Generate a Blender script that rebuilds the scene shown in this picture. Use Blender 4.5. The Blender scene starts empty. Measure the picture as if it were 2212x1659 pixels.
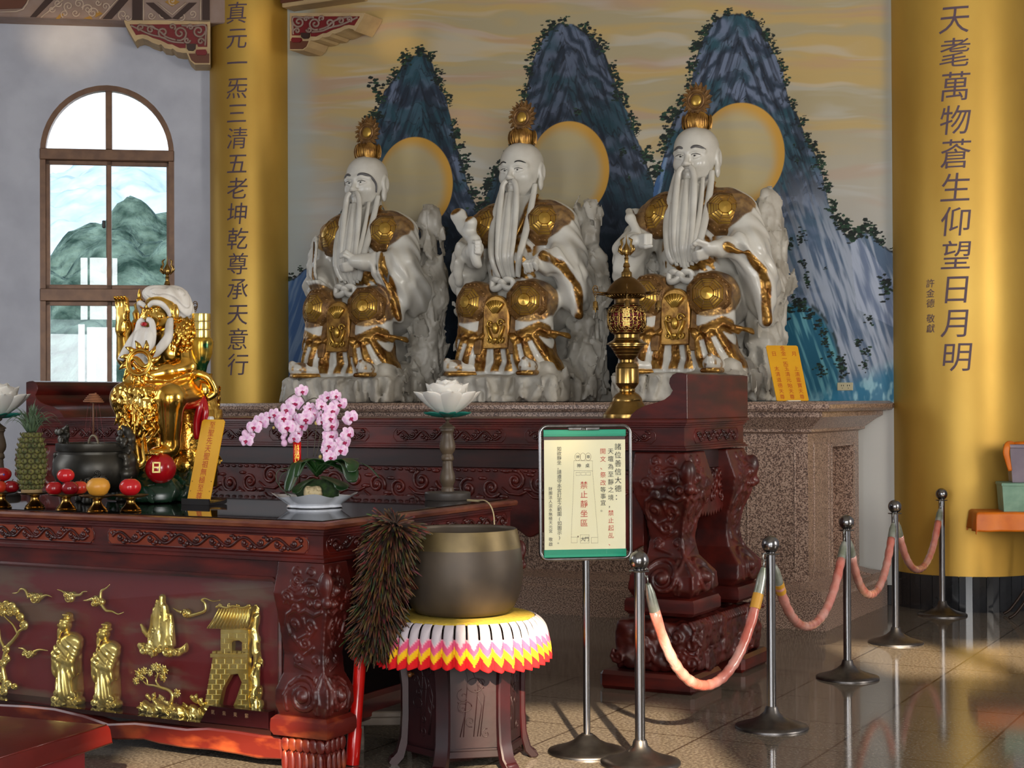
import bpy, bmesh, math, random, time
import numpy as np
from mathutils import Vector as V, Matrix, Euler
T0=time.time()
PI=math.pi; SC=bpy.context.scene; COL=SC.collection
def R(d): return math.radians(d)
# ---------------------------------------------------------------- camera
F=3500.0; CX,CY=1106.0,829.5; CAMZ=1.6
PITCH=math.atan(32.2/F); ROLL=0.0047
cam=bpy.data.objects.new('camera',bpy.data.cameras.new('camera')); COL.objects.link(cam)
cam.data.sensor_width=36; cam.data.lens=36*F/2212; cam.data.clip_start=.1; cam.data.clip_end=2000
CAMR=Matrix.Rotation(PI/2+PITCH,3,'X')@Matrix.Rotation(-ROLL,3,'Z')
cam.matrix_world=Matrix.Translation((0,0,CAMZ))@CAMR.to_4x4()
SC.camera=cam
def ray(px,py): return CAMR@V(((px-CX)/F,-(py-CY)/F,-1))
def atY(px,py,Y):
    d=ray(px,py); return V((0,0,CAMZ))+d*(Y/d.y)
def atZ(px,py,z):
    d=ray(px,py); return V((0,0,CAMZ))+d*((z-CAMZ)/d.z)
def atP(px,py,p,n):
    d=ray(px,py); c=V((0,0,CAMZ)); return c+d*((p-c).dot(n)/d.dot(n))
# ---------------------------------------------------------------- light, sky, exposure
vs=SC.view_settings; vs.view_transform='Standard'; vs.look='None'; vs.exposure=0.74; vs.gamma=1; vs.use_curve_mapping=False
cy=SC.cycles; cy.max_bounces=7; cy.diffuse_bounces=2; cy.glossy_bounces=4; cy.transmission_bounces=6; cy.transparent_max_bounces=8
cy.caustics_reflective=False; cy.caustics_refractive=False; cy.sample_clamp_indirect=4.0; cy.use_denoising=True
W=bpy.data.worlds.new('sky'); SC.world=W; W.use_nodes=True
W.node_tree.nodes['Background'].inputs[0].default_value=(.80,.90,1.0,1); W.node_tree.nodes['Background'].inputs[1].default_value=1.6
SUN_D=V((-.10,.99,-.505)).normalized()
sun=bpy.data.lights.new('sun','SUN'); sun.energy=11.0; sun.color=(1,.80,.55); sun.angle=R(.9)
so=bpy.data.objects.new('sun',sun); COL.objects.link(so); so.rotation_euler=SUN_D.to_track_quat('-Z','Y').to_euler()
def area(name,loc,to,sx,sy,e,c):
    l=bpy.data.lights.new(name,'AREA'); l.shape='RECTANGLE'; l.size=sx; l.size_y=sy; l.energy=e; l.color=c
    o=bpy.data.objects.new(name,l); COL.objects.link(o); o.location=loc
    o.rotation_euler=(V(to)-V(loc)).to_track_quat('-Z','Y').to_euler(); return o
# added area lamps standing in for daylight; doorways assumed, side walls have no windows
area('assumed_front_door_lamp',(1.2,-1.8,2.7),(.8,10,1.2),2.6,2.6,175,(1,.97,.93))  # added lamp at an assumed doorway behind the camera
area('assumed_left_door_lamp',(-3.6,-1.8,1.7),(-1.5,9,1.6),1.6,2.4,70,(.93,.96,1))  # added lamp at a second assumed doorway, also out of view
area('assumed_right_side_lamp',(7.6,5.6,2.7),(0,12,1.8),3.2,3.0,380,(1,.94,.84))  # assumed light from the right; lamp added, no window is built here
area('added_left_side_lamp',(-5.3,8.3,2.7),(0,11,1.4),1.4,2.6,34,(.92,.96,1))  # added fill lamp inside the closed hall, with no window behind it
def spot(name,loc,to,ang,e,c,blend=.6,rad=.02):
    l=bpy.data.lights.new(name,'SPOT'); l.energy=e; l.color=c; l.spot_size=R(ang); l.spot_blend=blend; l.shadow_soft_size=rad
    o=bpy.data.objects.new(name,l); COL.objects.link(o); o.location=loc
    o.rotation_euler=(V(to)-V(loc)).to_track_quat('-Z','Y').to_euler(); return o
TH=R(28); U=V((math.cos(TH),-math.sin(TH),0)); WD=V((math.sin(TH),math.cos(TH),0)); UP=V((0,0,1))
for (a,b,Y,sz,e) in ((105,72,15.2,2.6,1300),(160,92,15.2,3.0,1400),(205,66,15.2,2.4,900),(172,142,15.2,1.2,260),(585,60,15.2,2.2,1700),(600,125,15.2,1.7,900),(850,80,14.6,2.2,1300),(1010,250,14.4,1.5,500),(1125,560,13.2,2.0,500)):
    t=atY(a,b,Y); spot('floor_glint',(t.x*.2+.4,1.4,.06),t,sz,e,(1,.74,.42),1.0,.09)  # added low spots, standing in for sun bounced off the polished floor
# ---------------------------------------------------------------- helpers: colour and materials
def L(r,g=None,b=None):
    if g is None: r,g,b=r
    f=lambda c:(c/255/12.92 if c/255<=.04045 else ((c/255+.055)/1.055)**2.4)
    return (f(r),f(g),f(b),1)
MATS={}
def M(name,c,c2=None,rough=.5,metal=0,scale=6,detail=4,stretch=(1,1,1),lo=.35,hi=.65,bump=0,bscale=None,bdist=.01,coat=0,trans=0,emit=0,alpha=1,sss=0,spec=.5,btype='noise',attr=None,c3=None):
    m=bpy.data.materials.new(name); m.use_nodes=True; nt=m.node_tree; N=nt.nodes; K=nt.links; b=N['Principled BSDF']
    I=b.inputs; I['Roughness'].default_value=rough; I['Metallic'].default_value=metal; I['Coat Weight'].default_value=coat; I['Coat Roughness'].default_value=.08
    I['Transmission Weight'].default_value=trans; I['Alpha'].default_value=alpha; I['Specular IOR Level'].default_value=spec
    I['Base Color'].default_value=c
    if sss: I['Subsurface Weight'].default_value=sss; I['Subsurface Radius'].default_value=(.02,.015,.01)
    if emit: I['Emission Color'].default_value=c; I['Emission Strength'].default_value=emit
    tc=N.new('ShaderNodeTexCoord'); mp=N.new('ShaderNodeMapping'); mp.inputs['Scale'].default_value=stretch; K.new(tc.outputs['Object'],mp.inputs[0])
    cs=None
    if attr:
        a=N.new('ShaderNodeAttribute'); a.attribute_name=attr; cs=a.outputs['Color']
    if c2 is not None:
        n=N.new('ShaderNodeTexNoise'); n.inputs['Scale'].default_value=scale; n.inputs['Detail'].default_value=detail; K.new(mp.outputs[0],n.inputs['Vector'])
        r=N.new('ShaderNodeValToRGB'); e=r.color_ramp.elements; e[0].position=lo; e[1].position=hi; e[0].color=c; e[1].color=c2
        if c3 is not None: x=e.new((lo+hi)/2); x.color=c3
        K.new(n.outputs['Fac'],r.inputs[0])
        if cs is not None:
            mx=N.new('ShaderNodeMixRGB'); mx.blend_type='MULTIPLY'; mx.inputs[0].default_value=1; K.new(cs,mx.inputs[1]); K.new(r.outputs[0],mx.inputs[2]); cs=mx.outputs[0]
        else: cs=r.outputs[0]
    if cs is not None: K.new(cs,I['Base Color'])
    if bump:
        if btype=='voronoi':
            t=N.new('ShaderNodeTexVoronoi'); t.inputs['Scale'].default_value=bscale or scale; o=t.outputs['Distance']
        else:
            t=N.new('ShaderNodeTexNoise'); t.inputs['Scale'].default_value=bscale or scale; t.inputs['Detail'].default_value=3; o=t.outputs['Fac']
        K.new(mp.outputs[0],t.inputs['Vector']); bp=N.new('ShaderNodeBump'); bp.inputs['Strength'].default_value=bump; bp.inputs['Distance'].default_value=bdist
        K.new(o,bp.inputs['Height']); K.new(bp.outputs[0],I['Normal'])
    MATS[name]=m; return m
# ---------------------------------------------------------------- helpers: objects
def link(o,parent=None):
    COL.objects.link(o)
    if parent is not None: o.parent=parent
    return o
def tag(o,label,cat,group=None):
    o['label']=label; o['category']=cat
    if group: o['group']=group
    return o
def thing(name,loc,rz,label,cat,group=None):
    o=bpy.data.objects.new(name,None); link(o); o.location=loc; o.rotation_euler=(0,0,rz); o.empty_display_size=.1
    return tag(o,label,cat,group)
def struct(o): o['kind']='structure'; return o
def dup(root,loc=None,rz=None,label=None,group=None):
    def cp(o,p):
        c=o.copy(); COL.objects.link(c)
        if p is not None: c.parent=p
        for ch in list(o.children): cp(ch,c)
        return c
    r=cp(root,None)
    if loc is not None: r.location=loc
    if rz is not None: r.rotation_euler=(0,0,rz)
    if label: r['label']=label
    if group: r['group']=group
    return r
def mesh_obj(name,verts,faces,mat,parent=None,smooth=40,cols=None,mi=None):
    me=bpy.data.meshes.new(name)
    if isinstance(verts,np.ndarray):
        nv=len(verts); nf=len(faces); k=faces.shape[1]
        me.vertices.add(nv); me.vertices.foreach_set('co',verts.astype(np.float32).ravel())
        me.loops.add(nf*k); me.loops.foreach_set('vertex_index',faces.astype(np.int32).ravel())
        me.polygons.add(nf); me.polygons.foreach_set('loop_start',np.arange(0,nf*k,k,dtype=np.int32))
        me.update(calc_edges=True); me.validate()
    else:
        me.from_pydata([tuple(v) for v in verts],[],faces); me.update()
    for m in (mat if isinstance(mat,(list,tuple)) else [mat]): me.materials.append(m)
    if mi is not None: me.polygons.foreach_set('material_index',np.array(mi,dtype=np.int32))
    if smooth:
        me.polygons.foreach_set('use_smooth',np.ones(len(me.polygons),dtype=bool))
        if smooth<180: me.set_sharp_from_angle(angle=R(smooth))
    if cols is not None:
        a=me.color_attributes.new('Col','FLOAT_COLOR','POINT'); c=np.ones((len(me.vertices),4),dtype=np.float32); c[:,:3]=np.asarray(cols)[:,:3]; a.data.foreach_set('color',c.ravel())
    return link(bpy.data.objects.new(name,me),parent)
class MB:
    def __init__(s): s.v=[]; s.f=[]; s.c=[]; s.m=[]; s.col=None; s.mi=0; s.mat=Matrix.Identity(4)
    def add(s,vs,fs):
        o=len(s.v); s.v+=[s.mat@V(v) for v in vs]; s.f+=[tuple(i+o for i in f) for f in fs]; s.m+=[s.mi]*len(fs)
        s.c+=[s.col or (1,1,1)]*len(vs); return s
    def box(s,c,d,b=0,rot=None):
        hx,hy,hz=d[0]/2,d[1]/2,d[2]/2; b=min(b,hx*.9,hy*.9,hz*.9); bm=bmesh.new()
        for x in(-1,1):
            for y in(-1,1):
                for z in(-1,1):
                    if b: ps=[(x*hx,y*(hy-b),z*(hz-b)),(x*(hx-b),y*hy,z*(hz-b)),(x*(hx-b),y*(hy-b),z*hz)]
                    else: ps=[(x*hx,y*hy,z*hz)]
                    for p in ps: bm.verts.new(p)
        bmesh.ops.convex_hull(bm,input=bm.verts); bmesh.ops.dissolve_limit(bm,angle_limit=.02,verts=bm.verts,edges=bm.edges)
        bm.verts.index_update(); bm.verts.ensure_lookup_table()
        r=rot or Matrix.Identity(3); c=V(c)
        s.add([c+r@v.co for v in bm.verts],[[v.index for v in f.verts] for f in bm.faces]); bm.free(); return s
    def lathe(s,prof,n=32,c=(0,0,0),sx=1,sy=1,cap=True,rot=None,ph=0):
        c=V(c); r=rot or Matrix.Identity(3); vs=[];fs=[]; m=len(prof)
        for (rr,z) in prof:
            for i in range(n):
                a=2*PI*i/n+ph; vs.append(c+r@V((rr*sx*math.cos(a),rr*sy*math.sin(a),z)))
        for j in range(m-1):
            for i in range(n):
                k=(i+1)%n; fs.append((j*n+i,j*n+k,(j+1)*n+k,(j+1)*n+i))
        if cap:
            if prof[0][0]>1e-6: fs.append(tuple(range(n))[::-1])
            if prof[-1][0]>1e-6: fs.append(tuple((m-1)*n+i for i in range(n)))
        return s.add(vs,fs)
    def tube(s,pts,r,n=8,cap=True,flat=None,closed=False):
        pts=[V(p) for p in pts]; m=len(pts); vs=[];fs=[]
        rs=r if isinstance(r,(list,tuple)) else [r]*m
        up=None
        for i,p in enumerate(pts):
            if closed: t=(pts[(i+1)%m]-pts[i-1])
            else: t=pts[min(i+1,m-1)]-pts[max(i-1,0)]
            if t.length<1e-9: t=V((0,0,1))
            t.normalize()
            if up is None: up=V(flat[1]) if flat else (V((0,0,1)) if abs(t.z)<.9 else V((1,0,0)))
            x=t.cross(up)
            if x.length<1e-5: x=t.orthogonal()
            x.normalize(); y=x.cross(t).normalized()
            if not flat: up=y
            k=flat[0] if flat else 1
            for j in range(n):
                a=2*PI*j/n; vs.append(p+x*(rs[i]*math.cos(a))+y*(rs[i]*k*math.sin(a)))
        for i in range(m if closed else m-1):
            q=(i+1)%m
            for j in range(n):
                k=(j+1)%n; fs.append((i*n+j,q*n+j,q*n+k,i*n+k))
        if cap and not closed: fs+=[tuple(range(n)),tuple((m-1)*n+j for j in range(n))[::-1]]
        return s.add(vs,fs)
    def ell(s,c,r,n=16,m=10,rot=None):
        if not isinstance(r,(tuple,list)): r=(r,r,r)
        c=V(c); q=rot or Matrix.Identity(3); vs=[];fs=[]
        for j in range(m+1):
            b=PI*j/m-PI/2
            for i in range(n):
                a=2*PI*i/n; vs.append(c+q@V((r[0]*math.cos(a)*math.cos(b),r[1]*math.sin(a)*math.cos(b),r[2]*math.sin(b))))
        for j in range(m):
            for i in range(n):
                k=(i+1)%n; fs.append((j*n+i,j*n+k,(j+1)*n+k,(j+1)*n+i))
        return s.add(vs,fs)
    def prism(s,poly,d,o=(0,0,0),ax=(1,0,0),ay=(0,0,1),az=(0,1,0),bev=0):
        o=V(o);ax=V(ax);ay=V(ay);az=V(az); n=len(poly)
        if bev:
            c=(sum(p[0] for p in poly)/n,sum(p[1] for p in poly)/n); k=1
            ins=[]
            for i in range(n):
                a,b,e=poly[i-1],poly[i],poly[(i+1)%n]
                t1=V((b[0]-a[0],b[1]-a[1])); t2=V((e[0]-b[0],e[1]-b[1]))
                if t1.length>0: t1.normalize()
                if t2.length>0: t2.normalize()
                nn=V((-t1.y-t2.y,t1.x+t2.x)); 
                if nn.length>1e-6: nn.normalize()
                ins.append((b[0]+nn.x*bev,b[1]+nn.y*bev))
            area_=sum(poly[i-1][0]*poly[i][1]-poly[i][0]*poly[i-1][1] for i in range(n))
            if area_<0: ins=[(2*b[0]-i[0],2*b[1]-i[1]) for i,b in zip(ins,poly)]
            vs=[o+ax*p[0]+ay*p[1] for p in ins]+[o+ax*p[0]+ay*p[1]+az*bev for p in poly]+[o+ax*p[0]+ay*p[1]+az*d for p in poly]
            fs=[tuple(range(n))]+[(i,(i+1)%n,n+(i+1)%n,n+i) for i in range(n)]+[(n+i,n+(i+1)%n,2*n+(i+1)%n,2*n+i) for i in range(n)]+[tuple(range(2*n,3*n))[::-1]]
        else:
            vs=[o+ax*p[0]+ay*p[1] for p in poly]+[o+ax*p[0]+ay*p[1]+az*d for p in poly]
            fs=[tuple(range(n)),tuple(range(n,2*n))[::-1]]+[(i,i+n,(i+1)%n+n,(i+1)%n) for i in range(n)]
        return s.add(vs,fs)
    def mold(s,x0,x1,y0,y1,prof,cap=True):
        vs=[];fs=[]; m=len(prof)
        for (o,z) in prof: vs+=[(x0-o,y0-o,z),(x1+o,y0-o,z),(x1+o,y1+o,z),(x0-o,y1+o,z)]
        for j in range(m-1):
            for i in range(4):
                k=(i+1)%4; fs.append((j*4+i,j*4+k,j*4+4+k,j*4+4+i))
        if cap: fs+=[(3,2,1,0),tuple(4*m-4+i for i in range(4))]
        return s.add(vs,fs)
    def grid(s,fn,nu,nv,cu=False):
        vs=[fn(i/(nu if cu else nu-1),j/(nv-1)) for j in range(nv) for i in range(nu)]; fs=[]
        for j in range(nv-1):
            for i in range(nu if cu else nu-1):
                k=(i+1)%nu; fs.append((j*nu+i,j*nu+k,j*nu+nu+k,j*nu+nu+i))
        return s.add(vs,fs)
    def build(s,name,mat,parent=None,smooth=40,fix=True,solid=0,sub=0):
        cols=s.c if s.col is not None else None
        o=mesh_obj(name,s.v,s.f,mat,parent,0,cols,s.m if isinstance(mat,(list,tuple)) else None)
        me=o.data
        if fix:
            bm=bmesh.new(); bm.from_mesh(me); bmesh.ops.recalc_face_normals(bm,faces=bm.faces); bm.to_mesh(me); bm.free()
        if smooth:
            me.polygons.foreach_set('use_smooth',np.ones(len(me.polygons),dtype=bool))
            if smooth<180: me.set_sharp_from_angle(angle=R(smooth))
        if solid:
            k=o.modifiers.new('thickness','SOLIDIFY'); k.thickness=solid; k.offset=0
        if sub:
            k=o.modifiers.new('smooth','SUBSURF'); k.levels=sub; k.render_levels=sub
        return o
def arc(cx,cz,r,a0,a1,n=10): return [(cx+r*math.cos(R(a0+(a1-a0)*i/n)),cz+r*math.sin(R(a0+(a1-a0)*i/n))) for i in range(n+1)]
def spiral(cx,cz,r0,turns,a0,sgn=1,n=22,r1=.12): return [(cx+r0*(1-(1-r1)*i/n)*math.cos(a0+sgn*turns*2*PI*i/n),cz+r0*(1-(1-r1)*i/n)*math.sin(a0+sgn*turns*2*PI*i/n)) for i in range(n+1)]
def crv(pts,n=8):
    P=[V(p) for p in pts]; out=[]
    for i in range(len(P)-1):
        a,b,c,d=P[max(i-1,0)],P[i],P[i+1],P[min(i+2,len(P)-1)]
        for k in range(n):
            t=k/n; out.append(.5*((2*b)+(c-a)*t+(2*a-5*b+4*c-d)*t*t+(3*b-a-3*c+d)*t**3))
    return out+[P[-1]]
def lerpl(a,b,t): return a+(b-a)*t
def text_mesh(lines,size,dy,shear=0,bold=0):
    """list of (string, x, z) -> flat verts/faces in the xz plane, each character centred on its spot, read downwards"""
    vs=[];fs=[]
    for (st,x,z,*sz) in lines:
        s=sz[0] if sz else size
        for i,ch in enumerate(st):
            if ch==' ': continue
            cu=bpy.data.curves.new('t','FONT'); cu.body=ch; cu.size=s; cu.align_x='CENTER'; cu.shear=shear; cu.offset=bold; cu.resolution_u=3
            ob=bpy.data.objects.new('t',cu); COL.objects.link(ob); dg=bpy.context.evaluated_depsgraph_get()
            me=bpy.data.meshes.new_from_object(ob.evaluated_get(dg)); o=len(vs)
            zz=z-i*dy*(s/size)
            vs+=[(x+v.co.x,0,zz+v.co.y-.36*s) for v in me.vertices]; fs+=[tuple(q+o for q in p.vertices) for p in me.polygons]
            bpy.data.objects.remove(ob); bpy.data.meshes.remove(me); bpy.data.curves.remove(cu)
    return vs,fs
def wrap_text(vs,fs,r,base,name,mat,parent,off=.003):
    me=bpy.data.meshes.new(name); me.from_pydata(vs,[],fs); bm=bmesh.new(); bm.from_mesh(me); bmesh.ops.triangulate(bm,faces=bm.faces[:])
    xs=[v[0] for v in vs]; x=min(xs)
    while x<max(xs):
        bmesh.ops.bisect_plane(bm,geom=bm.verts[:]+bm.edges[:]+bm.faces[:],plane_co=(x,0,0),plane_no=(1,0,0)); x+=.022
    for v in bm.verts:
        a=base+v.co.x/r; v.co=V(((r+off)*math.cos(a),(r+off)*math.sin(a),v.co.z))
    bmesh.ops.recalc_face_normals(bm,faces=bm.faces); bm.to_mesh(me); bm.free(); me.materials.append(mat)
    return link(bpy.data.objects.new(name,me),parent)
# ---------------------------------------------------------------- helpers: implicit surfaces (carved and cast figures)
class Field:
    def __init__(s,lo,hi,h):
        s.lo=np.array(lo,float); s.h=h; s.n=np.ceil((np.array(hi)-s.lo)/h).astype(int)+1
        s.ax=[(s.lo[i]+h*np.arange(s.n[i])).astype(np.float32) for i in range(3)]
        s.D=np.full(s.n,9.0,dtype=np.float32)
    def sub(s,lo,hi):
        a=np.maximum(((np.array(lo)-s.lo)/s.h).astype(int)-1,0); b=np.minimum(((np.array(hi)-s.lo)/s.h).astype(int)+3,s.n)
        if (b<=a).any(): return None
        sl=tuple(slice(a[i],b[i]) for i in range(3))
        return sl,s.ax[0][sl[0]][:,None,None],s.ax[1][sl[1]][None,:,None],s.ax[2][sl[2]][None,None,:]
    def mix(s,sl,d,k,neg=False):
        D=s.D[sl]
        if neg:
            d=-d; h=np.maximum(k-np.abs(D-d),0)/max(k,1e-6); s.D[sl]=np.maximum(D,d)+h*h*k*.25
        else:
            h=np.maximum(k-np.abs(D-d),0)/max(k,1e-6); s.D[sl]=np.minimum(D,d)-h*h*k*.25
    def ell(s,c,r,k=.02,rot=None,neg=False):
        if not isinstance(r,(tuple,list)): r=(r,r,r)
        m=max(r)+k+2*s.h; q=s.sub([x-m for x in c],[x+m for x in c])
        if q is None: return s
        sl,x,y,z=q; x=x-c[0];y=y-c[1];z=z-c[2]
        if rot is not None:
            A=np.array(rot.transposed()); x,y,z=[A[i][0]*x+A[i][1]*y+A[i][2]*z for i in range(3)]
        k0=np.sqrt((x/r[0])**2+(y/r[1])**2+(z/r[2])**2); k1=np.sqrt((x/r[0]**2)**2+(y/r[1]**2)**2+(z/r[2]**2)**2)
        s.mix(sl,k0*(k0-1)/np.maximum(k1,1e-6),k,neg); return s
    def cap(s,a,b,ra,rb=None,k=.02,neg=False):
        rb=ra if rb is None else rb; m=max(ra,rb)+k+2*s.h
        q=s.sub([min(a[i],b[i])-m for i in range(3)],[max(a[i],b[i])+m for i in range(3)])
        if q is None: return s
        sl,x,y,z=q; ba=[b[i]-a[i] for i in range(3)]; l2=sum(t*t for t in ba)+1e-12
        t=np.clip(((x-a[0])*ba[0]+(y-a[1])*ba[1]+(z-a[2])*ba[2])/l2,0,1)
        d=np.sqrt((x-a[0]-t*ba[0])**2+(y-a[1]-t*ba[1])**2+(z-a[2]-t*ba[2])**2)-(ra+(rb-ra)*t)
        s.mix(sl,d,k,neg); return s
    def chain(s,pts,rs,k=.02,neg=False):
        for i in range(len(pts)-1):
            r=rs if not isinstance(rs,(list,tuple)) else None
            s.cap(pts[i],pts[i+1],r or rs[i],r or rs[i+1],k,neg)
        return s
    def box(s,c,d,rd=.01,k=.01,rot=None,neg=False):
        m=math.sqrt(sum(t*t for t in d))/2+k+2*s.h; q=s.sub([x-m for x in c],[x+m for x in c])
        if q is None: return s
        sl,x,y,z=q; x=x-c[0];y=y-c[1];z=z-c[2]
        if rot is not None:
            A=np.array(rot.transposed()); x,y,z=[A[i][0]*x+A[i][1]*y+A[i][2]*z for i in range(3)]
        qx=np.abs(x)-d[0]/2+rd; qy=np.abs(y)-d[1]/2+rd; qz=np.abs(z)-d[2]/2+rd
        dd=np.sqrt(np.maximum(qx,0)**2+np.maximum(qy,0)**2+np.maximum(qz,0)**2)+np.minimum(np.maximum(np.maximum(qx,qy),qz),0)-rd
        s.mix(sl,dd,k,neg); return s
    def grids(s): return s.ax[0][:,None,None],s.ax[1][None,:,None],s.ax[2][None,None,:]
    def disp(s,fn):
        """add fn(x,y,z) near the surface"""
        x,y,z=s.grids(); idx=np.nonzero(np.abs(s.D)<s.h*8)
        s.D[idx]+=fn(s.ax[0][idx[0]],s.ax[1][idx[1]],s.ax[2][idx[2]]); return s
    def mesh(s):
        D=s.D; n=D.shape
        for a in range(3):
            sl=[slice(None)]*3
            for e in(0,-1): sl[a]=e; D[tuple(sl)]=np.maximum(D[tuple(sl)],s.h*.5)
        ins=D<0
        c=np.zeros((n[0]-1,n[1]-1,n[2]-1),dtype=np.int8)
        for i in(0,1):
            for j in(0,1):
                for k in(0,1): c+=ins[i:n[0]-1+i,j:n[1]-1+j,k:n[2]-1+k]
        act=(c>0)&(c<8); ii,jj,kk=np.nonzero(act); nv=len(ii); idx=np.full(act.shape,-1,dtype=np.int32); idx[act]=np.arange(nv)
        acc=np.zeros((nv,3)); cnt=np.zeros(nv); cr=[(i,j,k) for i in(0,1) for j in(0,1) for k in(0,1)]
        for A in cr:
            for a in range(3):
                if A[a]: continue
                B=list(A); B[a]=1
                d0=D[ii+A[0],jj+A[1],kk+A[2]]; d1=D[ii+B[0],jj+B[1],kk+B[2]]; m=(d0<0)!=(d1<0)
                t=np.where(m,d0/np.where(m,d0-d1,1),0); p=np.tile(np.array(A,float),(nv,1)); p[:,a]+=t; acc[m]+=p[m]; cnt[m]+=1
        Vt=(acc/cnt[:,None]+np.stack([ii,jj,kk],1))*s.h+s.lo; Fs=[]
        for a in range(3):
            b,c_=(a+1)%3,(a+2)%3
            s0=[slice(0,-1)]*3; s1=[slice(0,-1)]*3; s0=[slice(1,-1) if q!=a else slice(0,-1) for q in range(3)]; s1=[slice(1,-1) if q!=a else slice(1,None) for q in range(3)]
            A=ins[tuple(s0)]; B=ins[tuple(s1)]; ch=A!=B; P=np.stack(np.nonzero(ch),1)
            for q in(b,c_): P[:,q]+=1
            fl=A[ch]
            def g(db,dc):
                Q=P.copy(); Q[:,b]-=db; Q[:,c_]-=dc; return idx[Q[:,0],Q[:,1],Q[:,2]]
            q=np.stack([g(1,1),g(0,1),g(0,0),g(1,0)],1); q[~fl]=q[~fl][:,::-1]; Fs.append(q)
        Fc=np.concatenate(Fs); Fc=Fc[(Fc>=0).all(1)]
        return Vt,Fc
def vnoise(x,y,z,seed=0):
    """smooth lattice value noise in 0..1, vectorised"""
    xi=np.floor(x).astype(np.int64);yi=np.floor(y).astype(np.int64);zi=np.floor(z).astype(np.int64)
    fx=x-xi;fy=y-yi;fz=z-zi; fx=fx*fx*(3-2*fx);fy=fy*fy*(3-2*fy);fz=fz*fz*(3-2*fz)
    def h(a,b,c):
        n=(a*73856093^b*19349663^c*83492791^(seed*2654435))&0x7fffffff
        n=((n>>13)^n)*1274126177&0x7fffffff; n=((n>>15)^n)&0xffff; return n/65535.0
    r=0
    for dx in(0,1):
        for dy in(0,1):
            for dz in(0,1): r=r+h(xi+dx,yi+dy,zi+dz)*(fx if dx else 1-fx)*(fy if dy else 1-fy)*(fz if dz else 1-fz)
    return r
def fbm(x,y,z,o=3,seed=0):
    r=0;a=.5;t=0
    for i in range(o): r=r+a*vnoise(x*2**i,y*2**i,z*2**i,seed+i); t+=a; a*=.5
    return r/t
def cells(x,y,z,seed=0,jit=.9):
    """vectorised F1, F2 cellular distances"""
    xi=np.floor(x).astype(np.int64);yi=np.floor(y).astype(np.int64);zi=np.floor(z).astype(np.int64)
    f1=np.full(np.shape(x),9.0);f2=f1.copy()
    def h(a,b,c,s):
        n=(a*73856093^b*19349663^c*83492791^((seed+s)*2654435))&0x7fffffff
        n=((n>>13)^n)*1274126177&0x7fffffff; return (((n>>15)^n)&0xffff)/65535.0
    for dx in(-1,0,1):
        for dy in(-1,0,1):
            for dz in(-1,0,1):
                a,b,c=xi+dx,yi+dy,zi+dz
                d=np.sqrt((a+.5+jit*(h(a,b,c,1)-.5)-x)**2+(b+.5+jit*(h(a,b,c,2)-.5)-y)**2+(c+.5+jit*(h(a,b,c,3)-.5)-z)**2)
                f2=np.where(d<f1,f1,np.minimum(f2,d)); f1=np.minimum(f1,d)
    return f1,f2
def facets(x,y,z,seed=0,k=.5):
    """planar chips: each lattice cell tilts and lifts the surface by its own amount"""
    xi=np.floor(x).astype(np.int64);yi=np.floor(y).astype(np.int64);zi=np.floor(z).astype(np.int64)
    best=np.full(np.shape(x),9.0);val=np.zeros(np.shape(x))
    def h(a,b,c,s):
        n=(a*73856093^b*19349663^c*83492791^((seed+s)*2654435))&0x7fffffff
        n=((n>>13)^n)*1274126177&0x7fffffff; return (((n>>15)^n)&0xffff)/65535.0
    for dx in(-1,0,1):
        for dy in(-1,0,1):
            for dz in(-1,0,1):
                a,b,c=xi+dx,yi+dy,zi+dz; ex,ey,ez=x-(a+.5+.9*(h(a,b,c,1)-.5)),y-(b+.5+.9*(h(a,b,c,2)-.5)),z-(c+.5+.9*(h(a,b,c,3)-.5))
                d=ex*ex+ey*ey+ez*ez; v=k*((h(a,b,c,4)-.5)*2*ex+(h(a,b,c,5)-.5)*2*ey+(h(a,b,c,6)-.5)*2*ez)+.5*(h(a,b,c,7)-.5)
                val=np.where(d<best,v,val); best=np.minimum(best,d)
    return val
def smf(a,b,x): t=np.clip((x-a)/(b-a),0,1); return t*t*(3-2*t)
# ---------------------------------------------------------------- the room
rng=random.Random(7)
WN=V((2.865,12.55,0))                     # right end of the mural wall, on the floor
def wallpt(px,py,off=0): return atP(px,py,WN-WD*off,WD)
def wall_xy(px,py,off=0):
    p=wallpt(px,py,off)-WN; return (p.dot(U),p.z)
WROT=-TH
granite_floor=M('polished_granite_floor',L(132,122,108),L(88,78,69),rough=.085,scale=70,detail=3,lo=.38,hi=.62,c3=L(112,102,90),spec=.55)
nt=granite_floor.node_tree; N=nt.nodes; K=nt.links; b=N['Principled BSDF']
br=N.new('ShaderNodeTexBrick'); br.offset=0; br.inputs['Scale'].default_value=1; br.inputs['Brick Width'].default_value=.62; br.inputs['Row Height'].default_value=.62; br.inputs['Mortar Size'].default_value=.006; br.inputs['Color1'].default_value=(1,1,1,1); br.inputs['Color2'].default_value=(.93,.93,.93,1); br.inputs['Mortar'].default_value=(.35,.3,.27,1)
tc=N.new('ShaderNodeTexCoord'); K.new(tc.outputs['Object'],br.inputs['Vector'])
src=b.inputs['Base Color'].links[0].from_socket; mx=N.new('ShaderNodeMixRGB'); mx.blend_type='MULTIPLY'; mx.inputs[0].default_value=1; K.new(src,mx.inputs[1]); K.new(br.outputs['Color'],mx.inputs[2]); K.new(mx.outputs[0],b.inputs['Base Color'])
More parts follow.
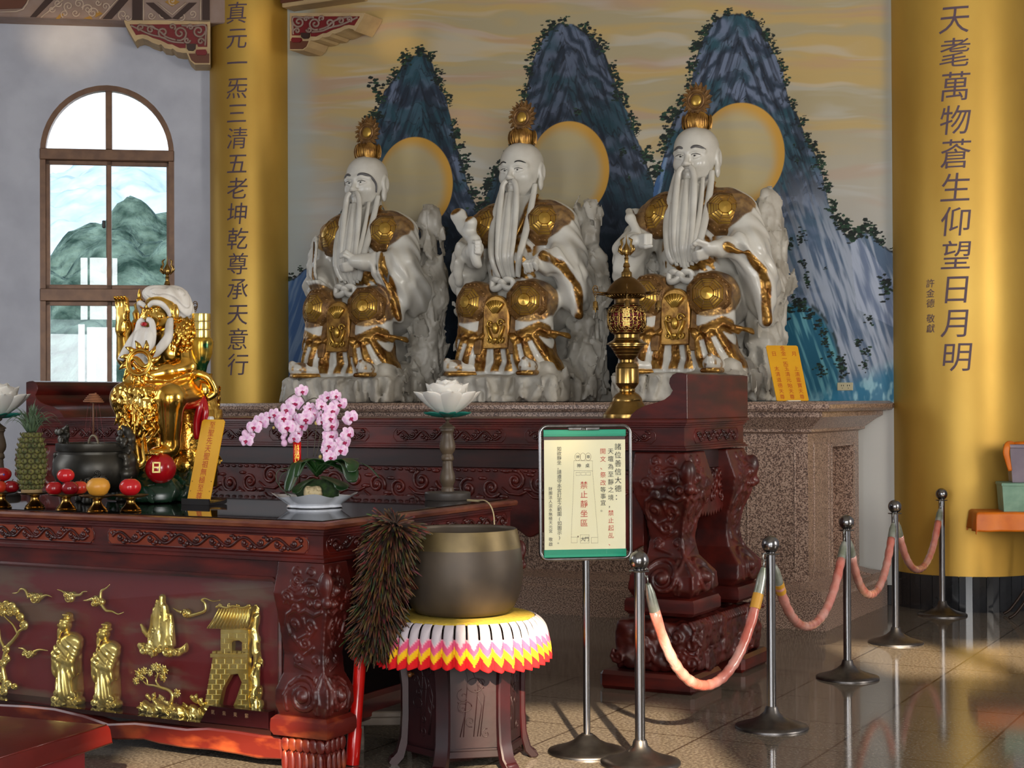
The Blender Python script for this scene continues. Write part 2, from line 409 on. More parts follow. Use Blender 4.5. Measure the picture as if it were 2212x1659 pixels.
def platform_slab(name,x0,x1,y0,y1,z0,z1,m,rz=0,loc=(0,0,0)):
    mb=MB().box(((x0+x1)/2,(y0+y1)/2,(z0+z1)/2),(x1-x0,y1-y0,z1-z0)); o=mb.build(name,m,smooth=0); o.location=loc; o.rotation_euler=(0,0,rz); return struct(o)
platform_slab('floor',-16,14,-10,12,-.1,0,granite_floor,WROT,(0,6,0))
plaster=M('white_plaster',L(204,206,216),L(190,192,203),rough=.75,scale=3,detail=5)
ceil_m=M('ceiling_paint',L(190,182,168),rough=.8)
platform_slab('ceiling',-9,9,-3,17,6.9,7.0,ceil_m)
# --- mural wall: its painting is computed vertex by vertex on a fine grid
def mural():
    x0=wall_xy(560,500)[0]; x1=.22; st=.0050
    xs=np.arange(x0,x1,st); zs=np.concatenate([np.linspace(0,1.45,6),np.arange(1.5,5.35,st),np.array([5.6,6.2,6.9])])
    X,Z=np.meshgrid(xs,zs); P=np.stack([WN.x+U.x*X,WN.y+U.y*X,Z-CAMZ],-1).reshape(-1,3)
    C=P@np.array(CAMR); px=(CX+F*C[:,0]/-C[:,2]); py=(CY-F*C[:,1]/-C[:,2])
    n=len(px); o0=np.zeros(n)
    rgb=lambda r,g,b: np.array(L(r,g,b)[:3])
    mixc=lambda c,d,t: c*(1-t[:,None])+d*t[:,None]
    # sky: cream and grey with drawn-out yellow and rose streaks
    wob=fbm(px/220,py/60,o0,3,3)*60
    s1=fbm(px/260,(py+wob)/26,o0,4,11); s2=fbm(px/330,(py+wob)/34,o0+5,4,23); s3=fbm(px/200,(py+wob)/20,o0+9,3,31)
    top=smf(620,120,py)
    col=mixc(np.tile(rgb(186,184,180),(n,1)),np.tile(rgb(172,158,124),(n,1)),np.clip(top*1.1,0,1))
    col=mixc(col,np.tile(rgb(196,164,98),(n,1)),smf(.42,.72,s1)*(.25+.75*top)*.75)
    col=mixc(col,np.tile(rgb(184,144,122),(n,1)),smf(.52,.74,s2)*(.15+.85*top)*.55)
    col=mixc(col,np.tile(rgb(196,198,196),(n,1)),smf(.52,.75,s3)*.35)
    col=mixc(col,np.tile(rgb(168,176,172),(n,1)),smf(700,640,px)*.8); col=mixc(col,np.tile(rgb(170,176,172),(n,1)),smf(1895,1935,px)*.7)
    # mountain outline
    B=[(500,640),(635,600),(660,580),(690,540),(740,480),(790,400),(800,330),(806,290),(812,250),(830,195),(858,160),(880,125),(905,112),(922,118),(935,140),(950,190),(962,205),(970,240),(978,270),(985,310),(1000,350),(1010,400),(1033,455),(1048,430),(1065,380),(1100,350),(1122,300),(1130,260),(1136,215),(1140,180),(1150,130),(1166,95),(1185,62),(1210,48),(1240,52),(1268,70),(1290,90),(1308,120),(1320,150),(1345,220),(1358,245),(1370,285),(1390,330),(1413,400),(1432,345),(1440,300),(1452,265),(1460,250),(1478,220),(1490,200),(1496,160),(1505,120),(1520,80),(1540,45),(1565,30),(1590,28),(1618,34),(1640,48),(1652,80),(1660,90),(1676,120),(1690,150),(1700,200),(1710,230),(1727,255),(1740,300),(1760,330),(1775,370),(1784,410),(1790,440),(1815,490),(1840,522),(1852,505),(1865,499),(1885,505),(1900,525),(1932,545),(2000,580)]
    bx=np.array([p[0] for p in B],float); by=np.array([p[1] for p in B],float)
    yb=np.interp(px,bx,by)+(fbm(px/9,py/9,o0,2,5)-.5)*9
    inside=smf(-1.5,2.5,py-yb)
    m3=(px>1413+(py-400).clip(0)*-.10); m2=(px>1036)&~m3
    cxm=np.where(m3,1590,np.where(m2,1215,905))+np.where(m3,(py-28)*.12,np.where(m2,(py-48)*.08,(py-112)*.05)); pk=np.where(m3,28,np.where(m2,48,112))
    w=60+(py-pk).clip(0)*.42
    t=(px-cxm)/w
    nz=fbm(px/40,py/60,o0+2,4,41); nf=fbm(px/11,py/26,o0+4,3,43)
    # nested folds that run down from the ridge
    v=(py-pk)/62-np.sqrt(t*t+.06)*2.6+nz*2.4
    band=.5+.5*np.sin(v*2*PI)
    flow=fbm((px+np.sign(t)*py*-.33)/7,py/70,o0+7,3,47)
    rock=mixc(np.tile(rgb(40,54,72),(n,1)),np.tile(rgb(106,118,142),(n,1)),smf(.2,.95,band*.75+flow*.4))
    rock=mixc(rock,np.tile(rgb(36,80,92),(n,1)),smf(.42,.66,fbm(px/70,py/50,o0+1,3,53))*.8)
    rock=mixc(rock,np.tile(rgb(20,28,44),(n,1)),smf(.5,.30,flow)*.7)
    lb=smf(.10,.0,np.abs(band-.5-.25*(flow-.5)))*smf(.38,.5,nf); rock=mixc(rock,np.tile(rgb(12,17,26),(n,1)),lb*.75)
    line=smf(.045,.0,np.abs(fbm((px+np.sign(t)*py*-.36)/15,py/62,o0+3,3,59)-.5))
    rock=mixc(rock,np.tile(rgb(14,20,30),(n,1)),line*.8)
    rock=mixc(rock,np.tile(rgb(18,40,58),(n,1)),(smf(330,560,py)*smf(1640,1500,px))*.9*(.6+.7*nz).clip(0,1))
    # the right flank grows pale, teal towards the water
    fl=smf(1600,1800,px+(py-520)*-.15)*smf(330,560,py)
    rock=mixc(rock,mixc(np.tile(rgb(176,186,204),(n,1)),np.tile(rgb(92,112,140),(n,1)),smf(.35,.65,flow)),fl*.85)
    ar=np.sqrt(((px-1715)/100)**2+((py-800)/150).clip(-9,0)**2)
    arch=smf(1.02,.93,ar)*smf(1600,1640,px)*(px<1900)
    rock=mixc(rock,mixc(np.tile(rgb(28,92,118),(n,1)),np.tile(rgb(110,172,184),(n,1)),smf(.5,.75,flow)*.8),arch)
    ln2=smf(.06,.0,np.abs(ar-1))*(py<830)*(px>1640)*(px<1900)*smf(.4,.55,nf); rock=mixc(rock,np.tile(rgb(30,48,48),(n,1)),ln2*.9)
    riv=smf(-20,30,py-(862-(px-1740)*.42+ (px>1880)*0))*smf(1690,1760,px)
    rock=mixc(rock,mixc(np.tile(rgb(44,122,158),(n,1)),np.tile(rgb(150,200,214),(n,1)),smf(.5,.7,nf)),riv*.85)
    # small pale peak and blue outcrops
    sm=(px>1836)&(py<660+(px-1836)*.5)&(py>np.interp(px,[1790,1840,1935],[440,560,690])-70)
    rock=mixc(rock,mixc(np.tile(rgb(176,186,206),(n,1)),np.tile(rgb(120,134,164),(n,1)),smf(.4,.7,flow)),sm*(px-1836>(py-520)*.1)*.8)
    bl=((px<1440+(py-350)*-.2)&(px>1408)&(py>340)&(py<470)&m3)|((px<690)&(py>570))
    rock=mixc(rock,mixc(np.tile(rgb(70,108,160),(n,1)),np.tile(rgb(130,156,190),(n,1)),smf(.4,.7,flow)),bl*.8)
    dk=(m2*.42+(~m2&~m3)*.18)*smf(-60,80,py-yb); rock=mixc(rock,np.tile(rgb(14,20,30),(n,1)),dk)
    # ink contour
    ink=smf(5,1,np.abs(py-yb-2))*smf(.3,.5,nf)
    rock=mixc(rock,np.tile(rgb(12,16,20),(n,1)),ink*.9)
    col=mixc(col,rock,inside)
    # shrubs and little pines dabbed along the ridges and in the gullies
    T=[]
    r2=random.Random(3)
    for i in range(len(B)-1):
        (a,b_),(c,d)=B[i],B[i+1]; ln=math.hypot(c-a,d-b_); k=max(1,int(ln/17))
        for j in range(k):
            t_=(j+r2.random())/k
            if a<700 and r2.random()<.6 or 1380<a<1440 and r2.random()<.4: continue
            T.append((a+(c-a)*t_+(4 if d>b_ else -4),b_+(d-b_)*t_-3,r2.uniform(6,13)))
    T+=[(808,185,15),(815,250,11),(905,112,9),(1440,250,14),(1446,285,12),(1420,360,12),(1050,400,11),(1068,370,11),(1055,440,14),(1500,100,11),(1830,490,13),(1862,500,15),(1875,488,13),(1900,520,10),(1911,612,14),(1912,630,15),(1690,500,8),(1705,530,9),(1730,510,10),(1735,570,9),(1742,592,7),(1745,610,8),(1806,470,13),(1800,440,8),(1720,655,12),(1735,662,12),(1700,672,12),(1750,680,10),(1765,700,10),(1778,720,9),(1784,740,9),(1795,765,8),(1855,740,9),(1870,760,10),(1880,690,9),(1815,780,11),(1820,800,12),(1768,790,8),(1775,805,9),(1868,790,9),(1640,820,14),(1650,840,16),(1660,850,15),(1670,700,10),(960,500,10),(985,540,12),(1000,470,12),(1020,500,12),(925,620,10),(1330,210,9),(1345,330,9),(1250,240,9)]
    for k in range(70):
        x=r2.uniform(830,1900); y=r2.uniform(160,800)
        if np.interp(x,bx,by)+18<y: T.append((x,y,r2.uniform(3,7)))
    gr=[rgb(14,26,22),rgb(22,42,30),rgb(12,18,18),rgb(36,66,46)]
    for (x,y,s) in T:
        near=np.nonzero((np.abs(px-x)<s*2)&(np.abs(py-y)<s*2.2))[0]
        if len(near)==0: continue
        for q in range(20):
            ex,ey=x+r2.gauss(0,.5)*s,y+r2.gauss(0,.6)*s; a,b_=s*r2.uniform(.22,.5),s*r2.uniform(.10,.26)
            h=near[((px[near]-ex)/a)**2+((py[near]-ey)/b_)**2<1]; col[h]=gr[r2.choice((0,0,1,2,3))]
    # three haloes
    for (x,y,a,b_) in ((897,396,81,100),(1230,366,86,104),(1602,331,93,109)):
        d=np.sqrt(((px-x)/a)**2+((py-y)/b_)**2); dd=np.sqrt(((px-x+.10*a)/a)**2+((py-y-.05*b_)/b_)**2)
        disc=mixc(mixc(np.tile(rgb(180,168,138),(n,1)),np.tile(rgb(190,172,126),(n,1)),smf(.3,.8,s1)),np.tile(rgb(206,156,66),(n,1)),smf(.74,1.03,dd))
        col=mixc(col,disc,smf(1.01,.99,d))
    # unpainted strip of white wall under the picture
    low=(py>869)|(Z.ravel()<1.46); col[low]=rgb(205,203,198)
    col=np.clip(col*1.18,0,1)
    nx,nz_=len(xs),len(zs); i=np.arange((nz_-1)*nx).reshape(nz_-1,nx)[:,:-1].ravel()
    fs=np.stack([i,i+1,i+nx+1,i+nx],1); vs=np.stack([X.ravel(),np.zeros(n),Z.ravel()],1)
    o=mesh_obj('wall_back',vs,fs,M('painted_mural',(1,1,1,1),rough=.62,attr='Col',bump=.12,bscale=26,bdist=.004),None,0,col)
    o.location=WN; o.rotation_euler=(0,0,WROT); struct(o); return x0,x1
MX0,MX1=mural()
# --- left wall with the arched window
LA=R(9); LC=V((WN+U*MX0)); LU=V((math.cos(LA),math.sin(LA),0)); LN=V((-math.sin(LA),math.cos(LA),0))
def left_xy(px,py,off=0):
    p=atP(px,py,LC-LN*off,LN)-LC; return (p.dot(LU),p.z)
wx0,_=left_xy(86,330); wx1,_=left_xy(376,330); _,wzs=left_xy(230,332); _,wzt=left_xy(230,184); wzb=1.25
wcx=(wx0+wx1)/2; wr=(wx1-wx0)/2; wrz=wzt-wzs
def left_wall():
    m=MB(); n=20; T=.22
    ar=[(wcx-wr*math.cos(PI*i/n),wzs+wrz*math.sin(PI*i/n)) for i in range(n+1)]
    top=6.9
    q=lambda poly: m.add([(x,0,z) for x,z in poly],[tuple(range(len(poly)))])
    q([(-6,0),(wx0,0),(wx0,top),(-6,top)]); q([(wx1,0),(.3,0),(.3,top),(wx1,top)]); q([(wx0,0),(wx1,0),(wx1,wzb),(wx0,wzb)])
    for i in range(n): q([ar[i],ar[i+1],(ar[i+1][0],top),(ar[i][0],top)])
    rim=[(wx0,wzb)]+ar+[(wx1,wzb)]
    for i in range(len(rim)):
        a,b=rim[i],rim[(i+1)%len(rim)]; m.add([(a[0],0,a[1]),(b[0],0,b[1]),(b[0],T,b[1]),(a[0],T,a[1])],[(0,1,2,3)])
    o=m.build('wall_left',plaster,smooth=0,fix=False); o.location=LC; o.rotation_euler=(0,0,LA); struct(o)
left_wall()
bronze=M('bronze_window_frame',L(122,88,62),L(100,70,50),rough=.4,scale=9,metal=.25)
gl=bpy.data.materials.new('window_glass'); gl.use_nodes=True; N=gl.node_tree.nodes; K=gl.node_tree.links; N.clear()
o_=N.new('ShaderNodeOutputMaterial'); t_=N.new('ShaderNodeBsdfTransparent'); g_=N.new('ShaderNodeBsdfGlossy'); g_.inputs['Roughness'].default_value=.0; mx=N.new('ShaderNodeMixShader'); lw=N.new('ShaderNodeLayerWeight'); lw.inputs[0].default_value=.5; pw=N.new('ShaderNodeMath'); pw.operation='POWER'; pw.inputs[1].default_value=4; fr=N.new('ShaderNodeMath'); fr.operation='MULTIPLY_ADD'; fr.inputs[1].default_value=.8; fr.inputs[2].default_value=.035; K.new(lw.outputs['Facing'],pw.inputs[0]); K.new(pw.outputs[0],fr.inputs[0])
K.new(fr.outputs[0],mx.inputs[0]); K.new(t_.outputs[0],mx.inputs[1]); K.new(g_.outputs[0],mx.inputs[2]); K.new(mx.outputs[0],o_.inputs[0])
MATS['window_glass']=gl
def window():
    root=bpy.data.objects.new('window_1',None); link(root); root.location=LC; root.rotation_euler=(0,0,LA); struct(root)
    px=lambda a: left_xy(a,500)[0]; pz=lambda b: left_xy(230,b)[1]
    m=MB(); n=28; w=.05; d=.09
    for i in range(n):
        a0,a1=PI*i/n,PI*(i+1)/n; P=lambda a,r: (wcx-(wr-r)*math.cos(a),wzs+(wrz-r)*math.sin(a))
        m.prism([P(a0,0),P(a1,0),P(a1,w),P(a0,w)],d,o=(0,.0,0))
    for x in (wx0,wx1-w): m.box((x+w/2,d/2,(wzb+wzs)/2),(w,d,wzs-wzb))
    m.box((wcx,d/2,wzb+.03),(2*wr,d,.06))
    t0,t1=pz(323),pz(347); m.box((wcx,.03,(t0+t1)/2),(2*wr,.10,t0-t1),.006)
    m.box(((px(228)+px(242))/2,.05,(t0+wzt)/2-.01),(px(242)-px(228),.06,wzt-t0-.03),.004)
    b0,b1=pz(624),pz(651); m.box((wcx,.03,(b0+b1)/2),(2*wr,.10,b0-b1),.006)
    m.build('window_frame',bronze,root,30)
    for (lo,hi) in ((b0,t1),(wzb+.06,b1)):
        for (a,b,y) in ((px(97),px(240),.05),(px(228),px(369),.075)):
            s=MB(); e=.042
            s.box((a+e/2,y,(lo+hi)/2),(e,.03,hi-lo),.003).box((b-e/2,y,(lo+hi)/2),(e,.03,hi-lo),.003).box(((a+b)/2,y,hi-.02),(b-a,.03,.04),.003).box(((a+b)/2,y,lo+.02),(b-a,.03,.04),.003)
            sa=s.build('sash',bronze,root,30)
            MB().box(((a+b)/2,y,(lo+hi)/2),(b-a-.02,.006,hi-lo-.02)).build('pane',gl,sa,0)
    MB().box((px(224),.02,pz(484)),(.03,.03,.07),.006).build('latch',M('black_latch',L(25,25,28),rough=.4),root,30)
    pn=[(wcx-(wr-.02)*math.cos(PI*i/24),wzs+(wrz-.02)*math.sin(PI*i/24)) for i in range(25)]
    MB().prism(pn,.006,o=(0,.06,0)).build('fanlight_pane',gl,root,0)
window()
def mirror_pt(px,py,Y=-1.85):
    p=atP(px,py,LC,LN); d=ray(px,py); d=d-LN*(2*d.dot(LN)); return p+d*((Y-p.y)/d.y)
for (a,b,c,d,nm) in ((173,188,556,690,'strip'),(193,252,556,690,'panel'),(168,182,700,835,'strip'),(187,250,706,835,'panel')):
    q=[mirror_pt(x,y) for x,y in ((a,c),(b,c),(b,d),(a,d))]; ct=sum(q,V())/4; w=abs(q[1].x-q[0].x); h=abs(q[0].z-q[3].z)
    area('assumed_reflection_lamp_'+nm,ct,LC+UP*2.4+LU*-1.5,max(w,.1),max(h,.1),9*PI*w*h,(.95,.97,1))  # assumed lamps, placed so the panes mirror bright strips and panels
# --- the hall behind the camera: front wall with assumed doorways and upper openings shaped for the sun patches, side walls
def open_wall(name,xc,zc,holes,mat,loc,rz,t=.25):
    m=MB()
    for i in range(len(xc)-1):
        for j in range(len(zc)-1):
            a,b,c,d=xc[i],xc[i+1],zc[j],zc[j+1]; mx_,mz=(a+b)/2,(c+d)/2
            if any(h[0]<mx_<h[1] and h[2]<mz<h[3] for h in holes): continue
            m.box((mx_,0,mz),(b-a,t,d-c))
    o=m.build(name,mat,smooth=0); o.location=loc; o.rotation_euler=(0,0,rz); struct(o)
HO=[(-4.7,-2.5,0,3.2),(-.1,2.5,0,3.2),(-.80,.0,4.45,4.92),(.72,1.88,4.5,5.42),(3.3,3.95,5.75,6.75),(4.15,5.2,5.75,6.75)]  # assumed openings; upper ones let sun reach only the wanted floor patches
open_wall('wall_front',sorted({-9,9,*[h[0] for h in HO],*[h[1] for h in HO]}),sorted({0,6.9,*[h[2] for h in HO],*[h[3] for h in HO]}),HO,plaster,(0,-2.1,0),0)
open_wall('wall_side_left',[-9,9],[0,6.9],[],plaster,(-7.4,6,0),R(90))
open_wall('wall_side_right',[-9,9],[0,6.9],[],plaster,(8.2,6,0),R(90))
open_wall('wall_right',[0,9],[0,6.9],[],plaster,V((4.75,12.9,0)),R(-70))
open_wall('wall_corner',[0,2.4],[0,6.9],[],plaster,V((2.9,13.1,0)),R(-5),.1)
bd=M('black_skirting_tile',L(24,25,28),L(38,39,42),rough=.15,scale=3)
mb=MB().box((MX1/2-2.55,-.012,.075),(5.5+MX1,.024,.15),.002); o=mb.build('baseboard_back',bd,smooth=0); o.location=WN; o.rotation_euler=(0,0,WROT); struct(o)
# --- hills outside
def hills():
    def layer(name,x0,x1,y0,y1,fn,mat,n=230,k=110):
        m=MB(); m.grid(lambda u,v:(lerpl(x0,x1,u),lerpl(y0,y1,v),fn(lerpl(x0,x1,u),lerpl(y0,y1,v),v)),n,k); return m.build(name,mat,smooth=180,fix=False)
    nz=lambda x,y,s,sd: noise_(x*s,y*s,sd)
    from mathutils import noise as nn
    noise_=lambda a,b,c: nn.noise(V((a,b,c)))
    canopy=lambda x,y,s: 1-nn.voronoi(V((x/s,y/s,3.1)))[0][0]
    far=M('haze_tinted_hill',L(108,130,158),L(92,116,144),rough=1,scale=.22,detail=9,spec=0,bump=.2,bdist=2,bscale=.3)  # aerial haze is put into the blue base colours, no volume
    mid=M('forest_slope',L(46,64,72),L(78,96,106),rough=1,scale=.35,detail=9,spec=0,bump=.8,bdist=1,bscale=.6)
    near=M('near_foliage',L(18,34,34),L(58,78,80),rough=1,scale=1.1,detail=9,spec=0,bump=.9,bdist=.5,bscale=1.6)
    def fh(x,y,v):
        a=(x+78)/70; return -10+(62-13*max(0,a)*(.6+a)-5*abs(a)+3*nn.noise(V((x*.03,5,2))))*math.sin(min(1,v*1.15)*PI/2)+5*canopy(x,y,9)+2*canopy(x,y,4)
    def mh(x,y,v): return -10+(22+5*nn.noise(V((x*.03,1,7)))+((x+45)*.10))*math.sin(v*PI/2)+4*canopy(x,y,6)+1.4*canopy(x,y,2.6)
    def nh(x,y,v): return -9+(15.5+3.5*nn.noise(V((x*.09,3,1)))+(x+18)*.22)*math.sin(v*PI/2)+2.4*canopy(x,y,3.0)+.8*canopy(x,y,1.2)
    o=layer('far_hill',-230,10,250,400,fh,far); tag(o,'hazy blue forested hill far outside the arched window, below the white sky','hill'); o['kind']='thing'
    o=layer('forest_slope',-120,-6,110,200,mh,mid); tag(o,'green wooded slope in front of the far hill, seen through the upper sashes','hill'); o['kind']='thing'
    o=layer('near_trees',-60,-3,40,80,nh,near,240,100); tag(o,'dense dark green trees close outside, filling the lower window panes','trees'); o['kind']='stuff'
hills()
# ---------------------------------------------------------------- materials of the big pieces
lacq=M('red_lacquered_rosewood',L(96,25,15),L(48,12,10),rough=.38,scale=3.2,stretch=(1,1,4),detail=6,coat=.15,c3=L(72,17,12),bump=.08,bscale=40,bdist=.003)
lacq_c=M('carved_rosewood',L(92,26,18),L(52,14,12),rough=.42,scale=7,coat=.12,bump=.25,bscale=34,bdist=.004)
lacq_d=M('dark_rosewood',L(52,19,16),L(34,13,12),rough=.4,scale=4,stretch=(1,1,5),coat=.2)
vine_m=M('vine_carving_wood',L(76,24,19),L(44,14,12),rough=.35,scale=12,coat=.25)
gran=M('pink_granite',L(92,74,68),L(196,168,150),rough=.3,scale=120,detail=3,lo=.40,hi=.56,c3=L(140,110,94),spec=.5)
goldpaint=M('gold_painted_column',L(214,174,82),L(186,142,56),rough=.46,scale=1.1,stretch=(1,1,.5),metal=.55,detail=5,lo=.3,hi=.7)
# ---------------------------------------------------------------- granite platform for the three statues
PP=atZ(1783,1364.5,0)
def platform():
    o0=thing('granite_platform',PP,WROT,'long speckled pink granite plinth carrying the three seated statues, dark recess in its side','platform')
    prof=[(0,0),(0,.2),(-.025,.215),(-.025,.265),(-.11,.285),(-.17,.31),(-.17,1.345),(-.13,1.36),(-.13,1.378),(-.105,1.40),(-.06,1.44),(-.02,1.465),(-.02,1.5),(.035,1.505),(.055,1.525),(.055,1.552),(.02,1.573)]
    x0,dep=-5.72,1.60
    m=MB().mold(x0,0,0,dep,prof); body=m.build('body',gran,o0,30)
    cut=MB().box((-.17,1.02,.75),(.5,.52,.98)).build('cut',gran,o0,0); k=body.modifiers.new('b','BOOLEAN'); k.operation='DIFFERENCE'; k.object=cut; k.solver='EXACT'
    dg=bpy.context.evaluated_depsgraph_get(); me=bpy.data.meshes.new_from_object(body.evaluated_get(dg)); body.modifiers.clear(); body.data=me; bpy.data.objects.remove(cut)
    MB().box((-.405,1.02,.75),(.02,.515,.975)).build('recess_board',M('recess_plywood',L(176,120,52),rough=.6),o0,0)
    def frame(y0,y1,z0,z1,face):
        g=MB()
        w=.012
        for (a,b,c,d) in ((y0,y1,z0,z0+w),(y0,y1,z1-w,z1),(y0,y0+w,z0,z1),(y1-w,y1,z0,z1)):
            if face=='s': g.box((-.17,(a+b)/2,(c+d)/2),(.012,b-a,d-c),.003)
            else: g.box(((a+b)/2,.17,(c+d)/2),(b-a,.012,d-c),.003)
        g.build('panel_moulding',gran,o0,0)
    frame(.30,.66,.36,1.28,'s'); frame(.72,1.32,.24,1.27,'s')
    for k in range(5): frame(-.62-k*1.05,-.26-k*1.05,.4,1.26,'f')
platform()
# ---------------------------------------------------------------- gilded columns
def column(px,py,Y,r,text,z_top,dz,size,face_px,label,zlast):
    c=atY(px,py,Y); c.z=0
    o0=thing('gold_column',c,0,label,'column')
    m=MB().lathe([(r,.26),(r,6.9)],72,cap=False); m.build('shaft',goldpaint,o0,180)
    m=MB()
    n=36
    for i in range(n):
        a0,a1=2*PI*i/n+.004,2*PI*(i+1)/n-.004; q=[(r*1.012*math.cos(a),r*1.012*math.sin(a)) for a in (a0,(a0+a1)/2,a1)]
        m.prism(q+[(x*.97,y*.97) for x,y in q[::-1]],.265,o=(0,0,0),ax=(1,0,0),ay=(0,1,0),az=(0,0,1))
    m.build('base_tiles',bd,o0,0)
    # inscription painted down the shaft, wrapped round it
    a=math.asin((face_px-px)*Y/F/r); base=math.atan2(-c.y,-c.x)
    vs,fs=text_mesh(text,size,dz,shear=.1,bold=.0)
    wrap_text(vs,fs,r,base+a,'inscription',M('purple_ink',L(92,72,84),rough=.6),o0)
    return o0
def colz(px,py,Y): return atY(px,py,Y).z
Yl=14.95; zz=lambda px,py,Y: atY(px,py,Y).z
dzl=(zz(512,30,Yl)-zz(512,790,Yl))/14
column(545,500,Yl+.39,.392,[('真元一炁三清五老坤乾尊承天意行',0,zz(512,28,Yl))],0,dzl,.215,512,'tall gold column left of the three statues, fifteen characters down its left half',0)
Yr=12.58; dzr=(zz(2062,47,Yr-.45)-zz(2062,772,Yr-.45))/10
column(2079,500,Yr,.565,[('彳天耄萬物蒼生仰望日月明'[0:],0,zz(2062,47,Yr-.45)+dzr),('許金德',-.19,zz(2010,612,Yr-.45),.07),('敬獻',-.19,zz(2010,688,Yr-.45),.07)],0,dzr,.235,2064,'wide gold column at the right end of the mural with large characters',0)
# ---------------------------------------------------------------- painted beams and brackets under the ceiling
cream=M('cream_paint',L(206,176,128),L(190,160,118),rough=.6,scale=8); maroon=M('maroon_paint',L(120,22,24),rough=.6); brown=M('brown_paint',L(104,58,36),rough=.6); dkb=M('dark_brown_paint',L(58,34,24),rough=.6); mauve=M('mauve_paint',L(160,136,124),L(150,122,106),rough=.65,scale=6); ochre=M('ochre_paint',L(172,126,44),rough=.6); linep=M('pale_line_paint',L(205,180,158),rough=.6)
OUT=[(890,155),(905,190),(928,228),(950,268),(970,300),(987,284),(1022,275),(1058,286),(1092,306),(1138,322),(1155,317),(1180,345),(1225,353),(1240,348),(1265,370),(1310,379),(1338,379),(1350,405),(1362,432),(1395,462),(1507,462),(1507,145),(890,145)]
INN=[(930,176),(1485,176),(1485,336),(1420,336),(1415,318),(1330,318),(1330,345),(1290,345),(1262,332),(1235,318),(1205,316),(1175,300),(1150,288),(1095,272),(1055,252),(1020,246),(975,252)]
def bracket(name,fx,conv,loc,rz,label):
    o0=thing(name,loc,rz,label,'bracket','carved brackets at the column head')
    P=lambda l: [conv(fx(x),y/3.318) for x,y in l]
    MB().prism(P(OUT),.285,o=(0,-.30,0)).build('body',cream,o0,0)
    MB().prism(P(INN),.012,o=(0,-.310,0)).build('panel',maroon,o0,0)
    m=MB()
    for (x,y,r,t,a,s) in ((1425,225,48,1.4,0,1),(1290,240,55,1.6,2,-1),(1170,235,42,1.4,1,1),(1080,215,32,1.3,0,-1),(1010,200,26,1.2,2,1),(1235,195,26,1.1,1,-1),(1365,200,24,1.1,3,1),(1440,300,26,1.2,0,-1),(1340,290,24,1.2,0,1)):
        q=[conv(fx(a_),b_/3.318) for a_,b_ in spiral(x,y,r,t,a,s,20)]; m.tube([(u,-.316,z) for u,z in q],.011,5,flat=(.6,(0,1,0)))
    for q in ([(940,185),(1000,215),(1080,250),(1160,270),(1230,300),(1320,310)],[(1000,180),(1060,190),(1130,215),(1190,265),(1260,290)],[(1300,185),(1380,190),(1470,185),(1475,260),(1470,330)]):
        m.tube([(u,-.316,z) for u,z in [conv(fx(a_),b_/3.318) for a_,b_ in [tuple(v)[:2] for v in crv([(a,b,0) for a,b in q],5)]]],.010,5,flat=(.6,(0,1,0)))
    m.build('scroll_carving',mauve,o0,180)
    B=MB().prism(P([(1352,385),(1500,385),(1500,452),(1400,452),(1372,432)]),.012,o=(0,-.310,0)); B.build('foot_panel',brown,o0,0)
    MB().prism(P([(1408,360),(1475,358),(1485,378),(1475,398),(1415,398),(1402,380)]),.03,o=(0,-.325,0)).build('red_boss',maroon,o0,0)
    MB().prism(P([(1338,318),(1405,318),(1402,352),(1385,366),(1352,364),(1340,350)]),.03,o=(0,-.325,0)).build('dark_boss',dkb,o0,0)
bracket('beam_bracket',lambda x:x/3.318,lambda a,b:left_xy(a,b,.3),LC,LA,'scroll-painted red bracket between window wall and gold column')
bracket('beam_bracket',lambda x:(1507-x)*.262+626,lambda a,b:wall_xy(a,b*.845-9,.3),WN,WROT,'scroll-painted red bracket on the mural side of the gold column')
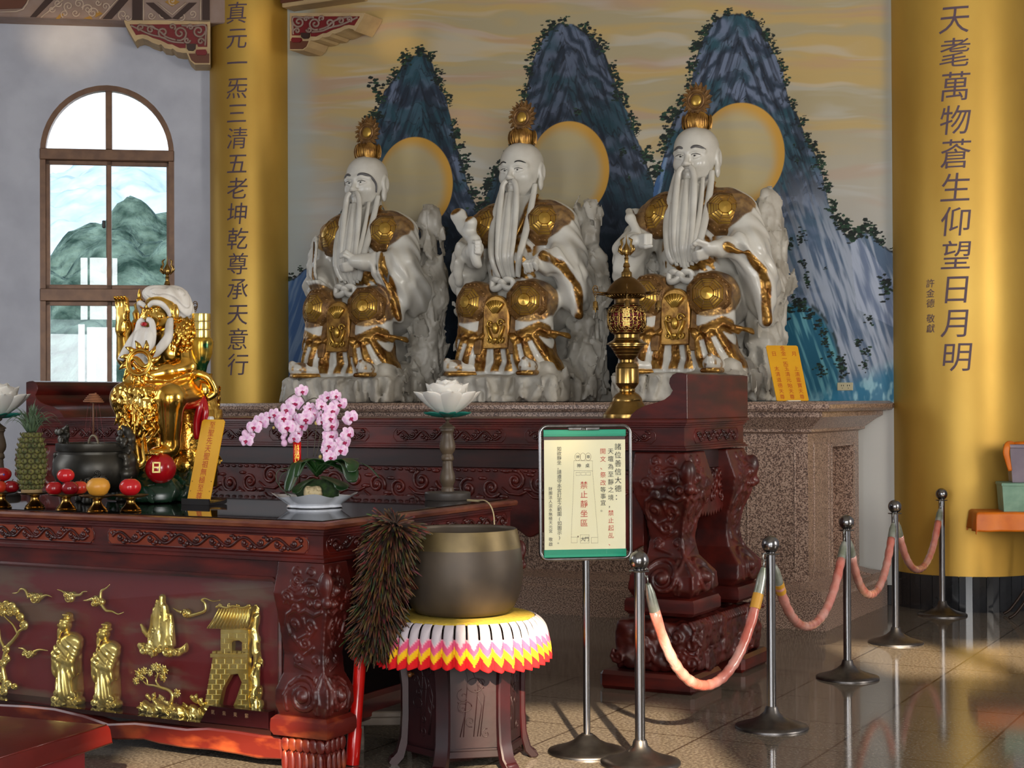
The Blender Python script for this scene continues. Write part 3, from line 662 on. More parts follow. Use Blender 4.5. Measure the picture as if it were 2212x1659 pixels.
def beam():
    o0=thing('painted_beam',LC,LA,'painted beam with dark chevrons and pale scrolls above the arched window wall','beam')
    zt=6.85; x0,z0=left_xy(0,39,.3); x1,z1=left_xy(455,46,.3); zb=(z0+z1)/2
    MB().box(((x0-2+x1+.3)/2,-.15,(zb+zt)/2),(x1-x0+2.3,.3,zt-zb),.01).build('body',mauve,o0,0)
    C=lambda px,py: left_xy(px,py,.305)
    f=MB()
    for q in ([(65,37),(78,37),(118,-3),(100,-3)],[(222,41),(241,41),(280,-3),(260,-3)],[(286,43),(307,43),(307,-3),(286,-3)],[(437,43),(453,43),(453,-3),(437,-3)],[(315,6),(332,6),(372,40),(357,42)],[(425,6),(408,6),(372,40),(385,42)]):
        f.prism([C(a,b) for a,b in q],.012,o=(0,-.312,0))
    f.build('dark_bands',dkb,o0,0)
    g=MB().prism([C(a,b) for a,b in [(-5,20),(46,18),(55,8),(60,-3),(-5,-3)]],.012,o=(0,-.311,0)); g.build('brown_cartouche',brown,o0,0)
    s=MB()
    for (x,y,r,t,a,w) in ((125,7,9,1.4,0,1),(148,14,11,1.4,2,1),(170,8,11,1.5,1,-1),(163,28,9,1.3,0,1),(190,20,12,1.5,3,1),(200,28,12,1.5,0,-1),(228,14,9,1.3,1,-1),(140,30,9,1.3,2,1),(112,20,8,1.2,0,1),(248,20,8,1.2,0,1),(212,6,7,1.2,0,1),(265,32,11,1.2,2,1),(276,38,8,1.2,0,1),(327,34,9,1.3,0,1),(392,36,9,1.3,2,-1),(416,30,9,1.3,2,-1),(372,2,9,1.3,1,1),(350,32,7,1.2,1,1)):
        s.tube([(u,-.308,z) for u,z in [C(p,q) for p,q in spiral(x,y,r,t,a,w,18)]],.007,5,flat=(.6,(0,1,0)))
    for q in ([(-5,26),(35,25),(50,20),(58,8),(62,-2)],[(88,38),(140,-3)],[(215,40),(256,-3)],[(310,44),(310,-3)],[(433,44),(433,-3)],[(340,6),(372,32),(402,6)]):
        s.tube([(u,-.308,z) for u,z in [C(a,b) for a,b in q]],.008,5,flat=(.6,(0,1,0)))
    s.build('scroll_lines',linep,o0,180)
    e=MB()
    for q in ([(120,41),(128,41),(140,30),(130,30)],[(205,38),(222,30),(210,22)],[(180,40),(200,42),(196,34)],[(356,4),(372,14),(388,4),(372,-3)]): e.prism([C(a,b) for a,b in q],.01,o=(0,-.309,0))
    e.build('ochre_fields',ochre,o0,0)
    # stub of the next beam on the mural side
    o1=thing('painted_beam',WN,WROT,'end of the brown beam above the bracket on the mural side of the column','beam')
    a,zb2=wall_xy(608,16,.2); b,_=wall_xy(770,16,.2)
    MB().box(((a+b)/2,-.1,(zb2+6.85)/2),(b-a,.2,6.85-zb2),.01).build('body',cream,o1,0)
    c_,_=wall_xy(655,10,.21); MB().box(((a+c_)/2,-.21,(zb2+.02+6.8)/2),(c_-a,.02,6.75-zb2),.004).build('end_panel',brown,o1,0)
beam()
# ---------------------------------------------------------------- carved cabriole leg, used by both altar tables
def leg_mesh(w,H,zt,foot,prof,sc,h=.006,seed=0):
    """front-right corner at the origin; carved block from zt down to zt-H; returns verts, faces"""
    f=Field((-w-.06,-.10*sc-.03,zt-H-.01),(.10*sc+.03,w+.06,zt+.01),h)
    x,y,z=f.grids(); t=(zt-z)/H; tt=[p[0] for p in prof]
    p=np.interp(t,tt,[q[1] for q in prof]); wi=np.interp(t,tt,[q[2] for q in prof])*w
    d=np.maximum(np.maximum(np.maximum(x-p,-y-p),np.maximum(-(x+wi),y-wi)),np.maximum(z-zt,(zt-H)-z))
    f.D=np.minimum(f.D,(d).astype(np.float32))*np.float32(.85)
    P=lambda q: float(np.interp(q,tt,[k[1] for k in prof]))
    def pos(face,a,q,out=0):
        pp=P(q); zz=zt-q*H
        return (-a*sc,-pp-out,zz) if face else (pp+out,a*sc,zz)
    for face in (1,0):
        e=lambda a,q,r,out=0,k=.006: f.ell(pos(face,a,q,out),r*sc,k*sc)
        ch=lambda pts,r,k=.004: f.chain([pos(face,a,q,.002) for a,q in pts],r*sc,k*sc)
        e(.05,.175,.023,.004); e(.05,.175,.012,.020); e(.026,.262,.019,.006); e(.068,.262,.014,.003); ch([(.02,.15),(.05,.145),(.085,.165),(.095,.19)],.006); ch([(.02,.205),(.05,.21),(.085,.195)],.005); ch([(.11,.16),(.14,.18),(.17,.16)],.005); ch([(.10,.235),(.13,.25),(.17,.235),(.20,.26)],.005)
        ch([(.10,.13),(.08,.115),(.05,.118),(.025,.14),(.01,.17)],.010)
        for (a,q,r,tn,a0,sg) in ((.135,.12,.030,1.3,0,1),(.185,.22,.030,1.4,2,1),(.14,.29,.018,1.1,1,-1),(.15,.06,.02,1.1,3,1),(.07,.06,.02,1.1,0,-1),(.07,.40,.026,1.2,1,-1),(.16,.40,.024,1.2,2,1),(.11,.52,.028,1.2,0,1),(.15,.62,.020,1.1,3,-1),(.06,.63,.022,1.1,2,1)):
            if a*sc>w*.95: continue
            ch([(u,q+(v)/H*sc) for u,v in spiral(a,0,r,tn,a0,sg,14)],.006)
        ch([(.01,.31),(.05,.335),(.09,.305),(.12,.32),(.15,.30),(.19,.34),(.20,.40),(.19,.46)],.008)
        for (a,q,b,s_) in ((.11,.36,.10,.45),(.05,.42,.09,.50),(.17,.48,.13,.56),(.07,.55,.12,.60),(.16,.66,.08,.70),(.09,.46,.15,.50)):
            f.cap(pos(face,a,q,.001),pos(face,b,s_,.003),.008*sc,.003*sc,.005*sc)
        # volute of the foot
        ch([(u,.86+(v)/H*sc) for u,v in spiral(.105,0,.082,1.5,-.6,-1,26,.2)],.012)
        e(.105,.86,.028,.004); ch([(.02,.72),(.03,.80),(.02,.90),(.03,.97)],.008); ch([(.17,.78),(.20,.86),(.19,.95)],.009); ch([(.05,.74),(.055,.85),(.045,.97)],.007)
    f.ell((P(.25)-.0,-P(.25),zt-.25*H),.024*sc,.012*sc); f.ell((P(.14),-P(.14),zt-.13*H),(.032*sc,.032*sc,.05*sc),.02*sc)
    f.chain([(P(q)-.002,-P(q)+.002,zt-q*H) for q in np.linspace(.33,1,18)],.007*sc,.006*sc)
    return f.mesh()
def vine(m,face,x0,x1,z0,z1,n,r=.007):
    n=int(n*1.35)
    """running scroll relief in a panel; face(u,v)->3D point and normal axis"""
    zc=(z0+z1)/2; hh=(z1-z0)/2*.62; st=(x1-x0)/n
    pts=[(x0+(x1-x0)*i/(n*10),zc+hh*math.sin(PI*i/10)) for i in range(n*10+1)]
    m.tube([face(a,b,.003) for a,b in pts],r,5)
    for i in range(n):
        cx_=x0+st*(i+.5); s=1 if i%2==0 else -1
        m.tube([face(a,b,.003) for a,b in spiral(cx_,zc-s*hh*.12,hh*.78,1.25,0 if s>0 else PI,-s,16)],r*.9,5)
        m.ell(face(cx_,zc-s*hh*.12,.004),r*1.6,7,5); m.ell(face(cx_+st*.42,zc-s*hh*.8,.003),r*1.7,7,5); m.ell(face(cx_-st*.35,zc+s*hh*.95,.003),r*1.3,6,4); m.tube([face(cx_+st*.1,zc-s*hh*1.15,.003),face(cx_+st*.3,zc-s*hh*1.3,.004),face(cx_+st*.5,zc-s*hh*1.05,.003)],[r*.6,r*1.1,r*.3],5); m.tube([face(cx_-st*.5,zc+s*hh*.4,.003),face(cx_-st*.62,zc+s*hh*.8,.004),face(cx_-st*.5,zc+s*hh*1.2,.003)],[r*.6,r*1.0,r*.3],5)
def panel_rim(m,face,x0,x1,z0,z1,r=.004):
    k=(z1-z0)*.3; q=[(x0+k,z0),(x1-k,z0),(x1,z0+k),(x1,z1-k),(x1-k,z1),(x0+k,z1),(x0,z1-k),(x0,z0+k)]
    m.tube([face(a,b,.0) for a,b in q],r,5,closed=True)
def mirror_obj(o,ax=0):
    me=o.data.copy(); c=np.empty(len(me.vertices)*3); me.vertices.foreach_get('co',c); c=c.reshape(-1,3); c[:,ax]*=-1; me.vertices.foreach_set('co',c.ravel()); me.flip_normals(); return me
# ---------------------------------------------------------------- front altar table
FP=atZ(701,1129,1.08); FT=Matrix.Translation((FP.x,FP.y,0))@Matrix.Rotation(WROT,4,'Z'); FTI=FT.inverted()
def ft_xy(px,py,off=0):
    """pixel -> local x,z on the plane `off` behind the table's front"""
    n=(FT.to_3x3()@V((0,1,0))); p=FTI@atP(px,py,V((FP.x,FP.y,0))+n*off,n); return p.x,p.z
FL,FD=3.3,1.74
LEGP=[(0,-.012,1),(.08,.0,1),(.2,.028,1.02),(.3,.014,.98),(.42,-.008,.96),(.6,-.022,.90),(.72,-.014,.90),(.82,.022,.98),(.92,.024,1.0),(1,-.004,.95)]
def front_table():
    o0=thing('front_altar_table',(FP.x,FP.y,0),WROT,'low carved red altar table in the foreground with a glazed gilt relief front','altar table')
    prof=[(-.04,1.079),(-.012,1.08),(.002,1.075),(.006,1.064),(.002,1.05),(-.012,1.045),(-.012,1.036),(-.018,1.033),(-.018,1.024),(-.024,1.02),(-.024,.938),(-.018,.935),(-.018,.925),(-.010,.921),(-.010,.907),(-.035,.902)]
    MB().mold(-FL,0,0,FD,prof[4:]).build('tabletop',lacq,o0,25); MB().mold(-FL,0,0,FD,prof[:5]).build('edge_nosing',M('worn_brown_edge',L(126,72,48),L(86,34,24),rough=.36,scale=7,stretch=(1,1,4),coat=.2),o0,25)
    MB().box((-FL/2,FD-.06,.46),(FL-.3,.03,.9)).build('added_shade_board',lacq_d,o0,0)  # added unseen board that blocks light and darkens the table's underside
    MB().box((-FL/2,FD/2,1.0815),(FL-.07,FD-.07,.005),.002).build('glass_sheet',M('dark_glass_top',L(22,14,13),rough=.03,spec=.7),o0,0)
    fpan=M('orange_brown_panel',L(138,58,30),L(104,38,22),rough=.4,scale=8)
    F_=lambda a,b,o: (a,.024-o,b); G_=lambda a,b,o: (-.024+o,a,b)
    m=MB(); r=MB()
    x_=[ft_xy(p,1180)[0] for p in (226,664,196)]
    for (a,b,n) in ((x_[0],x_[1]-.01,9),(x_[2]-.93,x_[2],9),(x_[2]-1.9,x_[2]-.97,8)):
        vine(m,F_,a+.03,b-.03,.945,1.013,n); panel_rim(r,F_,a,b,.943,1.015); MB().box(((a+b)/2,.0235,.979),(b-a-.01,.003,.066)).build('frieze_panel',fpan,o0,0)
    for k in range(2): vine(m,G_,.07+k*.86,.80+k*.86,.945,1.013,7); panel_rim(r,G_,.05+k*.86,.82+k*.86,.943,1.015)
    m.build('vine_carving',vine_m,o0,180); r.build('frieze_beading',lacq,o0,180)
    # waist board and the frame of the glazed case
    w=MB()
    w.box((-FL/2,.075,.862),(FL-.08,.06,.085),.004); w.box((-.05,FD/2,.862),(.06,FD-.1,.085),.004)
    w.tube([(-FL+.05,.042,.822),(-.30,.042,.822),(-.272,.042,.80),(-.262,.042,.76),(-.262,.042,.2)],.012,6)
    w.build('waist_board',lacq,o0,30)
    # wavy bottom rail, measured along its upper and lower edges
    up=[(0,1521),(60,1524),(120,1530),(183,1545),(235,1563),(294,1561),(340,1566),(404,1574),(450,1572),(510,1579),(560,1587),(607,1593)]
    dn=[(0,1560),(60,1564),(120,1572),(183,1586),(235,1597),(312,1597),(345,1606),(400,1615),(459,1620),(510,1628),(558,1638),(612,1640)]
    e0=(-FL+.1,.17)
    pu=[ft_xy(a,b,.03) for a,b in up]; pd=[ft_xy(a,b,.03) for a,b in dn]
    m=MB().prism([(-FL+.1,pd[0][1])]+pd+pu[::-1]+[(-FL+.1,pu[0][1])],.07,o=(0,.02,0),bev=.008); m.build('bottom_rail',M('sun_tinted_red_rail',L(90,22,14),L(146,64,30),rough=.4,scale=5,stretch=(1,1,2.5),lo=.48,hi=.68,coat=.3),o0,25)  # orange mottling puts the low sunlight into the rail's colour
    zf=.165
    MB().box((-FL/2-.12,.12,zf-.01),(FL-.3,.16,.02)).build('case_floor',M('case_floor_dark',L(46,24,22),rough=.06),o0,0)
    MB().box((-FL/2-.1,.205,.5),(FL-.25,.02,.70)).build('backboard',M('painted_cloud_board',L(116,40,42),L(116,88,72),rough=.35,scale=1.5,stretch=(1,1,4.5),lo=.50,hi=.60,detail=8),o0,0)
    MB().box((-.255,.12,.5),(.02,.15,.66)).build('case_side',lacq_d,o0,0)
    MB().box((-FL/2-.13,.047,.5),(FL-.28,.005,.66)).build('glass_front',gl,o0,0)
    # legs
    vs,fs=leg_mesh(.25,.66,.905,0,LEGP,1.0,.0046); vs[:,1]*=.74; lg=mesh_obj('leg',vs,fs,lacq_c,o0,180)
    def foot(p):
        m=MB().mold(-.235,.0,.0,.165,[(-.02,.255),(.012,.25),(.028,.235),(.03,.215),(.03,.185),(.02,.165),(-.01,.158),(-.02,.152),(-.02,.10),(-.03,.095)]); m.build('foot_block',MATS['sun_tinted_red_rail'],p,30)  # same sunlight-tinted colour, lighter than the carved leg above
        k=MB()
        for face in (0,1):
            for i in range(6 if face==0 else 4):
                a=.02+i*.036
                for (zc,zh,rr,tw) in ((.125,.032,.02,.024),(.05,.05,.024,.017)):
                    c=(-a-.012,.012-(.004 if zc>.1 else .01),zc) if face==0 else (.0+(-.012+(.004 if zc>.1 else .01)),a+.012,zc)
                    k.ell(c,(tw,.009,zh) if face==0 else (.009,tw,zh),10,8)
        k.mold(-.22,-.015,.015,.155,[(-.012,.155),(-.006,.13),(-.014,.10),(0,.08),(.006,.05),(0,.0)]); k.build('lotus_foot',MATS['sun_tinted_red_rail'],p,60)  # lotus foot also carries the sunlight in its colour
    foot(lg)
    me=mirror_obj(lg,1)
    l2=link(bpy.data.objects.new('leg',me),o0); l2.location=(0,FD,0)
    MB().mold(-.235,.0,-.235,0,[(-.02,.255),(.028,.235),(.03,.185),(-.02,.152),(-.02,.10),(0,.05),(0,0)]).build('foot_block',lacq_c,l2,30)
    MB().box((-.14,FD/2,.2),(.05,FD-.45,.12),.02).build('side_rail',lacq,o0,30)
    # small dark name block and the strip of inscription at the case's right end
    a,z=ft_xy(436,1573,.07); b,_=ft_xy(583,1540,.07)
    nb=MB().prism([(a,zf),(b,zf),(b-.0,zf+.075),(a+.05,zf+.075)],.05,o=(0,.055,0),bev=.004).build('name_block',M('dark_name_block',L(48,14,18),rough=.3),o0,25)
    cx_=(a+b)/2; vs,fs=text_mesh([(c,a+.075+i*.062,zf+.05,.022) for i,c in enumerate('紫東來氣'[::-1])],.022,.03); mesh_obj('lettering',[(x,.0535,z) for x,y,z in vs],fs,M('faint_gilt_letters',L(150,120,90),rough=.5),nb,0)
    st=MB().box((-.2675,.12,.50),(.006,.09,.34)).build('inscription_strip',M('black_strip',L(30,22,22),rough=.25),o0,0)
    vs,fs=text_mesh([('民國七十九年',0,.62,.028)],.028,.043); mesh_obj('lettering',[(-.272,.11+x,z) for x,y,z in vs],fs,M('grey_letters',L(120,110,104),rough=.6),st,0)
    return o0,lg
ft,leg0=front_table()
# ---------------------------------------------------------------- back altar table with everted ends
AP=atY(1483,905,8.85); AT=Matrix.Translation((AP.x,AP.y,0))@Matrix.Rotation(WROT,4,'Z'); ATI=AT.inverted(); AZ=1.487; AL,AD=4.87,.99
def al_xy(px,py,off=0):
    n=(AT.to_3x3()@V((0,1,0))); p=ATI@atP(px,py,V((AP.x,AP.y,0))+n*off,n); return p.x,p.z
def back_altar():
    o0=thing('back_altar_table',(AP.x,AP.y,0),WROT,'tall long dark red altar table with rolled ends below the granite platform','altar table')
    prof=[(-.03,AZ),(-.004,AZ),(.004,AZ-.008),(.004,AZ-.022),(-.008,AZ-.026),(-.008,AZ-.034),(-.016,AZ-.038),(-.016,AZ-.047),(-.024,AZ-.05),(-.024,AZ-.150),(-.014,AZ-.154),(-.014,AZ-.162),(-.004,AZ-.166),(-.004,AZ-.176),(-.05,AZ-.18)]
    MB().mold(-AL,0,0,AD,prof).build('tabletop',lacq,o0,25)
    pr=[(-.345,0),(-.33,.025),(-.30,.05),(-.25,.073),(-.18,.09),(-.135,.105),(-.10,.13),(-.085,.155),(-.097,.172),(-.106,.195),(-.102,.222),(-.085,.242),(-.06,.252),(-.03,.25),(0,.243),(0,0)]
    for (s,x) in ((1,0),(-1,-AL)):
        MB().prism([(x+s*a,AZ+b) for a,b in pr],AD-.02,o=(0,.01,0),bev=.002).build('rolled_end',lacq,o0,30)
    F_=lambda a,b,o: (a,.024-o,b); G_=lambda a,b,o: (-.024+o,a,b)
    m=MB(); r=MB(); z0,z1=AZ-.138,AZ-.062
    ed=[al_xy(p,940)[0] for p in (1408,1500)]; 
    m2=[(al_xy(845,940)[0],al_xy(1087,940)[0],8),(al_xy(1130,940)[0],al_xy(1412,940)[0],8),(al_xy(577,940)[0],al_xy(792,940)[0],8),(al_xy(300,940)[0],al_xy(530,940)[0],8),(al_xy(80,940)[0],al_xy(262,940)[0],7)]
    for a,b,n in m2: vine(m,F_,a+.03,b-.03,z0,z1,n,.006); panel_rim(r,F_,a,b,z0,z1)
    vine(m,G_,.22,.82,z0+.005,z1-.005,7,.006); panel_rim(r,G_,.17,.87,z0,z1)
    m.build('vine_carving',vine_m,o0,180); r.build('frieze_beading',lacq,o0,180)
    zw=AZ-.18
    w=MB(); w.box((-AL/2,.08,zw-.055),(AL-.14,.07,.115),.006); w.box((-.10,AD/2,zw-.055),(.06,AD-.2,.115),.006); w.build('waist_board',lacq_d,o0,30)
    # carved apron along the front, scalloped lower edge
    n=180; low=[]
    for i in range(n+1):
        x=-AL+.28+(AL-.56)*i/n; t=i/n; low.append((x,.90-.06*abs(math.sin(t*PI*9))-.03*math.sin(t*PI*27)**2+ .06*(2*abs(t-.5))**6*-2))
    m=MB().prism([(-AL+.28,zw-.11)]+low+[(-.28,zw-.11)],.04,o=(0,.05,0),bev=.005); m.build('apron',lacq_c,o0,30)
    k=MB(); rr=random.Random(5)
    for i in range(26):
        x=-AL+.45+(AL-.9)*i/25; zc=zw-.21-.03*math.sin(i*1.7)
        k.tube([(a,.047,b) for a,b in spiral(x,zc,.062,1.5,rr.random()*6,rr.choice((1,-1)),18)],.011,6,flat=(.8,(0,1,0)))
        k.ell((x,.047,zc),(.02,.014,.02),9,6); k.ell((x+.08,.05,zc-.05),(.035,.012,.014),9,6); k.ell((x-.06,.05,zc+.055),(.03,.012,.012),9,6)
        k.tube([(x-.09,.05,zc-.04),(x-.04,.044,zc-.075),(x+.03,.044,zc-.08),(x+.09,.05,zc-.05)],.008,5)
    for i in range(int((AL-.6)/.05)): k.ell((-AL+.3+i*.05,.048,zw-.125),(.020,.01,.010),8,5)
    k.build('apron_carving',lacq_c,o0,180)
    # legs
    P2=[(0,-.02,1),(.08,.0,1),(.2,.035,1.0),(.3,.02,.95),(.45,-.03,.82),(.6,-.05,.76),(.72,-.03,.8),(.84,.05,1.0),(.94,.055,1.05),(1,.01,1.0)]
    vs,fs=leg_mesh(.32,.80,zw-.005,0,P2,1.25,.0075); lg=mesh_obj('leg',vs,fs,lacq_c,o0,180)
    MB().mold(-.31,.02,-.02,.31,[(-.02,.515),(.03,.50),(.04,.48),(.04,.43),(.02,.41),(-.03,.40)]).build('foot_block',lacq,lg,30)
    me1=mirror_obj(lg,1); l2=link(bpy.data.objects.new('leg',me1),o0); l2.location=(0,AD,0)
    MB().mold(-.31,.02,-.31,.02,[(-.02,.515),(.03,.50),(.04,.48),(.04,.43),(.02,.41),(-.03,.40)]).build('foot_block',lacq,l2,30)
    me2=mirror_obj(lg,0); l3=link(bpy.data.objects.new('leg',me2),o0); l3.location=(-AL,0,0)
    MB().mold(-.02,.31,-.02,.31,[(-.02,.515),(.03,.50),(.04,.48),(.04,.43),(.02,.41),(-.03,.40)]).build('foot_block',lacq,l3,30)
    # right end between the legs: carved hanging panel, inner board, floor rail
    s=MB(); b=[(.24,zw-.11)]+[(.24+.52*i/24,zw-.33-.028*(i%2)-.03*math.sin(i/24*PI)) for i in range(25)]+[(.76,zw-.11)]
    s.prism(b,.04,o=(-.06,0,0),ax=(0,1,0),ay=(0,0,1),az=(-1,0,0),bev=.004); s.build('side_apron',lacq_c,o0,30)
    k=MB()
    for i in range(4):
        for j in range(3):
            c=(-.058,.31+i*.12,zw-.15-j*.06); k.tube([(c[0],c[1]+a,c[2]+d) for a,d in spiral(0,0,.038,1.3,i+j,1 if (i+j)%2 else -1,14)],.009,6); k.ell((c[0],c[1]+.05,c[2]+.02),(.012,.016,.02),8,6)
    k.build('side_carving',lacq_c,o0,180)
    MB().box((-.30,AD/2,.72),(.03,AD-.25,.5),.004).build('inner_board',lacq,o0,0)
    MB().box((-.20,AD/2,.46),(.2,AD-.5,.09),.01).build('side_rail',lacq,o0,30)
    # carved stands below the feet
    for (nm,x0,x1) in (('carved_stand',-.42,.06),('carved_stand',-AL-.06,-AL+.42)):
        f=Field((x0-.06,-.12,.07),(x1+.06,AD+.12,.42),.009); f.box(((x0+x1)/2,AD/2,.24),(x1-x0,AD+.1,.27),.03)
        def dsp(x,y,z):
            f1,f2=cells(x*14,y*14,z*14,3); return .028*(f1-.45)+.02*(fbm(x*22,y*22,z*22,2,4)-.5)
        f.disp(dsp); rr=random.Random(9)
        for i in range(26):
            y=-.05+rr.random()*(AD+.1); z=rr.uniform(.13,.34); X=x1 if nm and x1>0 else x0
            sg=rr.choice((1,-1)); f.chain([(X,y+a,z+b_) for a,b_ in spiral(0,0,.05,1.3,rr.random()*6,sg,10)],.011,.008)
        for i in range(9):
            x=x0+(x1-x0)*rr.random(); z=rr.uniform(.13,.34); f.chain([(x+a,-.055,z+b_) for a,b_ in spiral(0,0,.045,1.3,rr.random()*6,1,10)],.011,.008)
        for i in range(34): 
            y=-.06+(AD+.12)*i/33; f.cap((x1,y,.35),(x1-.02,y,.38),.014,.012,.006)
        vs,fs=f.mesh(); mesh_obj(nm,vs,fs,lacq_c,o0,180)
        sx=(x0+x1)/2; MB().box((sx-.02,.10,.05),(x1-x0+.08,.44,.1),.02).build('floor_slab',lacq,o0,30); MB().box((sx-.02,AD-.1,.05),(x1-x0+.08,.44,.1),.02).build('floor_slab',lacq,o0,30)
    return o0
back_altar()
# ---------------------------------------------------------------- marble statues, partly gilded
def gilt_material(name,base1,base2,gold,gbump=.5,gscale=38,mrough=.22,veins=True):
    m=bpy.data.materials.new(name); m.use_nodes=True; nt=m.node_tree; N=nt.nodes; K=nt.links; b=N['Principled BSDF']; out=N['Material Output']
    tc=N.new('ShaderNodeTexCoord'); n=N.new('ShaderNodeTexNoise'); n.inputs['Scale'].default_value=3.2; n.inputs['Detail'].default_value=7; K.new(tc.outputs['Object'],n.inputs['Vector'])
    r=N.new('ShaderNodeValToRGB'); r.color_ramp.elements[0].position=.35; r.color_ramp.elements[1].position=.65; r.color_ramp.elements[0].color=base1; r.color_ramp.elements[1].color=base2; K.new(n.outputs['Fac'],r.inputs[0]); K.new(r.outputs[0],b.inputs['Base Color'])
    b.inputs['Roughness'].default_value=mrough; b.inputs['Subsurface Weight'].default_value=.0
    g=N.new('ShaderNodeBsdfPrincipled'); g.inputs['Metallic'].default_value=.75; g.inputs['Roughness'].default_value=.34
    n2=N.new('ShaderNodeTexNoise'); n2.inputs['Scale'].default_value=14; n2.inputs['Detail'].default_value=4; K.new(tc.outputs['Object'],n2.inputs['Vector'])
    r2=N.new('ShaderNodeValToRGB'); r2.color_ramp.elements[0].position=.36; r2.color_ramp.elements[1].position=.62; r2.color_ramp.elements[0].color=L(112,70,26); r2.color_ramp.elements[1].color=gold; K.new(n2.outputs['Fac'],r2.inputs[0]); K.new(r2.outputs[0],g.inputs['Base Color'])
    v=N.new('ShaderNodeTexVoronoi'); v.inputs['Scale'].default_value=gscale; v.feature='SMOOTH_F1'; K.new(tc.outputs['Object'],v.inputs['Vector'])
    bp=N.new('ShaderNodeBump'); bp.inputs['Strength'].default_value=gbump; bp.inputs['Distance'].default_value=.012; K.new(v.outputs['Distance'],bp.inputs['Height']); K.new(bp.outputs[0],g.inputs['Normal'])
    a=N.new('ShaderNodeAttribute'); a.attribute_name='Col'; mx=N.new('ShaderNodeMixShader'); K.new(a.outputs['Fac'],mx.inputs[0]); K.new(b.outputs[0],mx.inputs[1]); K.new(g.outputs[0],mx.inputs[2]); K.new(mx.outputs[0],out.inputs[0])
    MATS[name]=m; return m
marble=M('white_marble',L(222,218,208),L(200,194,182),rough=.2,scale=4,detail=6,spec=.5)
marble_g=gilt_material('gilded_marble',L(224,220,210),L(204,198,186),L(186,142,72))
rockm=M('carved_marble_rock',L(206,200,188),L(166,158,144),rough=.42,scale=5,detail=6)
giltm=M('statue_gilding',L(186,140,66),L(112,74,32),rough=.34,metal=.65,scale=16,bump=.35,bscale=60,bdist=.004)
gilt_d=M('dull_bronze_gilding',L(150,110,60),L(104,72,38),rough=.45,metal=.4,scale=18,bump=.5,bscale=70,bdist=.005)
gilt_b=M('bright_gilding',L(214,174,84),L(184,140,58),rough=.28,metal=.75,scale=12)
inkb=M('painted_black',L(20,18,18),rough=.3); inkg=M('painted_grey_brow',L(92,90,90),rough=.4)
def poly_dist(P,pl):
    d=np.full(len(P),9.0)
    for i in range(len(pl)-1):
        a=np.array(pl[i]);b=np.array(pl[i+1]); ba=b-a; t=np.clip(((P-a)@ba)/(ba@ba+1e-12),0,1); d=np.minimum(d,np.linalg.norm(P-a-t[:,None]*ba,axis=1))
    return d
def frame_of(n,up=(0,0,1)):
    n=V(n).normalized(); x=V(up).cross(n)
    if x.length<1e-4: x=V((1,0,0))
    x.normalize(); y=n.cross(x); return Matrix((x,y,n)).transposed()
def roundel(c,n,r,Rc,parent,name='trigram_roundel',twist=PI/8):
    """octagonal boss of concentric bands and spokes laid over a curved surface"""
    Fm=frame_of(n); c=V(c)+V(n).normalized()*.018
    def bend(mb):
        for i,v in enumerate(mb.v):
            q=v.x*v.x+v.y*v.y; mb.v[i]=c+Fm@V((v.x,v.y,v.z-q/(2*Rc)))
    rim=MB()
    pr=[(r*1.02,-.03),(r,.008),(r*.93,.016),(r*.90,.006),(r*.80,.008),(r*.78,.016),(r*.70,.018),(r*.66,-.02)]
    rim.lathe(pr,48,cap=False)
    for i,v in enumerate(rim.v):
        a=math.atan2(v.y,v.x)-twist; s=math.cos(PI/8)/math.cos((a%(PI/4))-PI/8); rim.v[i]=V((v.x*s,v.y*s,v.z))
    for k in range(24):
        a=k*PI/12; rim.ell((r*.85*math.cos(a),r*.85*math.sin(a),.008),(.012,.012,.006),6,4)
    bend(rim); o=rim.build(name,gilt_d,parent,50)
    d=MB(); prs=[(r*.70,.0),(r*.68,.018),(r*.50,.022),(r*.48,.018),(r*.46,.022),(r*.30,.026),(r*.28,.02),(r*.25,.03),(0,.034)]
    d.lathe(prs,48,cap=False)
    for i,v in enumerate(d.v):
        rr=math.hypot(v.x,v.y)
        if rr>r*.27:
            a=math.atan2(v.y,v.x)-twist; s=math.cos(PI/8)/math.cos((a%(PI/4))-PI/8); d.v[i]=V((v.x*s,v.y*s,v.z))
    bend(d); o2=d.build('roundel_boss',gilt_b,o,50)
    g=MB()
    for k in range(8):
        a=k*PI/4+twist; g.tube([(r*.27*math.cos(a),r*.27*math.sin(a),.03),(r*.68*math.cos(a),r*.68*math.sin(a),.021)],.003,5)
    for q in (.38,.49,.6): g.tube([(r*q*math.cos(PI/4*k+twist),r*q*math.sin(PI/4*k+twist),.024) for k in range(8)],.0028,5,closed=True)
    bend(g); g.build('roundel_spokes',gilt_d,o,180)
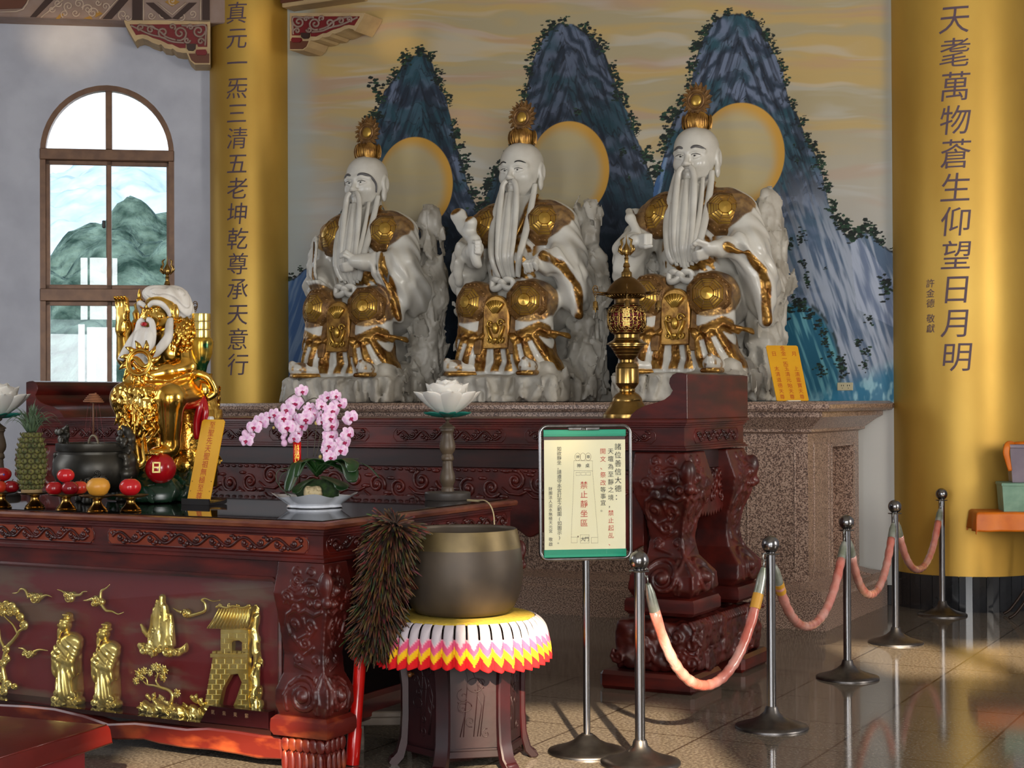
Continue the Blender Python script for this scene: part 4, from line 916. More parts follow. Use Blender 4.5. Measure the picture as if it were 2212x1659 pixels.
def crown(o0,c,s=1.0):
    c=V(c); m=MB()
    m.lathe([(.075,-.02),(.085,.0),(.10,.035),(.105,.07),(.098,.10),(.085,.12),(.05,.125),(0,.125)],24,c)
    for k in range(6):
        a=k*PI/3+.26; R_=Matrix.Rotation(a,3,'Z')
        pts=lambda u,v:c+R_@V((.02+ (.088+.012*math.sin(v*PI)+.004)*math.cos((u-.5)*1.05*(math.sin(PI*min(1,.15+v*.8))**.6))*1-.012,(.102)*math.sin((u-.5)*1.05*(math.sin(PI*min(1,.15+v*.8))**.6)),.0+v*.125))
        m.grid(pts,9,9)
        for q in (-.3,0,.3): m.tube([pts(.5+q*(1-t*.7),t) + R_@V((.004,0,0)) for t in (.1,.3,.5,.7,.9)],.0035,4)
    m.build('crown_cup',giltm,o0,60)
    f=MB(); fc=c+V((0,0,.225)); n=18
    ring=[]
    for i in range(n*4):
        a=2*PI*i/(n*4); k=i%4; rr=.088 if k in(0,) else (.10 if k==1 else (.125 if k==2 else .10)); 
        sw=.06 if k==2 else 0; top=1+.25*max(0,math.sin(a)); rr=.085+(rr-.085)*top
        ring.append((fc.x+rr*math.cos(a+sw),fc.z+rr*math.sin(a+sw)*1.08))
    f.prism(ring,.028,o=(0,fc.y-.014,0)); f.box((c.x,c.y,c.z+.135),(.05,.03,.03),.006)
    for i in range(n):
        a=2*PI*i/n+.2; p=fc+V((.085*math.cos(a),-.016,.09*math.sin(a))); q=fc+V((.118*math.cos(a+.12),-.010,.122*math.sin(a+.12))); f.tube([p,q],[.013,.003],6)
    f.tube([fc+V((.062*math.cos(t*PI/12),-.018,.062*math.sin(t*PI/12))) for t in range(24)],.010,6,closed=True)
    o=f.build('flame_halo',gilt_d,o0,50)
    MB().ell(fc+V((0,-.012,0)),(.046,.012,.046),18,8).build('halo_disc',gilt_b,o,180)
def statue_head(o0,kind):
    f=Field((-.24,-.30,1.55),(.24,.24,2.14),.0062)
    f.ell((0,.0,1.935),(.170,.195,.165)).ell((0,-.035,1.84),(.148,.160,.17),.05).ell((0,-.06,1.745),(.112,.118,.10),.05)
    f.cap((0,.03,1.74),(0,.03,1.54),.108,.12,.03)
    f.chain([(-.115,-.150,1.885),(-.06,-.180,1.898),(0,-.182,1.882),(.06,-.180,1.898),(.115,-.150,1.885)],.014,.035)
    for s in (-1,1):
        f.ell((s*.062,-.215,1.855),(.042,.034,.022),.02,neg=True); f.ell((s*.062,-.160,1.853),(.036,.030,.024),.006)
        f.chain([(s*.026,-.184,1.852),(s*.045,-.196,1.863),(s*.07,-.194,1.865),(s*.098,-.176,1.856)],.0055,.006); f.chain([(s*.026,-.184,1.850),(s*.055,-.192,1.835),(s*.098,-.176,1.852)],.005,.006)
        f.ell((s*.085,-.125,1.80),(.05,.045,.045),.05); f.ell((s*.024,-.208,1.787),(.019,.02,.015),.012)
        f.ell((s*.168,.025,1.85),(.022,.05,.08),.012); f.ell((s*.166,.005,1.755),(.02,.03,.055),.015); f.ell((s*.186,.022,1.86),(.012,.028,.05),.01,neg=True)
    f.cap((0,-.178,1.88),(0,-.222,1.797),.014,.021,.016); f.ell((0,-.226,1.792),(.02,.02,.018),.012)
    f.chain([(-.045,-.165,1.737),(-.015,-.188,1.748),(0,-.186,1.744),(.015,-.188,1.748),(.045,-.165,1.737)],.009,.01); f.chain([(-.036,-.168,1.727),(0,-.186,1.722),(.036,-.168,1.727)],.011,.01)
    f.chain([(-.05,-.166,1.732),(0,-.192,1.735),(.05,-.166,1.732)],.003,.004,neg=True); f.ell((0,-.158,1.682),(.045,.04,.032),.03)
    vs,fs=f.mesh(); h=mesh_obj('head',vs,fs,marble,o0,180)
    for s in (-1,1):
        e=MB(); e.ell((s*.058,-.187,1.853),(.0105,.008,.0095),10,8); e.tube([(s*.026,-.188,1.854),(s*.045,-.200,1.864),(s*.07,-.199,1.865),(s*.10,-.180,1.857)],.0028,5); e.build('painted_eye',inkb,h,180)
    b=MB(); th={'fan':.013,'ruyi':.006,'pearl':.012}[kind]
    for s in (-1,1):
        q=[(s*.022,-.196,1.895),(s*.05,-.203,1.917),(s*.09,-.186,1.918),(s*.13,-.145,1.895)]
        if kind=='fan': q+=[(s*.152,-.10,1.84),(s*.150,-.09,1.77)]
        q=crv(q,4); b.tube(q,[th*(.45+.55*math.sin(PI*(i+.6)/(len(q)+.6))) for i in range(len(q))],6,flat=(.5,(0,-1,.2)))
    b.build('painted_brows',inkb if kind=='ruyi' else inkg,h,180)
    # beard: thick separate locks
    L_=[]
    bz={'fan':1.00,'ruyi':.97,'pearl':1.02}[kind]
    for s in (-1,1):
        L_.append(([(s*.028,-.212,1.768),(s*.055,-.222,1.735),(s*.068,-.225,1.66),(s*.074,-.26,1.45),(s*.068,-.30,1.22),(s*.045,-.34,bz+.02)],.025))
        L_.append(([(s*.145,-.055,1.745),(s*.152,-.10,1.65),(s*.158,-.18,1.48),(s*.148,-.25,1.30),(s*.115,-.31,1.10),(s*.085,-.345,bz+.02)],.029))
        L_.append(([(s*.035,-.185,1.675),(s*.04,-.215,1.55),(s*.042,-.26,1.38),(s*.035,-.30,1.2),(s*.02,-.34,bz-.01)],.027))
    L_.append(([(0,-.195,1.68),(0,-.23,1.55),(.003,-.27,1.38),(.0,-.315,1.15),(0,-.345,bz-.03)],.030))
    if kind!='ruyi':
        for s in (-1,1): L_.append(([(s*.10,-.13,1.69),(s*.11,-.20,1.5),(s*.105,-.26,1.32),(s*.08,-.31,1.14),(s*.06,-.34,bz)],.022))
    for i,(q,r) in enumerate(L_):
        q=crv(q,6); n=len(q); m=MB(); r*=.82
        m.tube(q,[r*(.55+.75*math.sin(PI*min(1,.18+.55*(j/n)))-.75*max(0,j/n-.55)) for j in range(n)],10,flat=(.7,(0,-1,0)))
        m.build('beard_lock',marble,h,180)
    crown(h,(0,.01,2.075))
    h.rotation_euler=(0,0,0); return h
def fingers(f,root,dirs,rs=.017,k=.006):
    for pts in dirs: f.chain([root]+pts if False else pts,[rs*(1-.18*i) for i in range(len(pts))],k)
def statue(kind,px,label):
    # px: where the figure's axis meets the platform top
    dpl=.80; base=PP+UP*1.573; n=WD; p=atP(px,868,PP+WD*dpl,WD); loc=V((p.x,p.y,1.573))
    o0=thing('marble_deity_statue',loc,WROT,label,'statue','marble deities on the granite platform')
    SX=1
    # --- carved rock: base block and back
    f=Field((-.82,-.82,-.01),(.86,.52,1.74),.0145)
    f.box((.0,-.16,.105),(1.04,1.02,.22),.04,.02)
    f.box((.02,.22,.6),(1.06,.36,1.2),.10,.05); f.box((.46,.12,.55),(.24,.42,1.1),.08,.06); f.box((-.56,.10,.45),(.22,.40,.9),.08,.06)
    f.cap((.53,.12,.9),(.51,.18,1.50),.14,.085,.06); f.cap((.51,.18,1.45),(.52,.16,1.56),.08,.06,.04)
    if kind=='pearl': f.cap((-.54,.12,.8),(-.52,.10,1.46),.17,.08,.06)
    elif kind=='ruyi': f.cap((-.55,.12,.8),(-.50,.12,1.30),.15,.09,.06)
    else: f.cap((-.50,.12,.8),(-.46,.02,1.16),.15,.10,.06)
    f.box((.31,-.36,.16),(.34,.5,.33),.08,.05)
    sd={'fan':1,'ruyi':5,'pearl':9}[kind]
    def dsp(x,y,z):
        w=np.where((z>.205)&(x<.5)&(y<-.2),.15,1); return w*(.06*facets(x*6.5+.3*z,y*6.5,z*4.0,sd,1.1)+.022*facets(x*13,y*13,z*8,sd+3,1.1)+.02*np.sin((x+y*.6)*46+fbm(x*6,y*6,z*3,2,sd)*9)*smf(.21,.17,z))
    f.disp(dsp); f.D[:,:,0]=9; vs,fs=f.mesh(); mesh_obj('rock_throne',vs,fs,rockm,o0,48)
    # --- robed seated body
    f=Field((-.72,-.80,.20),(.74,.34,1.72),.0092); S=f
    f.ell((0,.02,1.12),(.33,.24,.50)).ell((0,-.02,.80),(.44,.36,.26),.08).ell((0,-.06,1.02),(.25,.26,.28),.08)
    f.cap((-.24,.02,1.46),(.24,.02,1.46),.165,None,.09); f.cap((0,.03,1.40),(0,.02,1.62),.15,.115,.06)
    for s in (-1,1):
        f.cap((s*.15,-.05,.76),(s*.25,-.42,.80),.19,.165,.07); f.cap((s*.25,-.44,.78),(s*.24,-.50,.36),.155,.16,.06)
        f.cap((s*.25,-.44,.40),(s*.33,-.44,.25),.15,.13,.06)
    f.ell((0,-.36,.50),(.36,.20,.32),.08); f.cap((-.36,-.42,.24),(.38,-.42,.24),.10,None,.06); f.cap((-.2,-.52,.23),(.22,-.52,.23),.07,None,.05)
    G=[]   # gilded strokes: polyline, radius
    # arms
    if kind=='ruyi':
        f.cap((.34,.0,1.42),(.46,-.10,1.14),.145,.14,.05); f.cap((.46,-.10,1.12),(.40,-.40,1.08),.135,.10,.05)
        f.chain([(.46,-.18,1.10),(.54,-.30,.98),(.57,-.34,.70)],[.13,.09,.055],.05); f.ell((.50,-.22,.92),(.13,.20,.24),.05)
        f.ell((.345,-.50,1.06),(.055,.07,.04),.03)
        for i in range(4): x=.305+.028*i; f.chain([(x,-.54,1.085),(x-.006,-.585,1.06),(x-.006,-.59,1.01)],[.018,.017,.014],.006)
        f.chain([(.30,-.48,1.06),(.272,-.53,1.04),(.268,-.56,1.0)],[.018,.016,.013],.006)
        G+=[([(.42,-.47,1.13),(.52,-.40,1.06),(.58,-.36,.92),(.60,-.35,.68)],.042)]
        f.cap((-.34,.0,1.42),(-.46,-.06,1.16),.14,.13,.05); f.cap((-.46,-.08,1.16),(-.24,-.36,1.20),.12,.075,.05); f.ell((-.20,-.40,1.22),(.06,.055,.06),.02)
        for i in range(4): z=1.265-.028*i; f.chain([(-.17,-.425,z),(-.14,-.455,z),(-.165,-.475,z-.002)],[.018,.017,.014],.006)
        f.chain([(-.21,-.44,1.27),(-.18,-.47,1.265)],[.018,.014],.006)
        f.chain([(-.46,-.10,1.10),(-.50,-.22,.96),(-.44,-.34,.86)],[.12,.09,.05],.05)
        f.chain([(-.47,-.14,1.30),(-.42,-.28,1.26),(-.40,-.36,1.10),(-.44,-.38,.96)],.03,.03)
        # forked sceptre stem with cut ends
        f.chain([(-.20,-.42,1.10),(-.22,-.40,1.28),(-.36,-.30,1.40),(-.44,-.26,1.50)],[.04,.05,.06,.065],.02); f.cap((-.30,-.34,1.35),(-.26,-.38,1.43),.05,.05,.02)
    elif kind=='fan':
        f.cap((.34,.0,1.42),(.44,-.12,1.16),.145,.13,.05); f.cap((.44,-.14,1.15),(.20,-.40,1.16),.115,.07,.05); f.ell((.15,-.43,1.165),(.06,.05,.055),.02)
        for i in range(3): z=1.15-.024*i; f.chain([(.12,-.45,z),(.07,-.475,z-.01),(.035,-.465,z-.015)],[.018,.016,.013],.006)
        f.chain([(.13,-.46,1.19),(.09,-.49,1.215),(.05,-.485,1.20)],[.018,.016,.013],.006); f.chain([(.14,-.45,1.21),(.10,-.47,1.245),(.055,-.475,1.225)],[.019,.017,.014],.006)
        f.chain([(.42,-.2,1.12),(.44,-.30,.96),(.43,-.36,.72)],[.13,.10,.06],.05); f.ell((.46,-.14,.98),(.14,.2,.26),.05)
        for dx in (0,.06): f.chain([(.30+dx,-.36,1.22),(.31+dx,-.42,1.05),(.36+dx,-.45,.86)],.026,.02)
        G+=[([(.42,-.34,1.30),(.41,-.42,1.1),(.43,-.44,.92),(.47,-.43,.68)],.044)]
        f.cap((-.33,.0,1.42),(-.42,-.05,1.16),.14,.12,.05); f.cap((-.42,-.06,1.14),(-.30,-.34,1.0),.11,.08,.05); f.ell((-.27,-.42,.98),(.06,.05,.05),.02)
        for i in range(4): x=-.33+.03*i; f.chain([(x,-.44,1.02),(x,-.49,1.01),(x+.002,-.485,.96)],[.018,.017,.014],.006)
        f.chain([(-.42,-.10,1.08),(-.46,-.22,.95),(-.40,-.30,.88)],[.12,.09,.05],.05)
    else:
        f.cap((.34,.0,1.42),(.47,-.12,1.18),.145,.135,.05); f.cap((.47,-.14,1.17),(.32,-.42,1.12),.115,.065,.05); f.ell((.27,-.46,1.115),(.06,.05,.05),.02)
        for i in range(3): z=1.105-.022*i; f.chain([(.24,-.48,z),(.19,-.51,z-.012),(.15,-.50,z-.022)],[.018,.016,.013],.006)
        f.chain([(.25,-.49,1.14),(.20,-.53,1.155),(.16,-.53,1.125)],[.018,.016,.013],.006); f.chain([(.27,-.49,1.15),(.22,-.54,1.175),(.165,-.54,1.14)],[.018,.016,.013],.006)
        f.chain([(.47,-.2,1.12),(.56,-.28,.9),(.60,-.32,.6)],[.14,.11,.06],.05); f.ell((.50,-.14,.92),(.14,.2,.30),.05)
        G+=[([(.40,-.42,1.13),(.52,-.38,1.08),(.60,-.36,.96),(.62,-.37,.84),(.63,-.37,.58)],.040)]
        f.cap((-.34,.0,1.42),(-.47,-.12,1.20),.14,.13,.05); f.cap((-.47,-.14,1.20),(-.34,-.42,1.20),.11,.07,.05); f.ell((-.30,-.47,1.20),(.07,.06,.055),.02)
        for i in range(4): z=1.235-.02*i; f.chain([(-.26,-.50,z),(-.20,-.53,z-.004*i),(-.165,-.51,z+.0)],[.018,.016,.014],.006)
        f.chain([(-.25,-.51,1.16),(-.19,-.56,1.145),(-.14,-.565,1.15)],[.019,.016,.013],.006)
        f.chain([(-.47,-.2,1.14),(-.52,-.26,.96),(-.48,-.32,.8)],[.13,.10,.05],.05)
        f.chain([(-.50,-.14,1.46),(-.44,-.26,1.40),(-.36,-.30,1.28)],.03,.03)
    # collar, waist and hem bands
    G+=[([(-.15,-.02,1.66),(-.13,-.17,1.50),(-.06,-.25,1.30),(.05,-.30,1.05)],.046),([(.15,-.02,1.66),(.13,-.17,1.50),(.06,-.25,1.30),(-.02,-.30,1.05)],.046)]
    hem=[(-.40,-.46,.62),(-.34,-.57,.56),(-.26,-.64,.52),(-.17,-.64,.50),(-.08,-.58,.55),(.0,-.56,.56),(.08,-.58,.55),(.17,-.64,.50),(.27,-.64,.52),(.36,-.57,.57),(.45,-.46,.53),(.50,-.36,.52)]
    G+=[(hem,.056)]
    f.chain(hem,.022,.02)
    for q,r in G[:-1]: f.chain(q,.014,.02)
    def dsp(x,y,z):
        d=0*x
        sk=smf(.56,.50,z)*(y<-.2)
        xs=x/(1+1.7*np.clip(.56-z,0,1)); d=d+sk*.013*np.sin(xs*2*PI/.082)
        up=smf(.9,1.0,z); d=d+up*.006*np.sin((x*2+z*5+np.sin(y*9))*9)*smf(.3,.45,np.abs(x))
        d=d+.010*np.sin((z*3+np.abs(x)*6+y*4)*7)*smf(.25,.45,np.abs(x))*smf(.55,.65,z)*smf(1.35,1.2,z)
        return d
    f.disp(dsp); vs,fs=f.mesh()
    # gilding mask
    P=vs; x,y,z=P[:,0],P[:,1],P[:,2]; g=np.zeros(len(P))
    for q,r in G: g=np.maximum(g,smf(r+.006,r-.004,poly_dist(P,q)))
    xs=x/(1+1.7*np.clip(.56-z,0,1)); st=smf(-.45,-.2,-np.sin(xs*2*PI/.082)); g=np.maximum(g,st*smf(.535,.52,z)*smf(.235,.25,z)*(y<-.25))
    g=np.maximum(g,smf(.24,.20,np.abs(x))*smf(.96,.99,z)*smf(1.34,1.30,z)*(y<-.14)*smf(-.40,-.36,y)*smf(.42,.5,fbm(x*18,y*18,z*18,2,3)))
    for s in (-1,1):   # gilded shoulder mantle around the roundels
        for c,r in (((s*.29,-.06,1.46),.20),((s*.26,-.50,.80),.205)):
            dd=np.linalg.norm((P-np.array(c))*np.array([1,.8,1]),axis=1); g=np.maximum(g,smf(r,r-.012,dd)*.92*(y<-.02))
    if kind=='ruyi':
        for c in ((-.44,-.26,1.50),(-.26,-.38,1.43)): g=np.maximum(g,smf(.055,.045,np.linalg.norm(P-np.array(c)-np.array([-.02,-.03,.05]),axis=1)))
    mesh_obj('robed_body',vs,fs,marble_g,o0,180,np.repeat(g[:,None],3,1))
    statue_head(o0,kind)
    # roundels on shoulders and knees
    for s in (-1,1):
        roundel((s*.285,-.165,1.44),(s*.42,-.85,.28),.19,.21,o0); roundel((s*.255,-.605,.79),(s*.22,-.95,.10),.178,.20,o0)
    # jewelled apron panel between the knees
    a=MB(); y0=-.60
    arch=[(-.115,.42),(.115,.42),(.115,.70)]+[(.115*math.cos(t*PI/10),.72+.12*math.sin(t*PI/10)) for t in range(0,11)]+[(-.115,.70)]
    a.prism(arch,.05,o=(0,y0-.02,0),bev=.012); ap=a.build('apron_panel',giltm,o0,40)
    j=MB()
    for k in range(7): t=-.6+.2*k; j.tube([(.0+.02*t,y0-.03,.70),(.085*math.sin(t*1.5),y0-.035,.70+.10*math.cos(t*1.2))],[.010,.014],6)
    for s in (-1,1):
        j.tube([(x_,y0-.03,z_) for x_,z_ in spiral(s*.045,.62,.035,1.1,0,s,14)],.008,5); j.tube([(s*.015,y0-.03,.46),(s*.05,y0-.035,.53),(s*.075,y0-.03,.60)],.011,6)
        j.tube([(x_,y0-.03,z_) for x_,z_ in spiral(s*.05,.485,.025,1.1,1,-s,12)],.007,5)
    j.ell((0,y0-.03,.58),(.028,.02,.045),10,8); j.ell((0,y0-.03,.49),(.02,.018,.02),10,8); j.build('apron_ornament',gilt_b,ap,180)
    for s in (-1,1):
        w=MB(); w.prism([(s*.115,.93),(s*.165,.93),(s*.19,.42),(s*.18,.375),(s*.13,.375),(s*.118,.42)],.05,o=(0,y0-.045,0),bev=.008)
        for v in range(len(w.v)): w.v[v].y+= .16*max(0,(w.v[v].z-.80)/.16)
        sb=w.build('sash_end',gilt_d,o0,40)
    kn=MB()
    for s in (-1,1): kn.tube(crv([(0,-.44,.94),(s*.04,-.47,.965),(s*.085,-.46,.955),(s*.09,-.49,.90),(s*.04,-.50,.90),(0,-.48,.93)],5),.026,8)
    kn.ell((0,-.48,.94),(.04,.03,.035),10,8); kn.build('belt_knot',marble,o0,180)
    # shoes
    for s,ang in ((-1,-.75),(1,.12)):
        m=Field((-.12,-.22,.0),(.12,.16,.16),.008); m.ell((0,.02,.065),(.075,.14,.055)).ell((0,-.10,.075),(.07,.09,.06),.03).cap((0,-.15,.07),(0,-.165,.12),.04,.028,.02).box((0,-.02,.02),(.15,.32,.036),.02,.004)
        vs,fs=m.mesh(); g=np.maximum(smf(.045,.038,vs[:,2]),smf(.45,.55,fbm(vs[:,0]*22,vs[:,1]*22,vs[:,2]*22,2,4))*(vs[:,1]<-.06)*.9)
        so_=mesh_obj('cloud_shoe',vs,fs,marble_g,o0,180,np.repeat(g[:,None],3,1)); so_.location=(s*.29+.02,-.60,.205); so_.rotation_euler=(0,0,ang)
    if kind=='fan':
        m=MB(); top=V((-.34,-.30,1.36)); bot=V((-.29,-.46,.96)); ax=(top-bot)
        def fp(u,v):
            w_=.085*math.sin(PI*min(1,.12+v*.86))**.8; e=ax.normalized(); sdv=V((.8,-.5,.1)).normalized(); nn=e.cross(sdv); return bot+ax*(.18+.95*v)+sdv*(w_*(u-.5)*2)+nn*(.03*(1-abs(u-.5)*2)+.006*math.sin(v*26+abs(u-.5)*30))
        m.grid(fp,13,30); fo=m.build('feather_fan',marble,o0,180,solid=.018); MB().tube([bot-ax*.1,bot+ax*.25,bot+ax*1.0],[.014,.012,.006],8).build('fan_quill',gilt_d,fo,180)
    if kind=='pearl':
        MB().ell((.195,-.545,1.15),.02,12,8).build('pearl',marble,o0,180)
    for o in list(o0.children_recursive):
        if o.parent!=o0 and not any(abs(v)>0 for v in o.location) and o.parent.parent is None: continue
        me=o.data
        if o.location.length>0: o.location.y+=.16; continue
        c=np.empty(len(me.vertices)*3); me.vertices.foreach_get('co',c); c=c.reshape(-1,3); c[:,1]+=.16*smf(1.18,.86,c[:,2])*smf(.40,-.05,c[:,1]); me.vertices.foreach_set('co',c.ravel()); me.update()
    return o0
statue('fan',795,'leftmost marble deity, holding a feather fan, nearest the left gold column')
statue('ruyi',1130,'middle marble deity, one fist on the knee and a forked sceptre in the other hand')
statue('pearl',1508,'rightmost and largest marble deity, both hands raised, behind the brass lantern')
# ---------------------------------------------------------------- gilded ancestor figure on the front table
def mb_gold():
    TZ=1.0845; p=atY(340,1000,8.58)
    o0=thing('gilded_ancestor_statue',(p.x,p.y,TZ),WROT,'shiny gold seated figure with white hair and beard on the front altar table','statue')
    gold=M('polished_gold_leaf',L(252,208,108),L(236,176,70),rough=.17,metal=1,scale=9,bump=.05,bscale=30,bdist=.004)
    goldr=M('embossed_gold_leaf',L(248,200,98),L(198,144,54),rough=.24,metal=1,scale=30,bump=.5,bscale=70,bdist=.006)
    white=M('white_painted_hair',L(232,226,216),L(214,205,194),rough=.5,scale=20,stretch=(1,1,.3),bump=.5,bscale=50,bdist=.005)
    green=M('green_rock_paint',L(26,58,36),L(18,38,28),rough=.25,scale=8); red=M('red_lacquer_ball',L(168,12,22),rough=.22,coat=.4)
    o0.scale=(1.055,)*3; X0=.05; X1=.15
    f=Field((-.26,-.44,.14),(.44,.22,1.02),.0058)
    c=lambda a,b,ra,rb=None,k=.02:f.cap(a,b,ra,rb,k); e=lambda q,r,k=.02:f.ell(q,r,k)
    e((X0,.02,.76),(.125,.11,.15)); e((X0+.02,.0,.64),(.115,.11,.09),.03); e((X0+.06,.02,.52),(.18,.15,.09),.04)
    c((X0-.11,.03,.83),(X0+.10,.03,.83),.072,None,.04)
    f.box((X0+.025,.0,.590),(.235,.22,.05),.02,.008)
    # arms
    c((X0+.10,.03,.82),(X0+.135,.01,.66),.064,.055); c((X0+.135,.01,.648),(X0+.07,-.20,.612),.053,.036); c((X0+.10,-.10,.631),(X0+.095,-.11,.630),.049,None,.008)
    e((X0+.05,-.225,.605),(.045,.035,.022))
    for i in range(4): f.chain([(X0+.04-.004*i,-.235,.59+.014*i),(X0-.005,-.25,.585+.015*i),(X0-.035,-.262+.006*i,.595+.016*i)],[.011,.010,.008],.004)
    f.chain([(X0+.06,-.23,.625),(X0+.05,-.262,.645),(X0+.04,-.28,.67)],[.012,.011,.009],.005)
    c((X0-.11,.03,.82),(X0-.19,-.05,.71),.060,.053); c((X0-.19,-.06,.71),(X0-.17,-.11,.87),.054,.036); c((X0-.173,-.105,.845),(X0-.172,-.106,.855),.043,None,.006)
    f.box((X0-.165,-.122,.925),(.075,.034,.085),.015,.02)
    for i in range(4): x=X0-.197+.021*i; f.chain([(x,-.124,.955),(x+.001,-.131,.992),(x+.003,-.149,1.005)],[.0115,.0105,.008],.004)
    f.chain([(X0-.13,-.13,.90),(X0-.11,-.15,.935),(X0-.11,-.16,.965)],[.013,.012,.009],.006)
    # legs
    c((X1-.09,-.02,.52),(X1-.13,-.25,.50),.092,.078); c((X1-.13,-.255,.50),(X1-.095,-.20,.20),.072,.046); e((X1-.10,-.25,.165),(.045,.08,.03))
    c((X1+.08,-.02,.52),(X1+.15,-.25,.50),.092,.074); c((X1+.15,-.26,.50),(X1+.125,-.23,.265),.070,.044); c((X1+.125,-.23,.275),(X1+.125,-.23,.282),.05,None,.008); e((X1+.115,-.275,.243),(.045,.085,.028))
    for i in range(5): e((X1+.085+.016*i,-.352,.235),(.009,.014,.010),.004)
    e((X1-.01,-.27,.44),(.09,.05,.13),.03); e((X1-.02,-.17,.53),(.17,.15,.05),.03); c((X0,.02,.86),(X0,.0,.90),.06,None,.02)
    def dsp(x,y,z):
        lf=smf(.575,.55,z)*smf(.30,.34,z)*smf(.15,.12,np.abs(x-X1+.02)); f1,f2=cells(x*40,y*40,z*30,4); return -lf*.013*(1-f1*1.4)
    f.disp(dsp); vs,fs=f.mesh(); mesh_obj('body',vs,fs,gold,o0,180)
    # head
    h=Field((-.10,-.16,.80),(.23,.14,1.06),.0042); hx=X0-.005; hz=.925
    E=lambda x,y,z,r,k=.012,neg=False: h.ell((hx+x,y-.025,hz+z),r,k,None,neg)
    E(0,0,.01,(.082,.095,.095)); E(0,-.03,-.045,(.066,.065,.055),.03); h.cap((hx,0,hz-.06),(hx,.01,hz-.12),.055,.06,.02)
    for s in (-1,1):
        E(s*.034,-.098,.012,(.024,.02,.012),.01,True); E(s*.034,-.078,.010,(.018,.014,.010),.004); E(s*.048,-.068,-.02,(.028,.024,.022),.02); E(s*.013,-.108,-.026,(.011,.011,.009),.006)
        E(s*.084,.01,.0,(.012,.026,.045),.006); E(s*.094,.008,.004,(.006,.014,.026),.005,True)
    h.cap((hx,-.108,hz+.022),(hx,-.132,hz-.022),.009,.013,.008); h.chain([(hx-.055,-.105,hz+.034),(hx,-.118,hz+.028),(hx+.055,-.105,hz+.034)],.010,.015)
    vs,fs=h.mesh(); hd=mesh_obj('head',vs,fs,gold,o0,180)
    MB().ell((hx,-.150,hz-.060),(.020,.012,.011),14,8).build('red_mouth',red,hd,180)
    w=Field((-.14,-.20,.50),(.27,.20,1.10),.0052)
    w.ell((hx,.015,hz+.085),(.088,.10,.055),.02).ell((hx-.02,-.05,hz+.098),(.062,.05,.038),.02).ell((hx+.03,.06,hz+.05),(.075,.07,.08),.03)
    w.chain([(hx+.06,.07,hz+.02),(hx+.085,.10,hz-.10),(hx+.10,.10,hz-.24),(hx+.12,.09,hz-.36)],[.055,.045,.035,.02],.02)
    w.disp(lambda x,y,z:.004*np.sin((x*3-y*2+z*2.2+.1*np.sin(y*30))*60)); vs,fs=w.mesh(); mesh_obj('white_hair',vs,fs,white,hd,180)
    b=MB()
    def lock(q,r): 
        q=crv(q,6); n=len(q); b.tube(q,[r*(.5+.8*math.sin(PI*min(1,.2+.55*j/n))-.7*max(0,j/n-.55)) for j in range(n)],9,flat=(.75,(0,-1,0)))
    for s in (-1,1):
        lock([(hx+s*.012,-.138,hz-.036),(hx+s*.038,-.138,hz-.05),(hx+s*.05,-.14,hz-.10),(hx+s*.055,-.155,hz-.17),(hx+s*.035,-.165,hz-.23)],.014)
        lock([(hx+s*.02,-.12,hz-.085),(hx+s*.028,-.145,hz-.12),(hx+s*.02,-.165,hz-.20),(hx+s*.01,-.17,hz-.255)],.030)
        lock([(hx+s*.075,-.045,hz-.035),(hx+s*.095,-.075,hz-.08),(hx+s*(.115 if s>0 else .10),-.11,hz-.13),(hx+s*(.09 if s>0 else .115),-.15,hz-.19),(hx+s*(.05 if s>0 else .125),-.18,hz-.235)],.021)
    lock([(hx,-.125,hz-.085),(hx,-.155,hz-.14),(hx+.005,-.17,hz-.22),(hx+.01,-.175,hz-.28)],.034)
    for s in (-1,1): lock([(hx+s*.012,-.128,hz+.03),(hx+s*.04,-.128,hz+.046),(hx+s*.07,-.105,hz+.04),(hx+s*.085,-.075,hz+.01),(hx+s*.088,-.06,hz-.02)],.012)
    b.build('white_beard',white,hd,180)
    # yin-yang sun disc with rays
    s=MB(); cc=V((X0+.085,-.285,.672)); FM=frame_of((.25,-.95,.15)); P=lambda a,r,z=0: cc+FM@V((r*math.cos(a),r*math.sin(a),z))
    s.tube([P(2*PI*i/36,.062) for i in range(36)],.011,8,closed=True); s.tube([P(2*PI*i/36,.049,.004) for i in range(36)],.004,6,closed=True)
    for i in range(12):
        a=2*PI*i/12+.15; s.tube([P(a-.05,.066),P(a+.03,.09),P(a+.14,.112)],[.017,.012,.003],7,flat=(.6,FM@V((0,0,1))))
    s.tube([cc+FM@V((-.055+.11*t/16,.02*math.sin((t/16)*2*PI),0)) for t in range(17)],[.006+.010*math.sin(PI*t/16) for t in range(17)],8)
    s.build('yin_yang_sun',gold,o0,180)
    # gilded rock seat, pagoda in the crook of the raised arm, belt tassels
    r=Field((-.16,-.22,.12),(.44,.28,.60),.008); r.box((X1-.03,.06,.34),(.27,.24,.40),.05); r.disp(lambda x,y,z:.05*facets(x*13,y*13,z*9,2,1.1)); vs,fs=r.mesh(); mesh_obj('gilded_rock_seat',vs,fs,goldr,o0,40)
    pg=MB(); pg.lathe([(.04,.80),(.05,.83),(.036,.85),(.043,.88),(.03,.90),(.036,.93),(.024,.95),(.03,.975),(.014,.985),(.017,1.0),(.008,1.01),(.01,1.02),(.006,1.04),(0,1.055)],20,(X0-.155,-.01,0)); pg.tube([(X0-.11,.04,.80),(X0-.15,0,.82)],.04,8); pg.build('gilded_pagoda',gold,o0,40)
    t=MB(); xs=X1-.03
